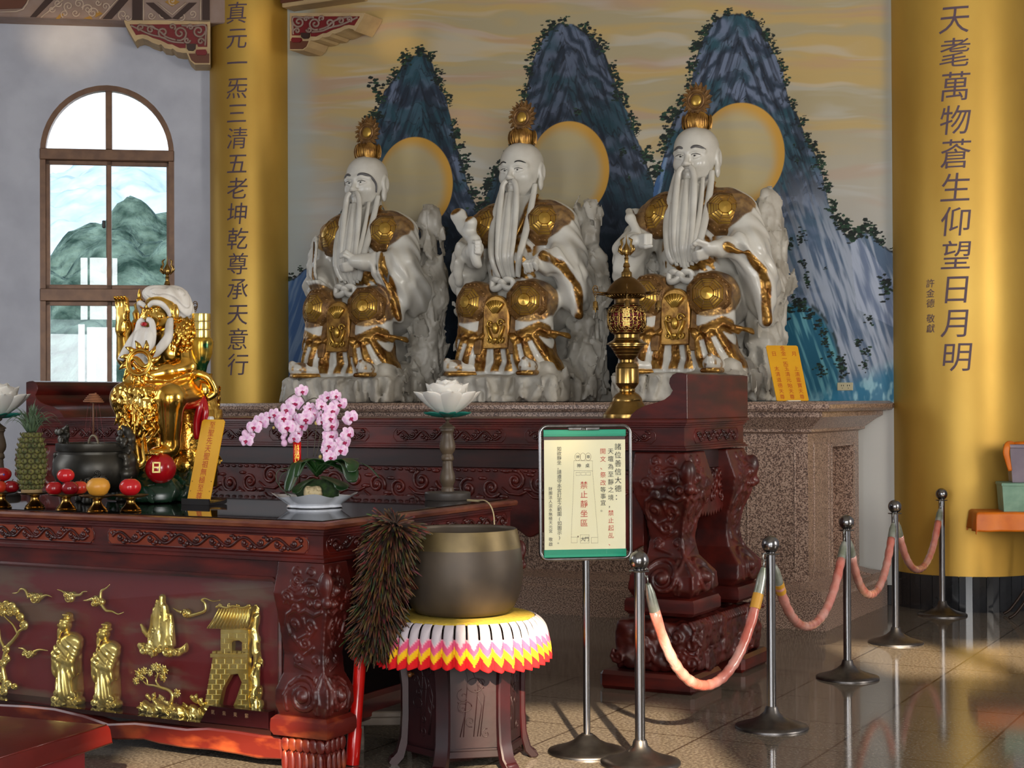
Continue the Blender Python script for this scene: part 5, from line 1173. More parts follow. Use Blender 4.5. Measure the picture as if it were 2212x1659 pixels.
    for k in range(16):
        a=-.12+.24*k/15; t.tube(crv([(xs+a*.6,-.19,.565),(xs+a*.9,-.27,.49),(xs+a,-.315+abs(a),.42),(xs+a*.8,-.315,.345-.03*(k%3))],4),[.006,.008,.010,.011,.012,.012,.012,.011,.010,.009,.008,.006,.004],6)
    rr=random.Random(4)
    for k in range(90):
        u=rr.uniform(-1,1); v=rr.random(); x=xs+.135*u; z=.56-.2*v; y=-.20-.13*min(1,v*2)+.05*abs(u); t.tube(crv([(x,y,z+.018),(x+rr.uniform(-.012,.012),y-.010,z),(x+rr.uniform(-.015,.015),y-.004,z-.022)],3),[.004,.007,.008,.008,.007,.005,.003],5)
    t.tube(crv([(X0+.03,-.12,.58),(X0+.06,-.24,.54),(X0+.08,-.31,.46),(X0+.085,-.325,.38)],5),[.012]*16,6); t.tube(crv([(X0+.05,-.12,.58),(X0+.10,-.24,.53),(X0+.12,-.31,.45),(X0+.10,-.325,.36)],5),[.010]*16,6)
    for k in range(22):
        a=2*PI*k/22; t.tube([(X0+.03+.12*math.cos(a),.0+.12*math.sin(a)-.01,.585),(X0+.04+.155*math.cos(a+.1),.0+.16*math.sin(a+.1)-.02,.55),(X0+.06+.175*math.cos(a+.15),-.02+.17*math.sin(a+.15),.515)],[.008,.012,.004],6)
    t.build('leaf_skirt',goldr,o0,180)
    fr=MB()
    for k in range(15): fr.tube([(X0-.10+.016*k,-.108-.02*math.sin(PI*k/14),.578),(X0-.10+.016*k,-.125-.02*math.sin(PI*k/14),.556)],[.008,.004],5)
    fr.build('white_fur_trim',white,o0,180)
    rr=random.Random(2)
    for s_ in (-1,1):
        cl=MB(); S=V((X0+s_*.105,.02,.795)); rd=(.075,.085,.105)
        for k in range(150):
            d=V((rr.gauss(.3*s_,1),rr.gauss(-.5,1),rr.gauss(.1,.9))).normalized(); p=S+V((d.x*rd[0],d.y*rd[1],d.z*rd[2]))
            if abs(p.x-X0)<.045: continue
            dn=V((0,0,-1))-d*d.dot(V((0,0,-1))); sd=d.cross(dn); w_=rr.uniform(-.4,.4)
            cl.tube([p-dn*.014,p+d*.008+sd*.004*w_,p+dn*.014+sd*.010*w_,p+dn*.024-d*.003],[.005,.010,.009,.003],6,flat=(.5,d))
        cl.build('leaf_cape',goldr,o0,180)
    # green rock, red ball, hanging emblems
    g=Field((-.20,-.42,-.004),(.46,.26,.22),.009); g.ell((X1-.07,-.04,.05),(.20,.22,.11)).ell((X1+.07,-.22,.04),(.13,.14,.07),.03).ell((X1-.14,-.18,.06),(.12,.14,.08),.03); g.disp(lambda x,y,z:.045*facets(x*11,y*11,z*7,5,1.1)); g.D[:,:,0]=9; vs,fs=g.mesh(); mesh_obj('green_rock_base',vs,fs,green,o0,45)
    bl=MB().ell((X1+.125,-.30,.165),(.074,.074,.074),28,18).build('red_ball',red,o0,180)
    t=[]; m=MB(); cc=V((X1+.125,-.30,.165)); FM=frame_of((.42,-.9,.10)); 
    for a,b_,w_,h_ in ((0,.022,.034,.007),(0,0,.034,.007),(0,-.022,.034,.007),(-.0155,0,.007,.05),(.0155,0,.007,.05)):
        m.box(cc+FM@V((a,b_,.071)),(w_,h_,.014),0,FM)
    m.build('sun_character',M('pale_gold_character',L(236,214,130),rough=.35,metal=.4),bl,0)
    # offerings held at the figure's side: ringed drum in a green cup, gold fish, red cloth
    sx=X0+.19; dr=MB()
    for k in range(3): dr.lathe([(.047,0),(.0475,.003),(.0475,.035),(.047,.038)],28,(sx,.05,.80+k*.041))
    dr.build('banded_gold_drum',M('pale_gold_leaf',L(246,214,120),rough=.2,metal=.9),o0,50)
    MB().lathe([(.012,.60),(.02,.61),(.03,.66),(.056,.72),(.062,.78),(.055,.80),(.045,.80),(.03,.74)],24,(sx,.05,0),cap=False).build('green_gold_cup',M('green_gold_glaze',L(22,70,40),L(206,160,52),rough=.18,metal=.6,scale=9,lo=.45,hi=.55),o0,180)
    sx=X0+.255
    k0=.05
    k=MB(); k.tube(crv([(sx-.05,-.02,.56),(sx-.02,-.06,.62),(sx+.04,-.03,.60),(sx+.06,.0,.53),(sx+.03,-.02,.50)],5),.018,8); k.ell((sx-.005,-.01,.54),(.05,.04,.055)); k.tube([(sx-.02,-.03,.50),(sx-.03,-.05,.46)],.022,8); k.ell((sx-.03,-.05,.49),(.02,.02,.024)); k.tube([(sx-.06,.08,.44),(sx-.05,.09,.30),(sx-.06,.09,.06)],[.04,.045,.05],10); k.tube([(sx-.0,.03,.50),(sx-.01,.05,.62)],.012,8); k.build('gilded_ornament',gold,o0,180)
    q=MB(); q.tube(crv([(sx+.0,-.03,.52),(sx+.015,-.06,.46),(sx-.005,-.06,.38),(sx-.01,-.05,.30)],5),[.012]+[.02]*14+[.018],8); q.tube(crv([(sx+.005,-.03,.51),(sx+.04,-.05,.44),(sx+.03,-.05,.36),(sx+.035,-.04,.29)],5),[.012]+[.017]*14+[.015],8); q.build('red_cloth',red,o0,180)
    MB().box((sx+.055,-.035,.385),(.035,.03,.05),.006).box((sx-.075,-.06,.475),(.035,.03,.035),.008).build('white_toggle',white,o0,30)
    return o0
mb_gold()
# ---------------------------------------------------------------- steel barrier posts, ropes, notice stand
steel=M('brushed_steel',L(150,148,148),L(120,118,118),rough=.22,metal=1,scale=30,stretch=(1,1,.05))
steel_d=M('dull_steel_base',L(118,114,112),L(92,88,86),rough=.36,metal=1,scale=14)
zinc=M('zinc_hook',L(170,172,168),rough=.35,metal=.9)
ropem=M('plastic_wrapped_red_rope',L(198,104,88),L(222,172,160),rough=.25,scale=7,stretch=(1,1,.6),lo=.36,hi=.7,coat=.6,bump=.7,bscale=46,bdist=.006)
yel=M('yellow_rope_end',L(206,150,50),rough=.5); capm=M('grey_green_end_cap',L(138,146,128),L(176,178,170),rough=.3,metal=.5,scale=20)
def base_cone(m,r,h): m.lathe([(r,.0),(r,.006),(r*.985,.012),(r*.8,.022),(r*.55,.036),(r*.35,.054),(r*.2,.078),(.03,h-.006),(.026,h)],56)
def stanchion():
    o0=thing('barrier_post',(0,0,0),0,'x','barrier post','steel posts of the rope barrier')
    m=MB(); base_cone(m,.178,.105); m.build('base',steel_d,o0,50)
    MB().lathe([(.0225,.09),(.0225,.842)],28).build('pole',steel,o0,60)
    MB().lathe([(.02,.838),(.043,.840),(.045,.843),(.043,.846),(.02,.848)],32).build('ring_plate',steel,o0,30)
    m=MB(); m.ell((0,0,.888),(.0435,.0435,.0435),32,20); m.lathe([(.02,.84),(.022,.85)],20); m.build('ball',steel,o0,180)
    return o0
SPX=[(1383,1649,'nearest barrier post, beside the notice stand, its rope lit by the sun'),(1667,1572,'second barrier post, in front of the tall altar table\'s right end'),(1831,1465,'third barrier post, in front of the recess in the granite platform'),(1935,1389,'fourth barrier post, in front of the white wall strip'),(2036,1329,'farthest barrier post, standing against the wide gold column')]
posts=[]
for i,(a,b,l) in enumerate(SPX):
    p=atZ(a,b,0)
    if i==0: s0=stanchion(); o=s0
    else: o=dup(s0)
    o.location=p; o['label']=l; posts.append(p); o.rotation_euler=(0,0,i*.7)
def rope(a,b,zlow,label,red_ends,skew=.5):
    d=(b-a).normalized(); A=a+d*.062+UP*.78; B=b-d*.062+UP*.78; mid=(A+B)/2
    o0=thing('barrier_rope',V((mid.x,mid.y,0)),0,label,'rope','plastic-wrapped ropes between the posts'); off=V((mid.x,mid.y,0))
    A-=off;B-=off; n=60; pts=[]; dep=A.z-zlow
    for i in range(n+1):
        t=i/n; u=2*t-1; k=(math.cosh(2.1*u)-1)/(math.cosh(2.1)-1); s=math.sin(PI*t)
        pts.append(V((lerpl(A.x,B.x,t),lerpl(A.y,B.y,t),zlow+dep*k)))
    rr=random.Random(int(zlow*100)); pts2=pts[3:-3]
    m=MB(); m.tube(pts2,[.0245*(1+.05*math.sin(i*1.9)+.05*rr.uniform(-1,1)) for i in range(len(pts2))],14); m.build('rope',ropem,o0,180)
    for e,(q,w) in enumerate(((pts[:4],A),(pts[-4:][::-1],B))):
        MB().tube(q,[.012,.022,.024,.025],12).build('end_cap',capm,o0,60)
        if red_ends[e]: MB().tube([pts[3 if e==0 else -4],pts[5 if e==0 else -6]],[.0262,.0264],14).build('end_band',yel,o0,60)
        h=MB(); h.tube([w+V((0,0,.0)),w+V((0,0,.035))+(-d if e==0 else d)*.006],.004,6); c=w+V((0,0,.052))+(-d if e==0 else d)*.012
        h.tube([c+d*.016*math.cos(t)+UP*.018*math.sin(t) for t in [k*2*PI/12 for k in range(11)]],.0035,6); h.build('hook',zinc,o0,180)
rope(posts[0],posts[1],.275,'rope between the two nearest posts, its left half glowing in sunlight',(0,1))
rope(posts[1],posts[2],.40,'rope between the second and third posts, in front of the granite panel',(1,0))
rope(posts[2],posts[3],.40,'rope between the third and fourth posts, in front of the platform\'s foot',(0,0))
rope(posts[3],posts[4],.41,'farthest rope, hanging in front of the wide gold column',(0,0))
# --- notice on a steel stand
def notice():
    p=atZ(1268,1625,0); rz=R(9); o0=thing('notice_stand',p,rz,'steel floor stand holding a pale yellow notice in a chrome frame with green bands','sign stand')
    n=V((math.sin(-rz)*-1,math.cos(rz)*1,0)); M4=(Matrix.Translation(p)@Matrix.Rotation(rz,4,'Z')).inverted(); nn=(Matrix.Rotation(rz,3,'Z')@V((0,1,0)))
    def xy(a,b): q=M4@atP(a,b,p+nn*-.03,nn); return q.x,q.z
    m=MB(); base_cone(m,.178,.085); m.build('base',steel_d,o0,50)
    x0,z1=xy(1168,921); x1,_=xy(1363,921); _,z0=xy(1265,1208)
    MB().lathe([(.016,.07),(.016,z0)],24).build('pole',steel,o0,60)
    f=MB(); r=.035; q=[(x0+r+r*math.cos(t),z1-r+r*math.sin(t)) for t in np.linspace(PI,PI/2,6)]+[(x1-r+r*math.cos(t),z1-r+r*math.sin(t)) for t in np.linspace(PI/2,0,6)]+[(x1-r+r*math.cos(t),z0+r+r*math.sin(t)) for t in np.linspace(0,-PI/2,6)]+[(x0+r+r*math.cos(t),z0+r+r*math.sin(t)) for t in np.linspace(-PI/2,-PI,6)]
    f.tube([(a,-.012,b) for a,b in q],.0085,10,closed=True); f.build('chrome_frame',steel,o0,180)
    A=lambda a,b: xy(a,b)
    zg=lambda b: xy(1265,b)[1]
    brd=M('notice_board_green',L(20,150,116),rough=.35); pap=M('pale_yellow_notice_paper',L(250,244,206),L(247,239,194),rough=.45,scale=4)
    bx0=x0+.014; bx1=x1-.022; 
    MB().box(((bx0+bx1)/2,-.018,(zg(928)+zg(943))/2),(bx1-bx0,.006,zg(928)-zg(943)),.002).build('green_band',brd,o0,0)
    MB().box(((bx0+bx1)/2,-.018,(zg(1187)+zg(1204))/2),(bx1-bx0,.006,zg(1187)-zg(1204)),.002).build('green_band',brd,o0,0)
    pz1,pz0=zg(950),zg(1188); pp=MB().box(((bx0+bx1)/2,-.017,(pz1+pz0)/2),(bx1-bx0-.006,.004,pz1-pz0)).build('notice_paper',pap,o0,0)
    MB().box(((bx0+bx1)/2,-.0125,(zg(928)+zg(1204))/2),(bx1-bx0-.004,.004,zg(928)-zg(1204))).build('backing_sheet',M('dark_backing_sheet',L(70,52,46),rough=.4),o0,0)
    c=MB().box((( x0+x1)/2-.01,-.026,zg(926)),(.145,.014,.014),.003); c.tube([((x0+x1)/2-.012+.012*math.cos(t),-.034,zg(929)+.012*math.sin(t)) for t in np.linspace(0,PI,9)],.004,6); c.build('spring_clip',steel,o0,40)
    W_=bx1-bx0; H_=pz1-pz0; X=lambda u: bx0+W_*u; Z=lambda v: pz1-H_*v
    # page coordinates measured on the notice: u across 150..945, v down 305..1365
    U_=lambda a: X((a-150)/795); V_=lambda b: Z((b-305)/1060)
    k=H_/1060
    def col(st,a,b,b2,size):
        n=len(st); dz=(b2-b)/(max(1,n-1)) if n>1 else 0
        return [(ch,U_(a),V_(b+dz*i),size*k*1.06) for i,ch in enumerate(st) if ch!=' ']
    blk=col('諸位善信大德：',868,375,862,66)+col('天壇為至靜之境，',797,418,940,56)+col('等事宜。',722,790,978,54)+col('如欲靜坐，請遵守本宮訂定之範圍(如圖示)。',300,390,1285,43)+col('財團法人淡水無極天元宮',215,775,1180,37)+col('敬啟',215,1260,1305,38)+[('神',U_(478),V_(470),36*k),('尊',U_(580),V_(470),36*k),('神',U_(490),V_(555),44*k),('桌',U_(572),V_(555),44*k),('大',U_(524),V_(1262),46*k),('門',U_(562),V_(1262),46*k)]
    red=col('禁止起乩、',797,1015,1305,56)+col('開文、祭改',722,418,722,56)+col('禁止靜坐區',537,742,1108,72)
    vs,fs=text_mesh([(a.replace('　',' '),b,c_,d) for a,b,c_,d in blk],.01,.01); 
    mesh_obj('black_lettering',[(x,-.0205,z) for x,y,z in vs],fs,M('black_print',L(18,16,16),rough=.6),pp,0)
    vs,fs=text_mesh(red,.01,.01); mesh_obj('red_lettering',[(x,-.0205,z) for x,y,z in vs],fs,M('red_print',L(196,54,32),rough=.6),pp,0)
    g=MB(); t=.0006
    def ln(q,closed=False): g.tube([(U_(a),-.0195,V_(b)) for a,b in q],t,4,closed=closed)
    ln([(442,506),(622,510),(622,605),(442,602)],True)
    for a in (461,511,561): ln([(a,618),(a+40,618),(a+40,648),(a,648)],True)
    for a,b in ((442,606),(622,608)):
        x2=413 if a==442 else 670
        for i in range(40):
            p0=i/40;p1=(i+.55)/40; ln([(a+(x2-a)*p0,b+640*p0),(a+(x2-a)*p1,b+640*p1)])
    ln([(413,1242),(470,1242),(470,1295),(413,1295)],True); ln([(606,1248),(670,1248),(670,1302),(606,1302)],True); ln([(500,1220),(585,1222),(585,1300),(500,1300)],True)
    for a in (478,529,580): ln([(a+27*math.cos(q),470+37*math.sin(q)) for q in np.linspace(0,2*PI,20)[:-1]],True)
    g.ell((U_(478),-.0195,V_(1237)),(.003,.001,.004),8,6); g.build('plan_drawing',M('brown_ink',L(120,100,70),rough=.6),pp,0)
    MB().box(((bx0+bx1)/2,-.023,(pz1+pz0)/2+.003),(bx1-bx0-.002,.0012,zg(936)-zg(1196))).build('clear_cover',gl,o0,0)
notice()
# --- brass lanterns on the back altar
def lantern():
    o0=thing('brass_lantern',(0,0,0),0,'x','lantern','pair of brass lanterns on the tall altar table')
    br=M('polished_brass',L(176,142,82),L(120,92,46),rough=.25,metal=.95,scale=7); brd_=M('aged_brass',L(128,96,50),L(92,66,32),rough=.34,metal=.9,scale=9)
    s=6.94e-4*1.0; zb=1590
    pr=lambda l: [(w*s,(zb-y)*s) for y,w in l][::-1]
    lo=[(1100,65),(1122,65),(1130,82),(1155,95),(1166,99),(1172,97),(1178,99),(1298,99),(1302,96),(1308,94),(1322,84),(1345,65),(1350,68),(1366,68),(1370,65),(1378,76),(1395,100),(1420,120),(1435,127),(1450,128),(1462,142),(1490,155),(1508,166),(1550,192),(1562,205),(1576,207),(1590,207)]
    MB().lathe(pr(lo),48).build('pedestal',br,o0,35)
    cup=[(880,118),(886,106),(914,106),(918,110),(932,118),(955,158),(962,172),(970,172),(976,150),(985,150),(1000,130),(1004,132),(1028,112),(1032,114),(1056,96),(1060,97),(1094,68),(1100,65)]
    MB().lathe(pr(cup),48).build('stepped_cup',br,o0,30)
    roof=[(385,30),(395,46),(402,60),(430,105),(470,140),(510,165),(530,182),(540,195),(546,198),(552,188),(556,160),(560,118),(584,108),(590,107),(626,107),(630,110)]
    ro=MB().lathe(pr(roof),48).build('roof',brd_,o0,40)
    rb=MB()
    for i in range(36):
        a=2*PI*i/36; rb.tube([(.178*1000*s*math.cos(a),.178*1000*s*math.sin(a),(zb-553)*s),(.112*1000*s*math.cos(a),.112*1000*s*math.sin(a),(zb-580)*s)],.003,5)
    rb.build('eave_ribs',br,ro,180)
    fin=[(30,1),(70,4),(110,8),(128,18),(145,28),(160,34),(175,36),(190,34),(205,29),(212,17),(218,14),(232,17),(236,22),(242,18),(272,16),(282,24),(300,28),(306,32),(312,26),(320,22),(340,28),(350,34),(353,42),(360,45),(394,48),(397,40)]
    fo=MB().lathe(pr(fin),28).build('finial',br,o0,35)
    fl=MB(); z=(zb-170)*s
    for i in range(4):
        a=PI/4+i*PI/2; d=V((math.cos(a),math.sin(a),0)); c=V((0,0,z))
        fl.tube([c+d*.030+V((0,0,-.025)),c+d*.046+V((0,0,-.010)),c+d*.050+V((0,0,.015)),c+d*.036+V((0,0,.035)),c+d*.044+V((0,0,.06)),c+d*.020+V((0,0,.075))],[.004,.008,.008,.006,.006,.002],6)
        fl.tube([c+d*.03+V((0,0,-.02)),c+d*.062+V((0,0,.0)),c+d*.056+V((0,0,.03))],[.005,.006,.002],6)
    fl.build('finial_flames',br,fo,180)
    # pierced drum: red lining, lattice of scrolls, two-character panel
    zc=(zb-752)*s; rd=lambda z_: np.interp((zb-z_/s) if False else z_,[ (zb-880)*s,(zb-840)*s,(zb-800)*s,(zb-700)*s,(zb-660)*s,(zb-632)*s],[118*s,150*s,163*s,161*s,150*s,110*s])
    MB().lathe([(rd(q)-.016,q) for q in np.linspace((zb-872)*s,(zb-640)*s,12)],32).build('red_lining',M('lantern_red_lining',L(120,16,18),rough=.5),o0,180)
    la=MB(); H0,H1=(zb-868)*s,(zb-638)*s
    def cyl(a,z_,o=0): r_=rd(z_)+o; return V((r_*math.cos(a),r_*math.sin(a),z_))
    for q in (H0,H1,(H0+.012),(H1-.012)): la.tube([cyl(2*PI*i/40,q) for i in range(40)],.0035,5,closed=True)
    rr=random.Random(6)
    for i in range(12):
        a0=2*PI*i/12
        if i%2==0:
            la.tube([cyl(a0,q) for q in np.linspace(H0,H1,10)],.003,5)
        for j in range(3):
            for sg in (-1,1):
                zc_=H0+(H1-H0)*(j+.5)/3; q=spiral(0,0,.024,1.1,sg*1.2+j,sg,12)
                la.tube([cyl(a0+sg*.13+u/.11,zc_+v) for u,v in q],[.0045]*10+[.003]*3,5)
        la.tube([cyl(a0+t*PI/6/8,H0+(H1-H0)*(.5+.42*math.sin(t*PI/4))) for t in range(9)],.0035,5)
    lo_=la.build('pierced_lattice',br,o0,180)
    for kk in range(4):
        ang=-PI/2-.10+kk*PI/2; w=.30
        m=MB(); m.tube([cyl(ang+a_,H0+(H1-H0)*b_,.003) for a_,b_ in ((-w,.15),(w,.15),(w+.06,.3),(w+.06,.7),(w,.85),(-w,.85),(-w-.06,.7),(-w-.06,.3))],.0035,5,closed=True)
        pn=m.build('character_panel',br,o0,180)
        vs,fs=text_mesh([('富貴',0,zc+.032,.058)],.058,.060); wrap_text(vs,fs,.113,ang,'character',br,pn,.006)
    for i in range(6):
        a=-PI/2-.06+i*PI/3; d=V((math.cos(a),math.sin(a),0)); zr=(zb-541)*s; w_=d*.128+V((0,0,zr)); arm=MB()
        arm.tube([w_,d*.18+V((0,0,zr+.004)),d*.205+V((0,0,zr+.006))],[.008,.005,.004],7); c=d*.212+V((0,0,zr+.024)); arm.tube([c+d*.017*math.cos(t)+UP*.02*math.sin(t) for t in np.linspace(-2.2,3.2,14)],.0028,6); c2=c+V((0,0,-.024)); arm.tube([c2+d*.010*math.cos(t)+UP*.012*math.sin(t) for t in np.linspace(0,2*PI,12)],.0022,5)
        ao=arm.build('bell_arm',brd_,o0,180)
        b=MB(); bz=zr-.075; cb=d*.212; b.tube([cb+V((0,0,zr-.012)),cb+V((0,0,bz+.03))],.0012,4); b.lathe([(.004,.03),(.014,.024),(.016,-.006),(.018,-.012),(.015,-.012)],14,cb+V((0,0,bz))); b.tube([cb+V((0,0,bz-.01)),cb+V((0,0,bz-.026))],.005,6); b.build('bell',br,ao,60)
    return o0
l1=lantern(); pL=atY(1355,890,9.55); l1.location=(pL.x,pL.y,AZ); l1['label']='brass lantern with hanging bells in front of the rightmost marble deity'
kx=atY(362,890,10.85); l2=dup(l1,V((kx.x,kx.y,AZ)),0.25,'brass lantern mostly hidden behind the gilded seated figure, only its finial showing')
sc=atY(362,577,10.85).z-AZ; q=sc/(1560*6.94e-4); 
# --- yellow plaques
gpl=M('yellow_plaque',L(232,170,26),L(222,158,20),rough=.32,scale=5); redp=M('red_plaque_print',L(186,56,22),rough=.5)
def plaque(px,py,z,w,h,lean,cols,stand,label,pos=None,rz=WROT):
    p=atZ(px,py,z) if pos is None else pos
    o0=thing('yellow_plaque',V((p.x,p.y,z)),rz,label,'plaque')
    zo=.018 if stand else .004
    T=Matrix.Translation((0,0,zo))@Matrix.Rotation(-lean,4,'X')
    m=MB(); m.mat=T; m.prism([(-w/2+.006,0),(w/2-.006,0),(w/2,.006),(w/2,h-.01),(w/2-.01,h),(-w/2+.01,h),(-w/2,h-.01),(-w/2,.006)],.006,bev=.001); b=m.build('board',gpl,o0,0)
    vs,fs=text_mesh(cols,.03,.03); mesh_obj('lettering',[T@V((x,-.0012,z_)) for x,y,z_ in vs],fs,redp,b,0)
    if stand:
        k=M('dark_acrylic_stand',L(40,38,38),rough=.22); m=MB(); pts=[(-.02,.02),(-.018,.0),(.02,.0),(.05,.012),(.10,.014),(.118,.02),(.118,.032),(.06,.035),(.03,.03)]
        m.prism([(y,z_) for y,z_ in [(-.024,0),(-.024,.03),(-.016,.03),(-.014,.010),(.03,.012),(.10,.018),(.12,.030),(.118,.006),(.10,0)]],w+.03,o=(-w/2-.015,0,0),ax=(0,1,0),ay=(0,0,1),az=(1,0,0)); m.build('stand',k,o0,0)
        c=MB()
        for x,z_ in ((-w/2+.012,.05),(w/2-.012,.05),(-w/2+.012,.10),(w/2-.012,.10)): c.ell(T@V((x,-.001,z_)),(.003,.002,.003),8,5)
        c.build('screw_heads',MATS['statue_gilding'],b,180)
    else: MB().box((0,-.012,.004),(.10,.03,.008),.002).build('foot_clip',M('white_plastic_clip',L(230,224,210),rough=.4),o0,0)
    return o0
st='至聖先天聖祖無極至尊'
plaque(428,1090,1.0845,.142,.42,R(17),[(c,0,.39-.0405*i,.040) for i,c in enumerate(st)],True,'tall yellow plaque on a dark stand beside the gilded seated figure')
hh=.455; w2=.30
cl=[(c,x,.262-.046*i,.044) for x,s_ in ((-.092,'太清道德天尊'),(0,'玉清元始天尊'),(.092,'上清靈寶天尊')) for i,c in enumerate(s_)]+[('日',-.09,.385,.046),('月',.10,.385,.046)]+[(c,0,.43-.043*i,.046) for i,c in enumerate('金金一炁')]
cl=[(c,x,z,s) for c,x,z,s in cl]
pw=atP(1713,864,PP+WD*.42,WD); plaque(0,0,1.573,w2*.84,hh*.97,R(24),[(c,x*.84,z*.97,s*.9) for c,x,z,s in cl],False,'yellow plaque with three columns of red characters propped beside the rightmost marble deity',pos=pw,rz=R(16))
# --- socket on the wall
sx,sz=wall_xy(1826,835); o=thing('wall_socket',WN+U*sx+UP*sz,WROT,'small cream double socket on the mural above the granite platform','socket')
MB().box((0,-.005,0),(.125,.01,.062),.003).build('plate',M('cream_plastic',L(206,196,160),rough=.4),o,0)
m=MB()
for x in (-.028,.02): m.box((x,-.0105,.008),(.004,.003,.012)).box((x+.016,-.0105,.008),(.004,.003,.012)).box((x+.008,-.0105,-.012),(.005,.003,.005))
m.build('slots',MATS['black_print'],o,0)
# --- covered side table and boxes by the column
def side_table():
    Y=11.6; zt=atY(2150,1108,Y).z; a=atY(2094,1108,Y); L_=1.5; d=.36; rz=R(-8)
    oc=M('orange_satin_cloth',L(228,120,8),L(204,98,4),rough=.45,scale=6,bump=.15,bscale=8,bdist=.02)
    o0=thing('folding_table',(a.x+.06,a.y,0),rz,'folding table with dark metal legs under an orange cloth, at the right edge','table')
    MB().box((L_/2,d/2,zt-.018),(L_,d,.03),.004).build('tabletop',lacq_d,o0,0)
    dk=M('dark_table_leg',L(48,36,30),rough=.4,metal=.6)
    for x,sg in ((.42,-1),(L_-.3,1)):
        for y in (.06,d-.06):
            m=MB().tube(crv([(x+.05*sg*-1,y,zt-.03),(x+.02,y,zt*.6),(x-.02,y,.25),(x-.14,y,.06),(x-.20,y,.012)],6),.011,8); m.build('leg',dk,o0,180)
    c=thing('orange_tablecloth',(a.x+.06,a.y,0),rz,'crumpled orange cloth draped over the folding table beside the gold column','tablecloth')
    dr=.135
    def fn(u,v):
        s=-dr+v*(d+2*dr); t=-dr+u*(L_+2*dr); x=max(0,min(L_,t)); y=max(0,min(d,s)); oy=max(0,-s,s-d); ox=max(0,-t,t-L_)
        ov=math.hypot(ox,oy) if min(ox,oy)>0 else max(ox,oy); z=zt-min(ov,dr*1.15); w=.5+.5*math.sin(x*15+1.3*math.sin(x*6)+y*11)
        if s<0: y-=.008+.022*w*oy/dr
        if s>d: y+=.008
        if t<0: x-=.008+.022*(.5+.5*math.sin(y*21))*ox/dr
        if t>L_: x+=.008
        return (x,y,z+.004+.002*math.sin(x*31)*math.sin(y*27))
    m=MB().grid(fn,130,44); m.build('cloth',oc,c,180,solid=.004)
    b1=thing('storage_box',(0,0,0),rz,'pale green lidded plastic box standing on the orange tablecloth','box')
    p=atY(2165,1105,Y+.05); b1.location=(p.x,p.y,zt+.0065); tb=M('pale_green_plastic',L(132,168,146),L(112,150,128),rough=.5,scale=12)
    hz=atY(2165,1043,Y).z-zt-.01
    MB().mold(.012,.52,.0,.25,[(0,0),(.0,.004),(.012,hz-.025),(.012,hz-.02)]).build('tub',tb,b1,0); MB().mold(.0,.532,-.012,.262,[(.004,hz-.022),(.006,hz-.018),(.006,hz-.004),(.0,hz)]).build('lid',tb,b1,0)
    b2=thing('storage_box',(0,0,0),rz,'cloudy translucent plastic box on top of the pale green box, cloth hanging out','box'); b2.location=(p.x+.045,p.y+.01,zt+hz+.0075)
    h2=atY(2170,957,Y).z-atY(2170,1040,Y).z
    tr=M('cloudy_plastic',L(160,146,160),L(136,124,140),rough=.3,scale=5,coat=.3,trans=.25)
    MB().mold(.02,.46,.02,.22,[(-.02,0),(-.018,.006),(.0,h2-.03),(.0,h2-.025)]).build('tub',tr,b2,0); MB().mold(.02,.46,.02,.22,[(.004,h2-.028),(.014,h2-.024),(.014,h2-.006),(.006,h2)],cap=False).build('rim',tr,b2,0)
    MB().box((.24,.12,h2-.012),(.40,.17,.014),.004).build('contents',M('dark_contents',L(54,30,30),rough=.7),b2,0)
    ct=MB(); q=crv([(.06,.10,h2+.004),(.03,.05,h2+.006),(.0,.0,h2-.005),(-.012,-.01,h2-.06),(.0,-.008,h2-.12),(.016,-.006,h2-.19)],4); ct.tube(q,[.012+.012*math.sin(PI*i/len(q)) for i in range(len(q))],8,flat=(.35,(0,-1,0))); ct.ell((.22,.12,h2+.002),(.19,.08,.022),16,8); ct.build('orange_cloth_end',oc,b2,180)
side_table()
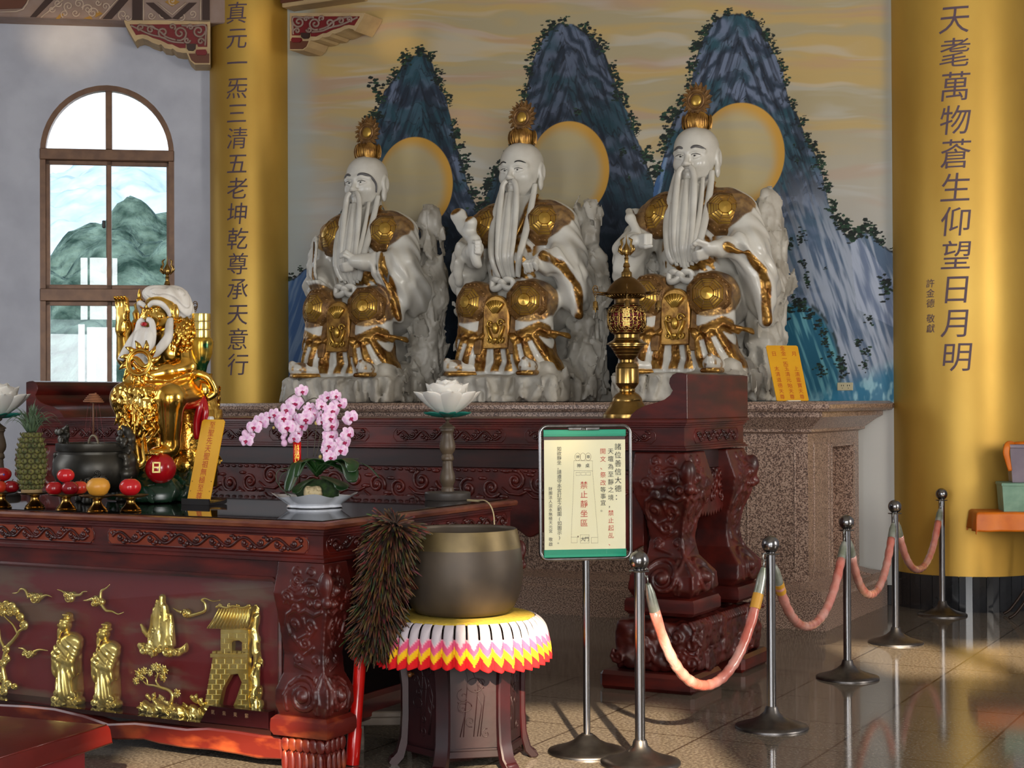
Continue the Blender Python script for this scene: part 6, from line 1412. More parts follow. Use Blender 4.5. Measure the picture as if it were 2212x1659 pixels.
# ---------------------------------------------------------------- drum-shaped stand, crocheted cover, bronze bowl
DC=atZ(1000,1500,.0); DY=7.2; DC=atY(1000,1326,DY); DZ=.648
def drum():
    p=V((DC.x,DC.y,0)); rz=R(12)
    o0=thing('carved_drum_stand',p,rz,'dark red carved six-sided cabinet stand with curved legs carrying the bronze bowl','stand')
    dw=M('dark_maroon_lacquer',L(40,10,14),L(24,7,10),rough=.5,scale=4,coat=0,bump=.05,bscale=30); dl=M('worn_red_leg',L(50,10,14),L(28,8,11),rough=.36,scale=5,coat=.15)
    n=6; r=.255
    hexp=[(r*math.cos(PI/2+PI/6+i*PI/3),r*math.sin(PI/2+PI/6+i*PI/3)) for i in range(6)]
    m=MB().prism(hexp,.50,o=(0,0,.085),ax=(1,0,0),ay=(0,1,0),az=(0,0,1)); m.build('body',dw,o0,0)
    rr=random.Random(8)
    for i in range(6):
        a,b=V((*hexp[i],0)),V((*hexp[(i+1)%6],0)); mid=(a+b)/2; nrm=mid.normalized(); e=(b-a).normalized(); w=(b-a).length
        d=MB(); d.prism([(-w/2+.02,.10),(w/2-.02,.10),(w/2-.02,.565),(-w/2+.02,.565)],.008,o=mid+nrm*.001,ax=e,ay=(0,0,1),az=nrm,bev=.003); do=d.build('door' if i in (3,4) else 'side_panel',dw,o0,0)
        k=MB(); q=lambda u,z: mid+nrm*.010+e*u+UP*z
        for j in range(7): u=rr.uniform(-.07,.07); z=.16+.055*j; k.tube([q(u+x_,z+y_) for x_,y_ in spiral(0,0,rr.uniform(.018,.035),1.2,rr.random()*6,rr.choice((1,-1)),12)],.0022,5)
        for j in range(5): u=rr.uniform(-.06,.06); k.tube([q(u,.15),q(u+.02,.24+.04*j),q(u-.01,.30+.05*j)],.002,5)
        k.tube([q(.01+.035*math.cos(t),.37+.03*math.sin(t)) for t in np.linspace(0,2*PI,14)],.0025,5); k.tube([q(-.035+.03*math.cos(t),.28+.022*math.sin(t)) for t in np.linspace(0,2*PI,14)],.0025,5); k.tube([q(.01+.02*math.cos(t),.47+.016*math.sin(t)) for t in np.linspace(0,2*PI,14)],.0025,5); k.build('lotus_relief',dw,do,180)
    kn=MB(); a,b=V((*hexp[1],0)),V((*hexp[2],0)); mid=(a+b)/2; nrm=mid.normalized(); kn.lathe([(.006,0),(.007,.012),(.012,.018),(.012,.026),(.005,.032),(0,.033)],12,mid+nrm*.008+UP*.40-(b-a)*.25,rot=frame_of(nrm)); kn.build('knob',M('worn_ochre_knob',L(140,90,34),L(60,16,18),rough=.4,scale=30),o0,60)
    MB().prism([(x*1.22,y*1.22) for x,y in hexp],.028,o=(0,0,.612),ax=(1,0,0),ay=(0,1,0),az=(0,0,1),bev=.006).build('top_board',dw,o0,30)
    MB().prism([(x*1.02,y*1.02) for x,y in hexp],.03,o=(0,0,.585),ax=(1,0,0),ay=(0,1,0),az=(0,0,1),bev=.004).build('neck_board',dw,o0,30)
    MB().prism([(x*1.08,y*1.08) for x,y in hexp],.03,o=(0,0,.058),ax=(1,0,0),ay=(0,1,0),az=(0,0,1),bev=.004).build('base_board',dw,o0,30)
    for i in range(6):
        a=PI/2+PI/6+i*PI/3; d=V((math.cos(a),math.sin(a),0)); t=V((-d.y,d.x,0))
        pr=[(.27,.612),(.305,.60),(.318,.56),(.312,.50),(.285,.42),(.276,.34),(.276,.22),(.282,.12),(.300,.055),(.33,.022),(.336,.012),(.325,0),(.30,.0),(.272,.03),(.256,.09),(.25,.2),(.25,.36),(.256,.46),(.262,.54),(.25,.612)]
        g=MB().prism(pr,.062,o=t*-.031,ax=d,ay=(0,0,1),az=t,bev=.006); g.lathe([(.0,-.028),(.014,-.028),(.016,-.022),(.016,.022),(.014,.028),(0,.028)],14,d*.314+UP*.022,rot=frame_of(t)); g.build('leg',dl,o0,35)
    # crocheted cover
    c0=thing('crocheted_cover',V((p.x,p.y,.645)),0,'pleated crocheted cover in yellow, white, pink, gold and red on the drum stand','cover')
    y=M('yellow_crochet',L(206,176,62),L(184,150,48),rough=.85,scale=60,bump=.6,bscale=150,bdist=.004)
    MB().lathe([(0,.004),(.27,.004),(.305,.003),(.318,-.003),(.32,-.006),(.31,-.004),(.0,.0)],64).build('cover_top',y,c0,180)
    NP=42; nu=NP*10; nv=34; vs=[];cs=[];rr=random.Random(3); jit=[rr.uniform(-.3,.3) for _ in range(NP+1)]
    W_=L(198,186,190)[:3]; PK=L(226,86,124)[:3]; YE=L(250,196,16)[:3]; RE=L(226,14,22)[:3]; P2=L(240,180,190)[:3]
    for j in range(nv):
        v=j/(nv-1)
        for i in range(nu):
            u=i/nu*NP; k=int(u); f_=u-k; a=2*PI*(i/nu)+jit[k]*.004; tri=1-abs(2*f_-1)          # 0 in the valley, 1 on the crest
            s=v*.185; R0=.318; pl=.030*smf(.0,.35,v)
            rad=R0+.058*(1-math.exp(-s/.06))+pl*(math.sin(PI*tri*.5)**.8-.5)*(.6+.5*v)+.006*math.sin(a*5+1); z=-.004-s*(.55+.45*smf(0,.5,v))-.010*tri*v+ .012*math.sin(a*3+.6)*v
            gap=smf(.34,.05,v)*(tri<.16)
            vs.append((rad*math.cos(a),rad*math.sin(a),z))
            b=v-.17*(tri-.5)*smf(.2,.5,v)*1.0+.05*math.sin(k*2.3)*.3
            c=W_ if b<.38 else (P2 if b<.42 else (PK if b<.60 else (YE if b<.78 else RE))); cs.append(c)
    fs=[(j*nu+i,j*nu+(i+1)%nu,(j+1)*nu+(i+1)%nu,(j+1)*nu+i) for j in range(nv-1) for i in range(nu) if not (j<12 and (i%10) in (9,0))]
    m=MB(); m.v=[V(v) for v in vs]; m.f=fs; m.c=cs; m.m=[0]*len(fs); m.col=(1,1,1)
    m.build('pleated_fringe',M('striped_crochet',(1,1,1,1),rough=.9,attr='Col',bump=.5,bscale=170,bdist=.003),c0,180,solid=.005)
    b0=thing('bronze_bowl',V((p.x,p.y,.6515)),0,'large dull bronze temple bowl gong resting on the crocheted cover','bowl')
    pr=[(0,.0),(.17,.0),(.205,.008),(.228,.03),(.248,.07),(.262,.12),(.268,.175),(.266,.23),(.258,.29),(.247,.345),(.240,.372),(.236,.376),(.232,.372),(.232,.36),(.245,.29),(.254,.2),(.248,.12),(.225,.05),(.19,.025),(0,.02)]
    MB().lathe(pr,72).build('body',M('dull_bronze',L(92,79,64),L(68,59,52),rough=.5,metal=.4,scale=4,detail=8,lo=.3,hi=.7,bump=.12,bscale=20,bdist=.004),b0,180)
    MB().lathe([(.2590,.292),(.2485,.346),(.2415,.374)],72,cap=False).build('rim_band',M('rubbed_bronze_rim',L(120,102,66),L(98,83,54),rough=.45,metal=.5,scale=9),b0,180)
drum()
# ---------------------------------------------------------------- feather duster in a red tube, low stool, kneeler
def duster():
    red=M('red_plastic_tube',L(206,22,14),rough=.25,coat=.3)
    b=atZ(761,1652,.0); t=atY(779,1417,7.1); ax=(t-b)
    o0=thing('red_tube',b,0,'upright red plastic tube leaning at the corner leg of the low front table','tube')
    Rm=frame_of(ax,(0,1,0)); Ln=ax.length
    MB().lathe([(.027,0.004),(.031,.004),(.031,.16),(.027,.165),(.027,Ln),(.0235,Ln),(.0235,.02)],28,rot=Rm,cap=False).build('tube_body',red,o0,40)
    h0=thing('feather_duster',t,0,'big brown feather duster with a red handle standing in the red tube','duster')
    q=[t-ax.normalized()*.25-t,V((0,0,0)),atY(777,1348,7.10)-t,atY(800,1290,7.05)-t]; MB().tube(q,.008,8).build('handle',M('orange_red_handle',L(214,52,16),rough=.35),h0,180)
    MB().tube([atY(784,1408,7.05)-t,atY(800,1350,7.02)-t],.006,8).build('pink_cord',M('pink_striped_cord',L(190,120,140),L(90,40,60),rough=.6,scale=60),h0,180)
    cols=[L(40,22,13)[:3],L(24,15,11)[:3],L(64,32,16)[:3],L(48,26,14)[:3],L(84,44,20)[:3],L(40,25,17)[:3],L(30,20,16)[:3]]; tan=L(140,104,62)[:3]
    spine=crv([atY(802,1395,7.0),atY(820,1300,6.98),atY(834,1200,6.95),atY(856,1132,6.92)],10); rr=random.Random(12); vs=[];fs=[];cs=[]
    def feather(p,d,side,l,w,c):
        nseg=5; o=len(vs); up=d.cross(side).normalized()
        for k in range(nseg+1):
            s=k/nseg; cc=p+d*(l*s)+V((0,0,-1))*(l*.28*s*s); ww=w*math.sin(PI*(.12+.85*s))*.9+.0006
            c_=c if s<.75 else tuple(lerpl(c[i],tan[i],.6*rr.random()) for i in range(3))
            for e in (-1,0,1): vs.append(cc+side*(ww*e)+up*(.006*(1-abs(e)))); cs.append(c_)
        for k in range(nseg):
            for e in (0,1): a=o+k*3+e; fs.append((a,a+1,a+4,a+3))
    N_=len(spine)
    for i in range(3400):
        s=rr.random()**.9; j=min(N_-2,int(s*(N_-1))); p=spine[j].lerp(spine[j+1],s*(N_-1)-j); tg=(spine[j+1]-spine[j]).normalized()
        a=rr.random()*2*PI; x=tg.orthogonal().normalized(); y=tg.cross(x); rd=x*math.cos(a)+y*math.sin(a)
        base=p+rd*rr.uniform(.0,.05); d=(rd*rr.uniform(.5,1.1)-tg*rr.uniform(.2,1.0)+V((rr.gauss(0,.25),rr.gauss(0,.25),rr.gauss(0,.2)))).normalized()
        if s>.93: d=(rd*.9+tg*rr.uniform(-.4,.7)).normalized()
        feather(base,d,d.cross(rd+V((.01,.02,.03))).normalized(),rr.uniform(.06,.125)*(1 if s>.12 else .7),rr.uniform(.003,.0085),rr.choice(cols))
    m=MB(); m.v=[v-t for v in vs]; m.f=fs; m.c=cs; m.m=[0]*len(fs); m.col=(1,1,1); m.build('feathers',M('brown_feathers',(1,1,1,1),rough=.6,attr='Col'),h0,180,fix=False)
    co=MB(); co.tube([v-t for v in spine],[.03]+[.05]*(N_-2)+[.03],10); co.build('feather_core',M('feather_core',L(36,22,14),L(20,14,10),rough=.9,scale=40),h0,180)
duster()
def stool():
    p=atZ(818,1622,0); o0=thing('low_stool',p,R(4),'low grey-brown wooden stool on the floor behind the red tube','stool'); w=M('weathered_wood',L(112,98,84),L(84,72,62),rough=.7,scale=5,stretch=(1,6,6))
    zt=.175; MB().box((.02,.13,zt-.012),(.30,.26,.028),.006).build('seat',w,o0,0)
    for x in (-.09,.13): 
        lg=[(-.10,0),(-.055,0),(-.045,.03),(-.02,.05),(.02,.05),(.045,.03),(.055,0),(.10,0),(.10,zt-.026),(-.10,zt-.026)]
        MB().prism(lg,.022,o=(x,.13,0),ax=(0,1,0),ay=(0,0,1),az=(1,0,0),bev=.003).build('leg',w,o0,0)
    MB().box((.02,.03,zt-.045),(.26,.018,.04),.004).build('rail',w,o0,0)
stool()
def kneeler():
    zt=.28; A=atZ(229,1566,zt); o0=thing('kneeling_cushion',(A.x,A.y,0),R(-22),'red vinyl kneeling stool cropped at the lower left corner, its edge sunlit','stool')
    v=M('red_vinyl',L(104,22,14),L(88,18,12),rough=.32,scale=6,coat=.2,bump=.05,bscale=20)
    d=.66; w=.9
    m=MB(); bm=[(-w,-d,zt),(0,-d,zt),(0,0,zt),(-w,0,zt)]
    def fn(u,v_): 
        x=-w+w*u; y=-d+d*v_; return (x,y,zt+.018*math.sin(PI*u)**.6*math.sin(PI*v_)**.6)
    m.grid(fn,24,20); m.mold(-w,0,-d,0,[(0,zt),(.006,zt-.004),(.012,zt-.02),(.018,zt-.075),(.012,zt-.08),(-.01,zt-.08)],cap=False); m.build('cushion',v,o0,30)
    MB().mold(-w+.04,-.06,-d+.06,-.06,[(0,0),(0,zt-.076)]).build('box_base',M('red_painted_box',L(128,22,30),rough=.5),o0,0)
    s=MB(); s.tube([(-w,-d,zt),(0,-d,zt),(0,0,zt)],.004,6); s.tube([(-w-.018,-d-.018,zt-.075),(.018,-d-.018,zt-.075),(.018,.018,zt-.075)],.003,6); s.build('seam_piping',v,o0,180)
kneeler()
# ---------------------------------------------------------------- offerings on the front table
TT=1.0845
def censer():
    p=atZ(208,1083,TT); p=atY(208,1083,8.25); p.z=TT
    o0=thing('bronze_incense_burner',p,WROT,'dark bronze tripod incense burner with two dragon handles, left of the gilded figure','incense burner')
    bz=M('dark_patinated_bronze',L(74,70,62),L(46,44,40),rough=.38,metal=.65,scale=6,detail=7,bump=.12,bscale=22,bdist=.004)
    pr=[(0,.05),(.10,.05),(.15,.065),(.195,.10),(.214,.15),(.212,.20),(.198,.235),(.184,.25),(.184,.258),(.198,.262),(.2,.264),(.2,.30),(.196,.303),(.188,.300),(.186,.27),(.19,.2),(.17,.12),(.1,.075),(0,.07)]
    MB().lathe(pr,56).build('bowl',bz,o0,50)
    for i in range(3):
        a=-PI/2+.4+i*2*PI/3; MB().lathe([(.022,0),(.03,.01),(.024,.03),(.032,.06),(.045,.085),(.02,.10)],16,(.125*math.cos(a),.125*math.sin(a),0)).build('foot',bz,o0,60)
    for s in (-1,1):
        f=Field((s*.21-.10,-.10,.06),(s*.21+.10,.10,.42),.0062); S=lambda x: s*x
        f.chain([(S(.195),0,.10),(S(.225),0,.16),(S(.23),0,.22),(S(.205),0,.27),(S(.225),0,.32),(S(.21),0,.36),(S(.185),-.01,.385)],[.03,.032,.026,.026,.024,.02,.01],.015)
        f.ell((S(.225),-.02,.15),(.04,.045,.035),.015); f.ell((S(.235),-.03,.20),(.02,.03,.03),.012); f.ell((S(.20),-.045,.24),.014); f.ell((S(.23),-.045,.24),.014)
        rr=random.Random(3 if s>0 else 5)
        for k in range(16): x,y,z=S(.21)+rr.uniform(-.03,.03),rr.uniform(-.04,.02),rr.uniform(.11,.36); f.chain([(x+a,y-.012,z+b) for a,b in spiral(0,0,.018,1.1,rr.random()*6,1,8)],.006,.008)
        vs,fs=f.mesh(); mesh_obj('dragon_handle',vs,fs,bz,o0,180)
    rl=MB(); rr=random.Random(9)
    for k in range(15):
        a=-PI/2+.75+rr.uniform(-.28,.28); z=.13+rr.uniform(-.03,.03); r=.213; c=V((r*math.cos(a),r*math.sin(a),z)); t=V((-math.sin(a),math.cos(a),0)); rl.tube([c+t*u+UP*v for u,v in spiral(0,0,.022,1.2,rr.random()*6,1,10)],.005,5)
    rl.build('cloud_relief',bz,o0,180)
    ar=MB(); ar.tube([(.033*math.cos(t),-.02,.285+.055*math.sin(t)) for t in np.linspace(0,PI,14)],.006,8); ar.box((0,-.02,.29),(.066,.012,.012)); ar.tube([(-.03,-.02,.27),(-.03,-.02,.29)],.006,6); ar.tube([(.03,-.02,.27),(.03,-.02,.29)],.006,6); ar.build('arched_holder',M('ivory_bronze',L(150,136,110),L(90,80,64),rough=.45,metal=.4,scale=20),o0,180)
    MB().lathe([(0,.262),(.185,.262)],40,cap=False).build('ash',M('incense_ash',L(120,112,104),rough=1),o0,0)
    # incense coil hung on a rod
    c0=thing('incense_coil',p+V((0,0,0)),WROT,'brown cone-shaped incense coil held on a thin rod above the bronze burner','incense coil'); cm=M('incense_brown',L(150,96,64),L(124,78,50),rough=.8,scale=20); top=atY(203,850,8.25).z-TT
    m=MB(); n=170; m.tube([((.012+.040*(i/n)**.8)*math.cos(i*.2),-.02+(.012+.040*(i/n)**.8)*math.sin(i*.2),top-.046*(i/n)) for i in range(n+1)],.0042,6); m.build('coil',cm,c0,180)
    MB().tube([(0,-.02,.335),(0,-.02,top-.01)],.0045,8).build('rod',M('rusty_rod',L(110,72,52),rough=.6),c0,180)
    th=MB()
    for a in (-.12,-.05,.06,.13): th.tube([(a*.28,-.02,top-.05),(a*.6,-.02,.27)],.0009,4)
    th.build('red_threads',M('red_thread',L(120,50,50),rough=.7),c0,180)
censer()
brassp=M('offering_brass',L(198,156,82),L(150,112,54),rough=.22,metal=1,scale=10); dkbrass=M('dark_brass_plate',L(92,70,46),L(60,46,32),rough=.35,metal=.9,scale=12)
def footed_plate():
    o0=thing('footed_brass_plate',(0,0,0),0,'x','plate','footed brass plates of fruit on the front table')
    MB().lathe([(.002,.062),(.03,.064),(.062,.068),(.078,.074),(.0835,.0775),(.083,.079),(.076,.0765),(.06,.071),(0,.068)],40).build('dish',dkbrass,o0,60)
    MB().lathe([(.048,0),(.050,.003),(.048,.006),(.044,.008),(.046,.012),(.042,.016),(.034,.024),(.025,.034),(.0195,.046),(.021,.058),(.028,.064)],36).build('foot',brassp,o0,45); return o0
applem=[M('red_apple',L(196,28,26),L(148,12,20),rough=.28,scale=9,stretch=(1,1,.2),coat=.3),M('streaked_orange_apple',L(214,92,44),L(190,44,30),rough=.3,scale=12,stretch=(1,1,.2),coat=.25),M('dark_red_apple',L(146,14,26),L(116,8,20),rough=.22,scale=8,coat=.4),M('bright_red_apple',L(220,40,40),L(190,24,32),rough=.25,scale=9,stretch=(1,1,.3),coat=.3)]
stem=M('fruit_stem',L(70,50,30),rough=.8)
def apple(p,r,mi,label,stk=True,tilt=0):
    o0=thing('apple',p,0,label,'apple','apples on the offering plates'); pr=[]
    for i in range(19):
        t=PI*i/18; s=math.sin(t); rr=r*s*(1+.10*math.sin(t-.4)); z=r*.93*(-math.cos(t))+r*.93
        z-=.30*r*max(0,1-s/.5)**2*(1 if i>9 else -.5); pr.append((max(rr,0),z))
    MB().lathe(pr,28).build('flesh',applem[mi],o0,180)
    if stk: MB().tube([(0,0,r*1.5),(.003,0,r*1.82),(.008,.002,r*1.98)],[.0022,.0018,.0026],6).build('stem',stem,o0,180)
    return o0
pls=[]
for i,(a,b,l) in enumerate(((3,1103,'leftmost footed brass plate, cut off at the left edge, under three apples'),(75,1104,'footed brass plate under the pineapple'),(143,1108,'footed brass plate under the pile of four apples'),(210,1112,'footed brass plate under the yellow pomelo'),(282,1111,'footed brass plate under the single red apple'))):
    if i==0: pl0=footed_plate(); o=pl0
    else: o=dup(pl0)
    q=atZ(a,b-6,TT); o.location=q; o['label']=l; pls.append(q)
def onplate(i,px,r,dy=0,dz=0):
    q=pls[i]; x=atY(px,1000,q.y+dy).x; return V((x,q.y+dy,TT+.0705+dz))
apple(onplate(2,117,.036,-.02),.036,0,'red apple at the left of the pile of four apples')
apple(onplate(2,151,.037,-.03),.037,2,'dark glossy red apple at the front of the pile of four')
apple(onplate(2,172,.036,.035),.036,1,'orange-red apple at the right back of the pile of four')
apple(onplate(2,142,.0375,.01,.0575),.0375,3,'bright red apple on top of the pile of four',False)
apple(onplate(4,281,.046,0),.046,3,'single bright red apple on its own brass plate')
apple(onplate(0,-2,.033,-.02),.034,1,'orange-red apple at the very left edge, front of its plate')
apple(onplate(0,25,.034,.0),.034,2,'dark red apple near the left edge, beside the pineapple')
a=apple(onplate(0,6,.037,.02,.055),.038,0,'red apple with a small blue sticker on top of the leftmost plate',False)
ob=MB().ell((.013,-.0365,.036),(.009,.003,.006),10,6); ob.build('sticker',M('blue_sticker',L(60,60,150),rough=.4),a,180)
o=thing('pomelo',onplate(3,212,.05),0,'smooth yellow-orange pomelo on a footed brass plate','pomelo')
MB().lathe([(.0,0),(.02,.002),(.042,.016),(.0545,.042),(.054,.055),(.046,.073),(.028,.086),(.012,.0885),(.006,.0855),(0,.085)],32).build('peel',M('pomelo_peel',L(218,156,58),L(206,138,44),rough=.4,scale=5,bump=.15,bscale=120,bdist=.002),o,180)
def pineapple():
    q=onplate(1,68,.07); o0=thing('pineapple',q,0,'whole green pineapple standing on a footed brass plate at the left','pineapple')
    H=.275; R_=lambda t:.066*(math.sin(PI*min(1,max(0,.12+.80*t)))**.45)
    MB().lathe([(R_(t)*.93,.02+H*t) for t in np.linspace(0,1,16)],28).build('core',M('pineapple_skin_gaps',L(58,50,26),rough=.8),o0,180)
    e=M('pineapple_eyes',L(112,108,50),L(58,66,32),rough=.7,scale=30,bump=.3,bscale=60,bdist=.004); m=MB(); tip=MB(); nrow=11
    for j in range(nrow):
        t=(j+.5)/nrow; r=R_(t); n=12
        for i in range(n):
            a=2*PI*(i+.5*(j%2))/n; d=V((math.cos(a),math.sin(a),0)); c=d*(r*.95)+UP*(.02+H*t); Fm=frame_of(d); sz=.0165*(.65+.35*r/.066)
            m.ell(c,(sz,sz*.9,.010),8,6,Fm); tip.tube([c+d*.008,c+d*.014+UP*.006,c+d*.012+UP*.014],[.004,.003,.0006],5)
    m.build('eyes',e,o0,180); tip.build('eye_tips',M('dry_tip',L(120,104,66),L(64,60,30),rough=.8,scale=40),o0,180)
    MB().lathe([(.045,-.002),(.05,.004),(.048,.022)],20).build('stump',M('pineapple_stump',L(150,124,84),rough=.9),o0,60)
    lf=MB(); rr=random.Random(1)
    for k in range(74):
        a=rr.random()*2*PI; u=k/74; d=V((math.cos(a),math.sin(a),0)); l=.07+.075*rr.random(); out=(1-u)*.9+.12; b=UP*(.295+.03*u)+d*.02*(1-u)
        pts=[b,b+d*(.35*l*out)+UP*(.45*l),b+d*(.75*l*out)+UP*(.8*l*(1-.3*(1-u))),b+d*(1.1*l*out)+UP*(1.0*l*(1-.75*(1-u)))]
        q_=crv(pts,3); lf.tube(q_,[.0085*(1-.93*(i/(len(q_)-1))) for i in range(len(q_))],5,flat=(.25,(0,0,1)))
    lf.build('leafy_crown',M('pineapple_leaf',L(62,84,56),L(92,112,84),rough=.5,scale=14),o0,180)
pineapple()
# ---------------------------------------------------------------- lotus lamps
def lotus():
    o0=thing('lotus_lamp',(0,0,0),0,'x','lamp','pair of lotus lamps on the front table')
    wd=M('grey_brown_turned_wood',L(92,76,58),L(70,58,46),rough=.45,scale=6); k=M('dark_lamp_base',L(66,60,56),rough=.45)
    s=1/4.88*8.35/3500; zb=1470; pr=lambda l:[(w*s,(zb-y)*s) for y,w in l][::-1]
    MB().lathe([(.0,0),(.114,0),(.118,.006),(.118,.034),(.112,.040),(.05,.042),(0,.042)],40).build('base',k,o0,40)
    MB().lathe(pr([(580,42),(600,43),(625,40),(640,18),(650,14),(665,22),(690,55),(712,84),(722,86),(728,70),(745,74),(760,64),(775,58),(800,60),(850,74),(900,84),(930,84),(960,76),(990,56),(1000,54),(1012,62),(1030,66),(1050,68),(1060,60),(1066,52),(1078,52),(1084,56),(1100,54),(1150,58),(1200,76),(1240,82),(1280,80),(1310,66),(1335,58),(1345,64),(1365,68),(1385,70),(1390,72)]),36).build('stem',wd,o0,45)
    pm=M('translucent_white_petal',L(238,232,222),L(226,220,210),rough=.4,scale=3); 
    pm.node_tree.nodes['Principled BSDF'].inputs['Subsurface Weight'].default_value=.3; pm.node_tree.nodes['Principled BSDF'].inputs['Subsurface Radius'].default_value=(.03,.025,.02)
    gm=M('teal_sepal',L(36,128,112),L(22,104,92),rough=.35,scale=8)
    zc=.435
    def petal(a,l,w,lift,cup,z0,r0,curl):
        d=V((math.cos(a),math.sin(a),0)); t=V((-d.y,d.x,0)); mb=MB()
        def fn(u,v):
            ang=lift*(1-.0*v)+curl*(v-.5)*v; 
            # integrate along the petal's spine
            x=z=0; n=10
            for i in range(n):
                q=v*(i+.5)/n; an=lift+curl*(q-.35); x+=math.cos(an)*l*v/n; z+=math.sin(an)*l*v/n
            ww=w*(.30+.70*math.sin(PI*min(1,.04+.56*v))**.8)*(1 if v<.62 else max(.0,1-((v-.62)/.38)**2.2)**.6); uu=(u-.5)*2
            an=lift+curl*(v-.35); nx,nz=-math.sin(an),math.cos(an); c=cup*uu*uu*ww
            return d*(r0+x+nx*c)+t*(ww*uu)+UP*(z0+z+nz*c)
        return mb.grid(fn,11,14)
    for k in range(6): petal(PI/6+k*PI/3-.1,.19,.082,1.22,.40,zc,.012,.75).build('petal',pm,o0,180,solid=.003)
    for k in range(6): petal(k*PI/3-.1,.195,.082,.95,.40,zc-.002,.014,.62).build('petal',pm,o0,180,solid=.003)
    for k in range(8): petal(k*PI/4+.2,.205,.066,.60,.4,zc-.006,.016,.50).build('petal',pm,o0,180,solid=.003)
    for k in range(6): petal(PI/6+k*PI/3+.05,.125,.044,.12,.4,zc-.012,.015,.35).build('sepal',gm,o0,180,solid=.003)
    return o0
q=atY(967,1080,8.33); lo1=lotus(); lo1.location=(q.x,q.y,TT); lo1['label']='white lotus lamp on a turned stem, standing at the right end of the front table'
q=atY(-3,1080,8.9); dup(lo1,V((q.x,q.y,TT)),.3,'white lotus lamp half cut off at the left edge, above the apples')
c=thing('lamp_cable',atY(1005,1078,8.28),0,'thin cream cable trailing off the table edge behind the bronze bowl','cable'); w=c.location.copy(); P=lambda a,b,y: atY(a,b,y)-w
MB().tube(crv([P(1000,1079,8.3),P(1030,1081,8.22),P(1046,1081,8.15),P(1058,1090,8.08),P(1066,1110,8.04),P(1068,1140,8.02),P(1070,1190,8.02)],6),.0035,8).build('cord',M('cream_cable',L(206,186,142),rough=.5),c,180)
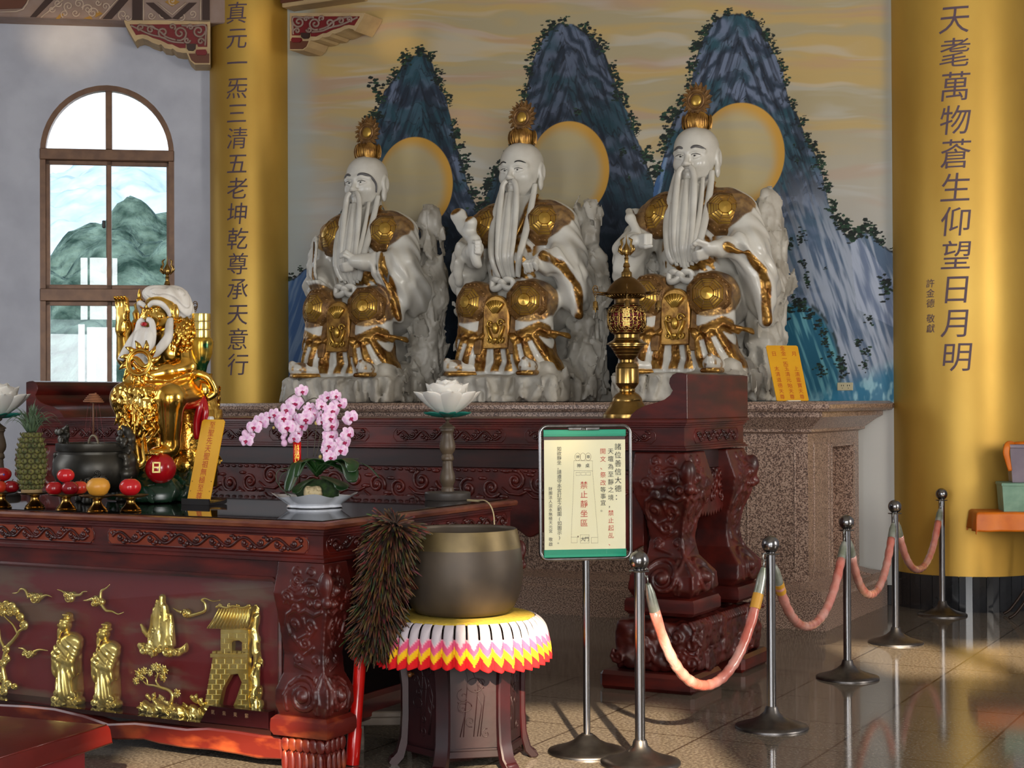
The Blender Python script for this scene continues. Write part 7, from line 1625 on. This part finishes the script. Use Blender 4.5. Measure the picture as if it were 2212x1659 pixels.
# ---------------------------------------------------------------- moth orchids in a white dish
def orchid():
    q=atZ(674,1099,TT); Y0=q.y+.10; o0=thing('potted_orchid',V((q.x,Y0,TT)),0,'pink moth orchids with dark green leaves in a white wavy dish','orchid'); W0=o0.location.copy(); P=lambda a,b,dy=0: atY(a,b,Y0+dy)-W0
    wh=M('white_glazed_dish',L(226,228,234),rough=.12,coat=.4); px=Y0/3500
    m=MB(); n=48
    def ring(r,z,amp,wav,sq):
        o=[]
        for i in range(n):
            a=2*PI*i/n+PI/4*0; c=abs(math.cos(2*a))**.9; rr=r*(1+sq*c*(1 if True else 0)); zz=z+amp*c**2+wav*math.sin(a*8+.7); o.append((rr*math.cos(a),rr*math.sin(a)*.9,zz))
        return o
    rs=[ring(.0001,.004,0,0,0),ring(.112,.0,0,0,.14),ring(.118,.004,0,0,.14),ring(.112,.014,0,0,.14),ring(.135,.034,.004,.001,.2),ring(.152,.050,.013,.004,.30),ring(.156,.054,.016,.004,.33),ring(.148,.052,.014,.004,.30),ring(.118,.028,.003,.0,.15),ring(.09,.018,0,0,0),ring(.0001,.016,0,0,0)]
    vs=[v for r_ in rs for v in r_]; fs=[(j*n+i,j*n+(i+1)%n,(j+1)*n+(i+1)%n,(j+1)*n+i) for j in range(len(rs)-1) for i in range(n)]; m.add(vs,fs); m.build('dish',wh,o0,50)
    f=Field((-.16,-.12,.01),(.16,.12,.17),.006); f.ell((0.01,.0,.075),(.105,.08,.058)).ell((.06,-.01,.085),(.055,.055,.05),.02); f.disp(lambda x,y,z:.02*(fbm(x*70,y*70,z*70,3,2)-.5)); vs,fs=f.mesh(); mesh_obj('moss',vs,fs,M('dark_moss',L(26,44,20),L(44,68,26),rough=.9,scale=40),o0,180)
    lm=M('orchid_leaf',L(34,66,28),L(22,48,24),rough=.3,scale=6,coat=.25); 
    def leaf(pts,w,nm='leaf',mt=lm,up=(0,0,1)):
        g=crv(pts,5); N_=len(g); mb=MB()
        def fn(u,v):
            i=min(N_-1,int(round(v*(N_-1)))); t=(g[min(i+1,N_-1)]-g[max(i-1,0)]).normalized(); s=t.cross(V(up))
            if s.length<.05: s=t.cross(V((0,1,0)))
            s.normalize(); uu=(u-.5)*2; ww=w*math.sin(PI*(.06+.88*v))**.6; nn=s.cross(t); return g[i]+s*(ww*uu)+nn*(.25*ww*abs(uu)**1.5)
        mb.grid(fn,7,N_); mb.build(nm,mt,o0,180,solid=.003)
    ctr=P(682,1028,0)
    for pts,w in (([(684,1030),(650,1000),(634,1030),(622,1062)],.032),([(684,1028),(720,1000),(750,1010),(760,1042)],.040),([(690,1022),(735,996),(758,1002),(760,1020)],.030),([(690,1030),(715,1040),(735,1050),(738,1060)],.032),([(684,1028),(668,1000),(652,1002),(641,1030)],.026),([(680,1035),(660,1044),(644,1056),(638,1066)],.022),([(684,1024),(690,1000),(672,994),(650,1000)],.024),([(688,1026),(700,1006),(728,1010),(745,1024)],.026)):
        leaf([P(a,b,(-.04-.03*i)) for i,(a,b) in enumerate(pts)],w*1.35)
    gl_=M('thin_blade',L(74,84,54),L(52,60,40),rough=.5,scale=10)
    for pts in ([(622,1070),(598,1040),(604,1015),(650,1010)],[(628,1072),(604,1050),(612,1022),(648,1016)],[(720,1000),(745,990),(775,992)],[(735,1008),(760,1000),(782,1001)],[(700,1090),(722,1070),(738,1045)],[(712,1099),(718,1085),(735,1062)]):
        g=crv([P(a,b,-.02) for a,b in pts],6); MB().tube(g,.0022,6).build('trailing_stem',gl_,o0,180)
    leaf([P(781,1001,-.02),P(800,1012,-.02),P(819,1033,-.03)],.010)
    # stems
    sm=M('flower_stem',L(86,74,52),L(60,52,40),rough=.5,scale=20)
    for pts in ([(664,996),(665,940),(663,880),(640,850),(600,880),(548,935)],[(677,986),(683,930),(690,880),(680,860),(650,880),(622,940)],[(684,985),(693,935),(700,880),(720,860),(735,870)],[(693,990),(700,930),(720,880),(750,890),(757,900)],[(697,990),(697,940),(702,900),(712,870),(700,930),(705,990)]):
        MB().tube(crv([P(a,b,-.03 if i<2 else -.05) for i,(a,b) in enumerate(pts[:6])],7),.0024,7).build('flower_stem',sm,o0,180)
    pk=M('pink_petal',L(250,222,242),L(232,160,212),rough=.5,scale=2.6,lo=.42,hi=.7); lipm=M('magenta_lip',L(188,22,92),L(150,14,64),rough=.4,scale=60); 
    # one blossom: three sepals, two broad petals, lip
    def blossom_mesh():
        m=MB()
        def pet(a,l,w,cup,tw=0):
            d=V((math.cos(a),math.sin(a),0)); t=V((-d.y,d.x,0))
            m.grid(lambda u,v: d*(l*v)+t*(w*(u-.5)*2*math.sin(PI*(.08+.84*v))**.7)+V((0,0,1))*(.10*l*math.sin(PI*v)+cup*v*v-.12*w*((u-.5)*2)**2+.002*math.sin(u*9)*v),8,8)
        pet(PI/2,1,.42,-.1); pet(PI/2+2.25,.95,.36,-.12); pet(PI/2-2.25,.95,.36,-.12)
        for s in (1,-1):
            d=V((s,0.12,0)); m.grid(lambda u,v: V((s*1.02*v,.12*v+(u-.5)*1.30*math.sin(PI*(.10+.80*v))**.55,.12+.14*math.sin(PI*v)-.12*v-.16*((u-.5)*2)**2*v)),9,9)
        return m
    bm=blossom_mesh().build('blossom',pk,o0,180,fix=False); 
    l=MB(); l.ell((0,-.12,.22),(.20,.22,.20),10,8); l.tube([(-.05,-.18,.22),(-.22,-.12,.32),(-.24,.02,.36)],[.08,.10,.03],7); l.tube([(.05,-.18,.22),(.22,-.12,.32),(.24,.02,.36)],[.08,.10,.03],7); l.tube([(0,-.2,.24),(0,-.42,.34),(0,-.52,.30)],[.10,.09,.02],7); lp=l.build('lip',lipm,bm,180)
    FL=[(652,845,14,8),(637,872,19,0),(621,885,17,-6),(594,895,13,-20),(584,900,13,-10),(564,911,18,-4),(549,923,16,0),(613,903,17,4),(632,904,15,30),(607,917,14,-6),(620,923,18,10),(533,952,15,0),(542,940,9,20),(674,893,18,-8),(660,905,18,4),(650,920,16,6),(642,936,14,14),(637,946,13,-10),(668,881,12,20),(696,866,13,25),(707,858,13,20),(694,877,12,-6),(725,855,13,-10),(733,873,16,10),(717,887,17,4),(712,904,17,0),(696,911,12,-14),(693,895,10,30),(715,919,18,4),(757,903,16,35),(714,942,17,2),(751,938,16,30),(711,962,15,-16),(706,972,13,-10),(742,955,17,8),(735,973,16,4),(713,988,15,0)]
    rr=random.Random(5)
    for i,(a,b,r,rot) in enumerate(FL):
        if i==0: o=bm; lo_=lp
        else: o=bm.copy(); COL.objects.link(o); o.parent=o0; lo_=lp.copy(); COL.objects.link(lo_); lo_.parent=o
        c=P(a,b,-.06+.02*math.sin(i*1.7)); nrm=V((.20+.30*math.sin(i*2.1)-(.35 if a<640 else -.25),-1,-.08+.2*math.sin(i*1.3))); Fm=frame_of(nrm)@Matrix.Rotation(R(rot),3,'Z')
        s=r*px*1.06; o.matrix_local=Matrix.Translation(c)@Fm.to_4x4()@Matrix.Scale(s,4)
    for a,b,r in ((529,936,7),(522,948,6),(588,906,6),(591,924,3),(615,937,7),(628,950,7),(612,945,6),(683,914,4),(614,957,7),(692,987,4),(697,998,3)):
        MB().ell(P(a,b,-.05),(r*px,r*px,r*px*1.15),10,8).build('bud',pk if r>5 else M('yellow_green_bud',L(196,170,96),rough=.5),o0,180)
    # tag and stone
    x,z=P(642,1003,-.05).x,P(642,1003,-.05).z; z2=P(642,955,-.05).z; tg=MB(); y=-.05
    tg.grid(lambda u,v:(x+(u-.5)*17*px*1.0,y-.007*math.sin(PI*u),z+(z2-z)*v),8,2); to=tg.build('red_tag',M('red_foil_tag',L(206,24,20),rough=.3),o0,180,solid=.001)
    vs,fs=text_mesh([('萬事如意',x-.001,z2-.024,.026)],.026,.021); mesh_obj('gold_lettering',[(a,y-.0078+abs(a-x)*.15,b) for a,_,b in vs],fs,M('gold_foil',L(236,190,80),rough=.3,metal=.7),to,0)
    MB().tube([(x,y+.004,z2),(x+.002,y+.01,.06)],.0016,5).build('tag_stick',sm,o0,180)
    f=Field((-.07,-.05,-.045),(.07,.05,.045),.004); f.box((0,0,0),(.082,.05,.05),.018); f.disp(lambda x,y,z:.012*facets(x*26,y*26,z*26,4,1)); vs,fs=f.mesh(); st=mesh_obj('stone',vs,fs,M('pale_speckled_stone',L(196,178,138),L(150,130,92),rough=.8,scale=60,lo=.5,hi=.7),o0,50); st.location=P(677,1062,-.085)
orchid()
# ---------------------------------------------------------------- gilt reliefs inside the glazed front of the low table
def reliefs():
    g=M('pale_gilt_relief',L(248,228,142),L(228,196,98),rough=.25,metal=.8,scale=14,bump=.1,bscale=40,bdist=.003)
    Y0=.15; X=lambda a,b: V((ft_xy(a,b,Y0)[0],Y0,ft_xy(a,b,Y0)[1])); px=7.3/3500
    def field_obj(name,f,c):
        vs,fs=f.mesh(); o=mesh_obj(name,vs,fs,g,ft,180); o.location=c; return o
    def scholar(foot,top,flip,seed):
        c=X(*foot); s=(X(*top).z-c.z)/.415
        f=Field((-.11*s,-.07*s,-.01),(.11*s,.05*s,.43*s),.0042); S=lambda *a:[q*s for q in a]; C=lambda a,b,ra,rb=None,k=.012: f.cap(S(*a),S(*b),ra*s,(rb or ra)*s,k*s); E=lambda a,r,k=.012: f.ell(S(*a),[q*s for q in r],k*s)
        C((.0,0,.07),(.008,0,.26),.056,.046,.02); E((.012,0,.285),(.058,.042,.04),.02); C((-.005,-.005,.30),(-.012,-.01,.335),.017,.015,.006)
        E((-.014,-.012,.352),(.029,.031,.031),.003); C((-.034,-.026,.332),(-.036,-.036,.275),.011,.004,.003); C((-.02,-.034,.330),(-.03,-.042,.290),.009,.004,.003); E((-.040,-.024,.352),(.009,.008,.010),.003); E((.004,-.03,.352),(.006,.008,.013),.002)
        E((-.012,-.004,.374),(.032,.034,.012),.003); E((-.006,0,.392),(.021,.022,.018),.003); C((-.02,-.02,.398),(.012,-.02,.398),.005,.005,.002)
        C((-.01,-.02,.27),(-.05,-.03,.225),.024,.024,.006); E((-.052,-.028,.20),(.022,.022,.07),.006); C((.048,-.01,.27),(.04,-.035,.20),.027,.022,.006); C((.04,-.035,.20),(-.02,-.045,.21),.018,.013,.005); E((.038,-.032,.165),(.022,.020,.05),.006); C((-.03,-.04,.275),(.02,-.045,.22),.006,.006,.003); C((.03,-.035,.28),(-.01,-.045,.225),.006,.006,.003)
        C((-.045,-.02,.08),(-.03,-.02,.18),.012,.008); f.chain([S(-.05,-.03,.205),S(.0,-.05,.20),S(.05,-.03,.21)],.006*s,.006)
        def dsp(x,y,z): return .0055*s*np.sin((x/s*1.0+z/s*.14)*210)*smf(.19*s,.15*s,z)+.002*s*np.sin((z/s*1.3+x/s)*150)*smf(.19*s,.22*s,z)*smf(.31*s,.29*s,z)
        f.disp(dsp)
        for i,(x,z,r) in enumerate(((-.06,.03,.026),(-.02,.02,.03),(.03,.022,.03),(.065,.03,.024),(-.045,.058,.018),(.05,.058,.02),(.0,.045,.026))):
            E((x,-.01,z),(r,.03,r*.9),.008); f.chain([S(x+a,-.036,z+b) for a,b in spiral(0,0,r*.75,1.2,i,1 if i%2 else -1,9)],.004*s,.004)
        o=field_obj('gilt_scholar_relief',f,c); return o
    scholar((151,1525),(146,1319),0,1); scholar((234,1531),(226,1340),0,2)
    def cloud(c,parts,tails,name='gilt_cloud_relief'):
        m=MB()
        for a,b,r in parts:
            p=X(a,b); m.ell(p,(r*px,.016,r*px*.85),12,8); m.tube([p+V((u*px,-.017,v*px)) for u,v in spiral(0,0,r*.8,1.4,a%6,1 if int(a)%2 else -1,16)],.0035,6)
        for t in tails:
            q=crv([X(a,b)+V((0,-.008,0)) for a,b in t],6); n=len(q); m.tube(q,[.0095*(1-.85*i/(n-1)) for i in range(n)],7)
        m.build(name,g,ft,180)
    cloud(0,[(78,1292,15),(70,1286,9),(88,1288,10)],[[(65,1292),(58,1275),(48,1272),(40,1280),(29,1281)],[(92,1290),(103,1285),(115,1289)]])
    cloud(0,[(153,1292,12),(146,1284,9),(160,1284,9)],[[(146,1282),(136,1276),(126,1273)],[(160,1284),(176,1284),(182,1278),(191,1277)]])
    cloud(0,[(212,1297,14),(206,1303,10),(220,1300,10)],[[(220,1292),(222,1276),(232,1270),(240,1262)],[(205,1292),(192,1296),(182,1297)],[(222,1305),(232,1318),(245,1320),(258,1326),(270,1322)]])
    cloud(0,[(66,1413,11),(58,1412,8),(74,1411,7)],[[(60,1408),(54,1402),(48,1400),(42,1399)],[(76,1408),(88,1403),(106,1405)]])
    cloud(0,[(404,1325,12)],[[(395,1322),(385,1318),(376,1313)],[(412,1330),(430,1325),(446,1318),(445,1302),(438,1296),(446,1292),(462,1298),(478,1296)]])
    # crag rising from clouds
    c=X(345,1412); f=Field((-.12,-.07,-.02),(.17,.05,.29),.0046); P=lambda a,b,y=0: [*(X(a,b)-c)][:1]+[y]+[(X(a,b)-c).z]
    for a,b,a2,b2,r in ((350,1290,346,1390,.026),(343,1300,334,1390,.024),(356,1310,360,1390,.024),(332,1330,328,1392,.022),(368,1330,370,1390,.02),(340,1320,344,1392,.03),(362,1345,362,1395,.03)): f.cap(P(a,b),P(a2,b2),r*.62,r*1.1,.006)
    f.disp(lambda x,y,z:.007*facets(x*30+z*4,y*30,z*8,3,1.1)*smf(.02,.05,z))
    for a,b,r in ((322,1402,.03),(338,1408,.026),(356,1400,.02),(372,1406,.034),(390,1408,.022),(315,1392,.016)):
        q=P(a,b,-.02); f.ell(q,(r,.022,r*.8),.008); f.chain([[q[0]+u,-.042,q[2]+v] for u,v in spiral(0,0,r*.75,1.3,a,1,12)],.0045,.004)
    f.chain([P(390,1408,-.015),P(405,1400,-.015),P(415,1388,-.015),P(430,1385,-.015)],[.018,.016,.014,.006],.008); f.chain([P(320,1372),P(312,1362),P(306,1350)],[.014,.012,.008],.006)
    field_obj('gilt_crag_relief',f,c)
    # flowering tree and rocky ground
    m=MB(); T=lambda l,r0,r1,y=-.01: m.tube(*(lambda q:(q,[lerpl(r0,r1,i/(len(q)-1)) for i in range(len(q))]))(crv([X(a,b)+V((0,y,0)) for a,b in l],6)),7)
    T([(372,1520),(376,1502),(368,1490),(350,1484),(336,1480),(322,1478),(312,1470)],.010,.004); T([(350,1484),(340,1470),(344,1456),(338,1446)],.006,.003); T([(322,1478),(320,1466),(308,1456)],.005,.003); T([(376,1504),(386,1498),(392,1490)],.006,.003); T([(338,1460),(350,1452),(358,1450)],.004,.003)
    rr=random.Random(4)
    for a,b,r in ((306,1454,13),(318,1448,10),(300,1470,10),(330,1452,9),(346,1440,12),(360,1446,13),(358,1462,11),(338,1440,9),(388,1496,11),(312,1462,8)):
        for k in range(8):
            t=k*PI/4+rr.random()*.3; p=X(a,b)+V((0,-.012-.006*rr.random(),0)); q=p+V((math.cos(t)*r*px,-.006,math.sin(t)*r*px)); m.tube([p,(p+q)/2,q],[.005,.0095,.001],6,flat=(.5,(0,-1,0)))
        m.ell(X(a,b)+V((0,-.022,0)),.007,7,5)
    m.build('gilt_tree_relief',g,ft,180)
    m=MB()
    T=lambda l,r0,r1,y=-.01: m.tube(*(lambda q:(q,[lerpl(r0,r1,i/(len(q)-1)) for i in range(len(q))]))(crv([X(a,b)+V((0,y,0)) for a,b in l],6)),7)
    T([(8,1500),(14,1470),(10,1440),(18,1400),(30,1385),(40,1372),(46,1362),(60,1356)],.016,.006); T([(16,1404),(4,1380),(2,1360)],.009,.006); T([(42,1370),(32,1350),(20,1338),(12,1330)],.006,.004); T([(12,1440),(20,1425),(18,1410)],.007,.005)
    for a,b,r in ((4,1310,14),(18,1306,13),(30,1310,13),(38,1320,12),(48,1332,12),(56,1350,13),(10,1322,11),(26,1322,11),(-6,1318,14),(-8,1345,14),(-10,1370,14),(18,1402,11),(20,1422,10),(10,1432,11),(8,1462,14),(22,1478,12),(36,1482,9),(-4,1484,16),(12,1492,13)):
        p=X(a,b)+V((0,-.012,0)); m.ell(p,(r*px,.012,r*px*.92),14,8); m.tube([p+V((r*px*.6*math.cos(t),-.012,r*px*.55*math.sin(t))) for t in np.linspace(0,2*PI,10)],.002,5)
    m.build('gilt_pine_relief',g,ft,180)
    c=X(372,1530); f=Field((-.18,-.09,-.05),(.22,.05,.10),.0048); P=lambda a,b,y=0: [(X(a,b)-c).x,y,(X(a,b)-c).z]
    for a,b,r in ((302,1530,.022),(318,1526,.026),(336,1532,.026),(352,1526,.024),(372,1532,.028),(394,1538,.028),(418,1540,.028),(440,1542,.026),(300,1516,.012),(345,1512,.014)): f.ell(P(a,b,-.01),(r*1.5,.03,r),.008)
    f.disp(lambda x,y,z:.016*facets(x*24+z*14,y*24,z*16,6,1.1)+.004*np.sin((x+z*.6)*150))
    for a,b,dx,dy in ((430,1512,-6,-16),(434,1514,2,-20),(440,1516,9,-12),(334,1508,-6,-14),(342,1508,4,-16),(302,1516,-8,-10),(444,1520,12,-4)): f.chain([P(a,b,-.03),P(a+dx*.6,b+dy*.6,-.038),P(a+dx,b+dy,-.034)],[.008,.010,.002],.004)
    field_obj('gilt_ground_relief',f,c)
    # watchtower with tiled roof, window and arched gate
    to=MB(); pr=lambda l,d,y=0: to.prism([(X(a,b).x,X(a,b).z) for a,b in l],d,o=(0,Y0+y-d,0),bev=.003)
    pr([(449,1527),(468,1417),(543,1417),(547,1542),(508,1533),(520,1502),(530,1472),(522,1454),(506,1456),(489,1486),(479,1531)],.03)
    pr([(486,1357),(545,1357),(545,1412),(532,1412),(532,1386),(526,1382),(515,1382),(510,1386),(510,1412),(486,1412)],.03,-.004); pr([(466,1409),(546,1409),(546,1418),(466,1418)],.042)
    for k in range(7): pr([(468+k*11,1404),(475+k*11,1404),(475+k*11,1410),(468+k*11,1410)],.034)
    th=to.build('gilt_watchtower_relief',g,ft,30)
    rf=MB(); rf.prism([(X(a,b).x,X(a,b).z) for a,b in ((486,1312),(556,1308),(550,1340),(547,1358),(459,1355),(470,1344),(480,1328))],.045,o=(0,Y0-.045,0),bev=.004)
    for k in range(12):
        u=k/11; a0,b0=lerpl(488,554,u),1312; a1,b1=lerpl(464,547,u),1354; rf.tube([X(a0,b0)+V((0,-.047,0)),X((a0+a1)/2+2,(b0+b1)/2)+V((0,-.05,0)),X(a1,b1)+V((0,-.052,0))],.0042,6)
    rf.tube(crv([X(a,b)+V((0,-.05,0)) for a,b in ((482,1309),(490,1306),(505,1310),(520,1306),(540,1310),(556,1304))],5),.006,7)
    for a in (490,510,530,550): rf.tube([X(a,1306)+V((u,-.05,v)) for u,v in spiral(0,0,.011,1.2,a,1,10)],.003,5)
    rf.build('tiled_roof',g,th,180)
    ln=MB(); y=-.0335
    def in_wall(a,b):
        if b<1417: return 487<a<544 and not (508<a<534 and b>1380)
        l=468-(b-1417)*.173; return l<a<543 and not (b>1452 and a>505-(b-1452)*.36 and a<536-(b-1452)*.2)
    for r_ in range(15):
        b=1366+r_*11
        if 1404<b<1420: continue
        run=[a for a in range(445,545,2) if in_wall(a,b)]
        seg=[]
        for a in run:
            if seg and a-seg[-1]>2: ln.tube([X(seg[0],b)+V((0,y,0)),X(seg[-1],b)+V((0,y,0))],.0014,4); seg=[]
            seg.append(a)
        if len(seg)>1: ln.tube([X(seg[0],b)+V((0,y,0)),X(seg[-1],b)+V((0,y,0))],.0014,4)
        for a in range(450+(r_%2)*9,544,18):
            if in_wall(a,b) and in_wall(a,b+10): ln.tube([X(a,b)+V((0,y,0)),X(a,b+11)+V((0,y,0))],.0014,4)
    ln.build('brick_joints',M('bright_gilt_line',L(250,232,150),rough=.3,metal=.8),th,0)
    c=X(552,1430); f=Field((-.11,-.07,-.27),(.06,.05,.27),.0052); P=lambda a,b,y=0: [(X(a,b)-c).x,y,(X(a,b)-c).z]
    f.chain([P(553,1316),P(550,1360),P(554,1410),P(551,1460),P(554,1500),P(556,1538)],[.012,.014,.018,.022,.026,.026],.008); f.chain([P(545,1535),P(532,1520),P(526,1538)],.022,.01); f.chain([P(548,1470),P(538,1490),P(530,1515),P(520,1536)],[.012,.018,.02,.02],.01)
    f.disp(lambda x,y,z:.014*facets(x*30,y*30,z*18,8,1.1)); field_obj('gilt_cliff_relief',f,c)
reliefs()
print('script seconds',round(time.time()-T0,1))
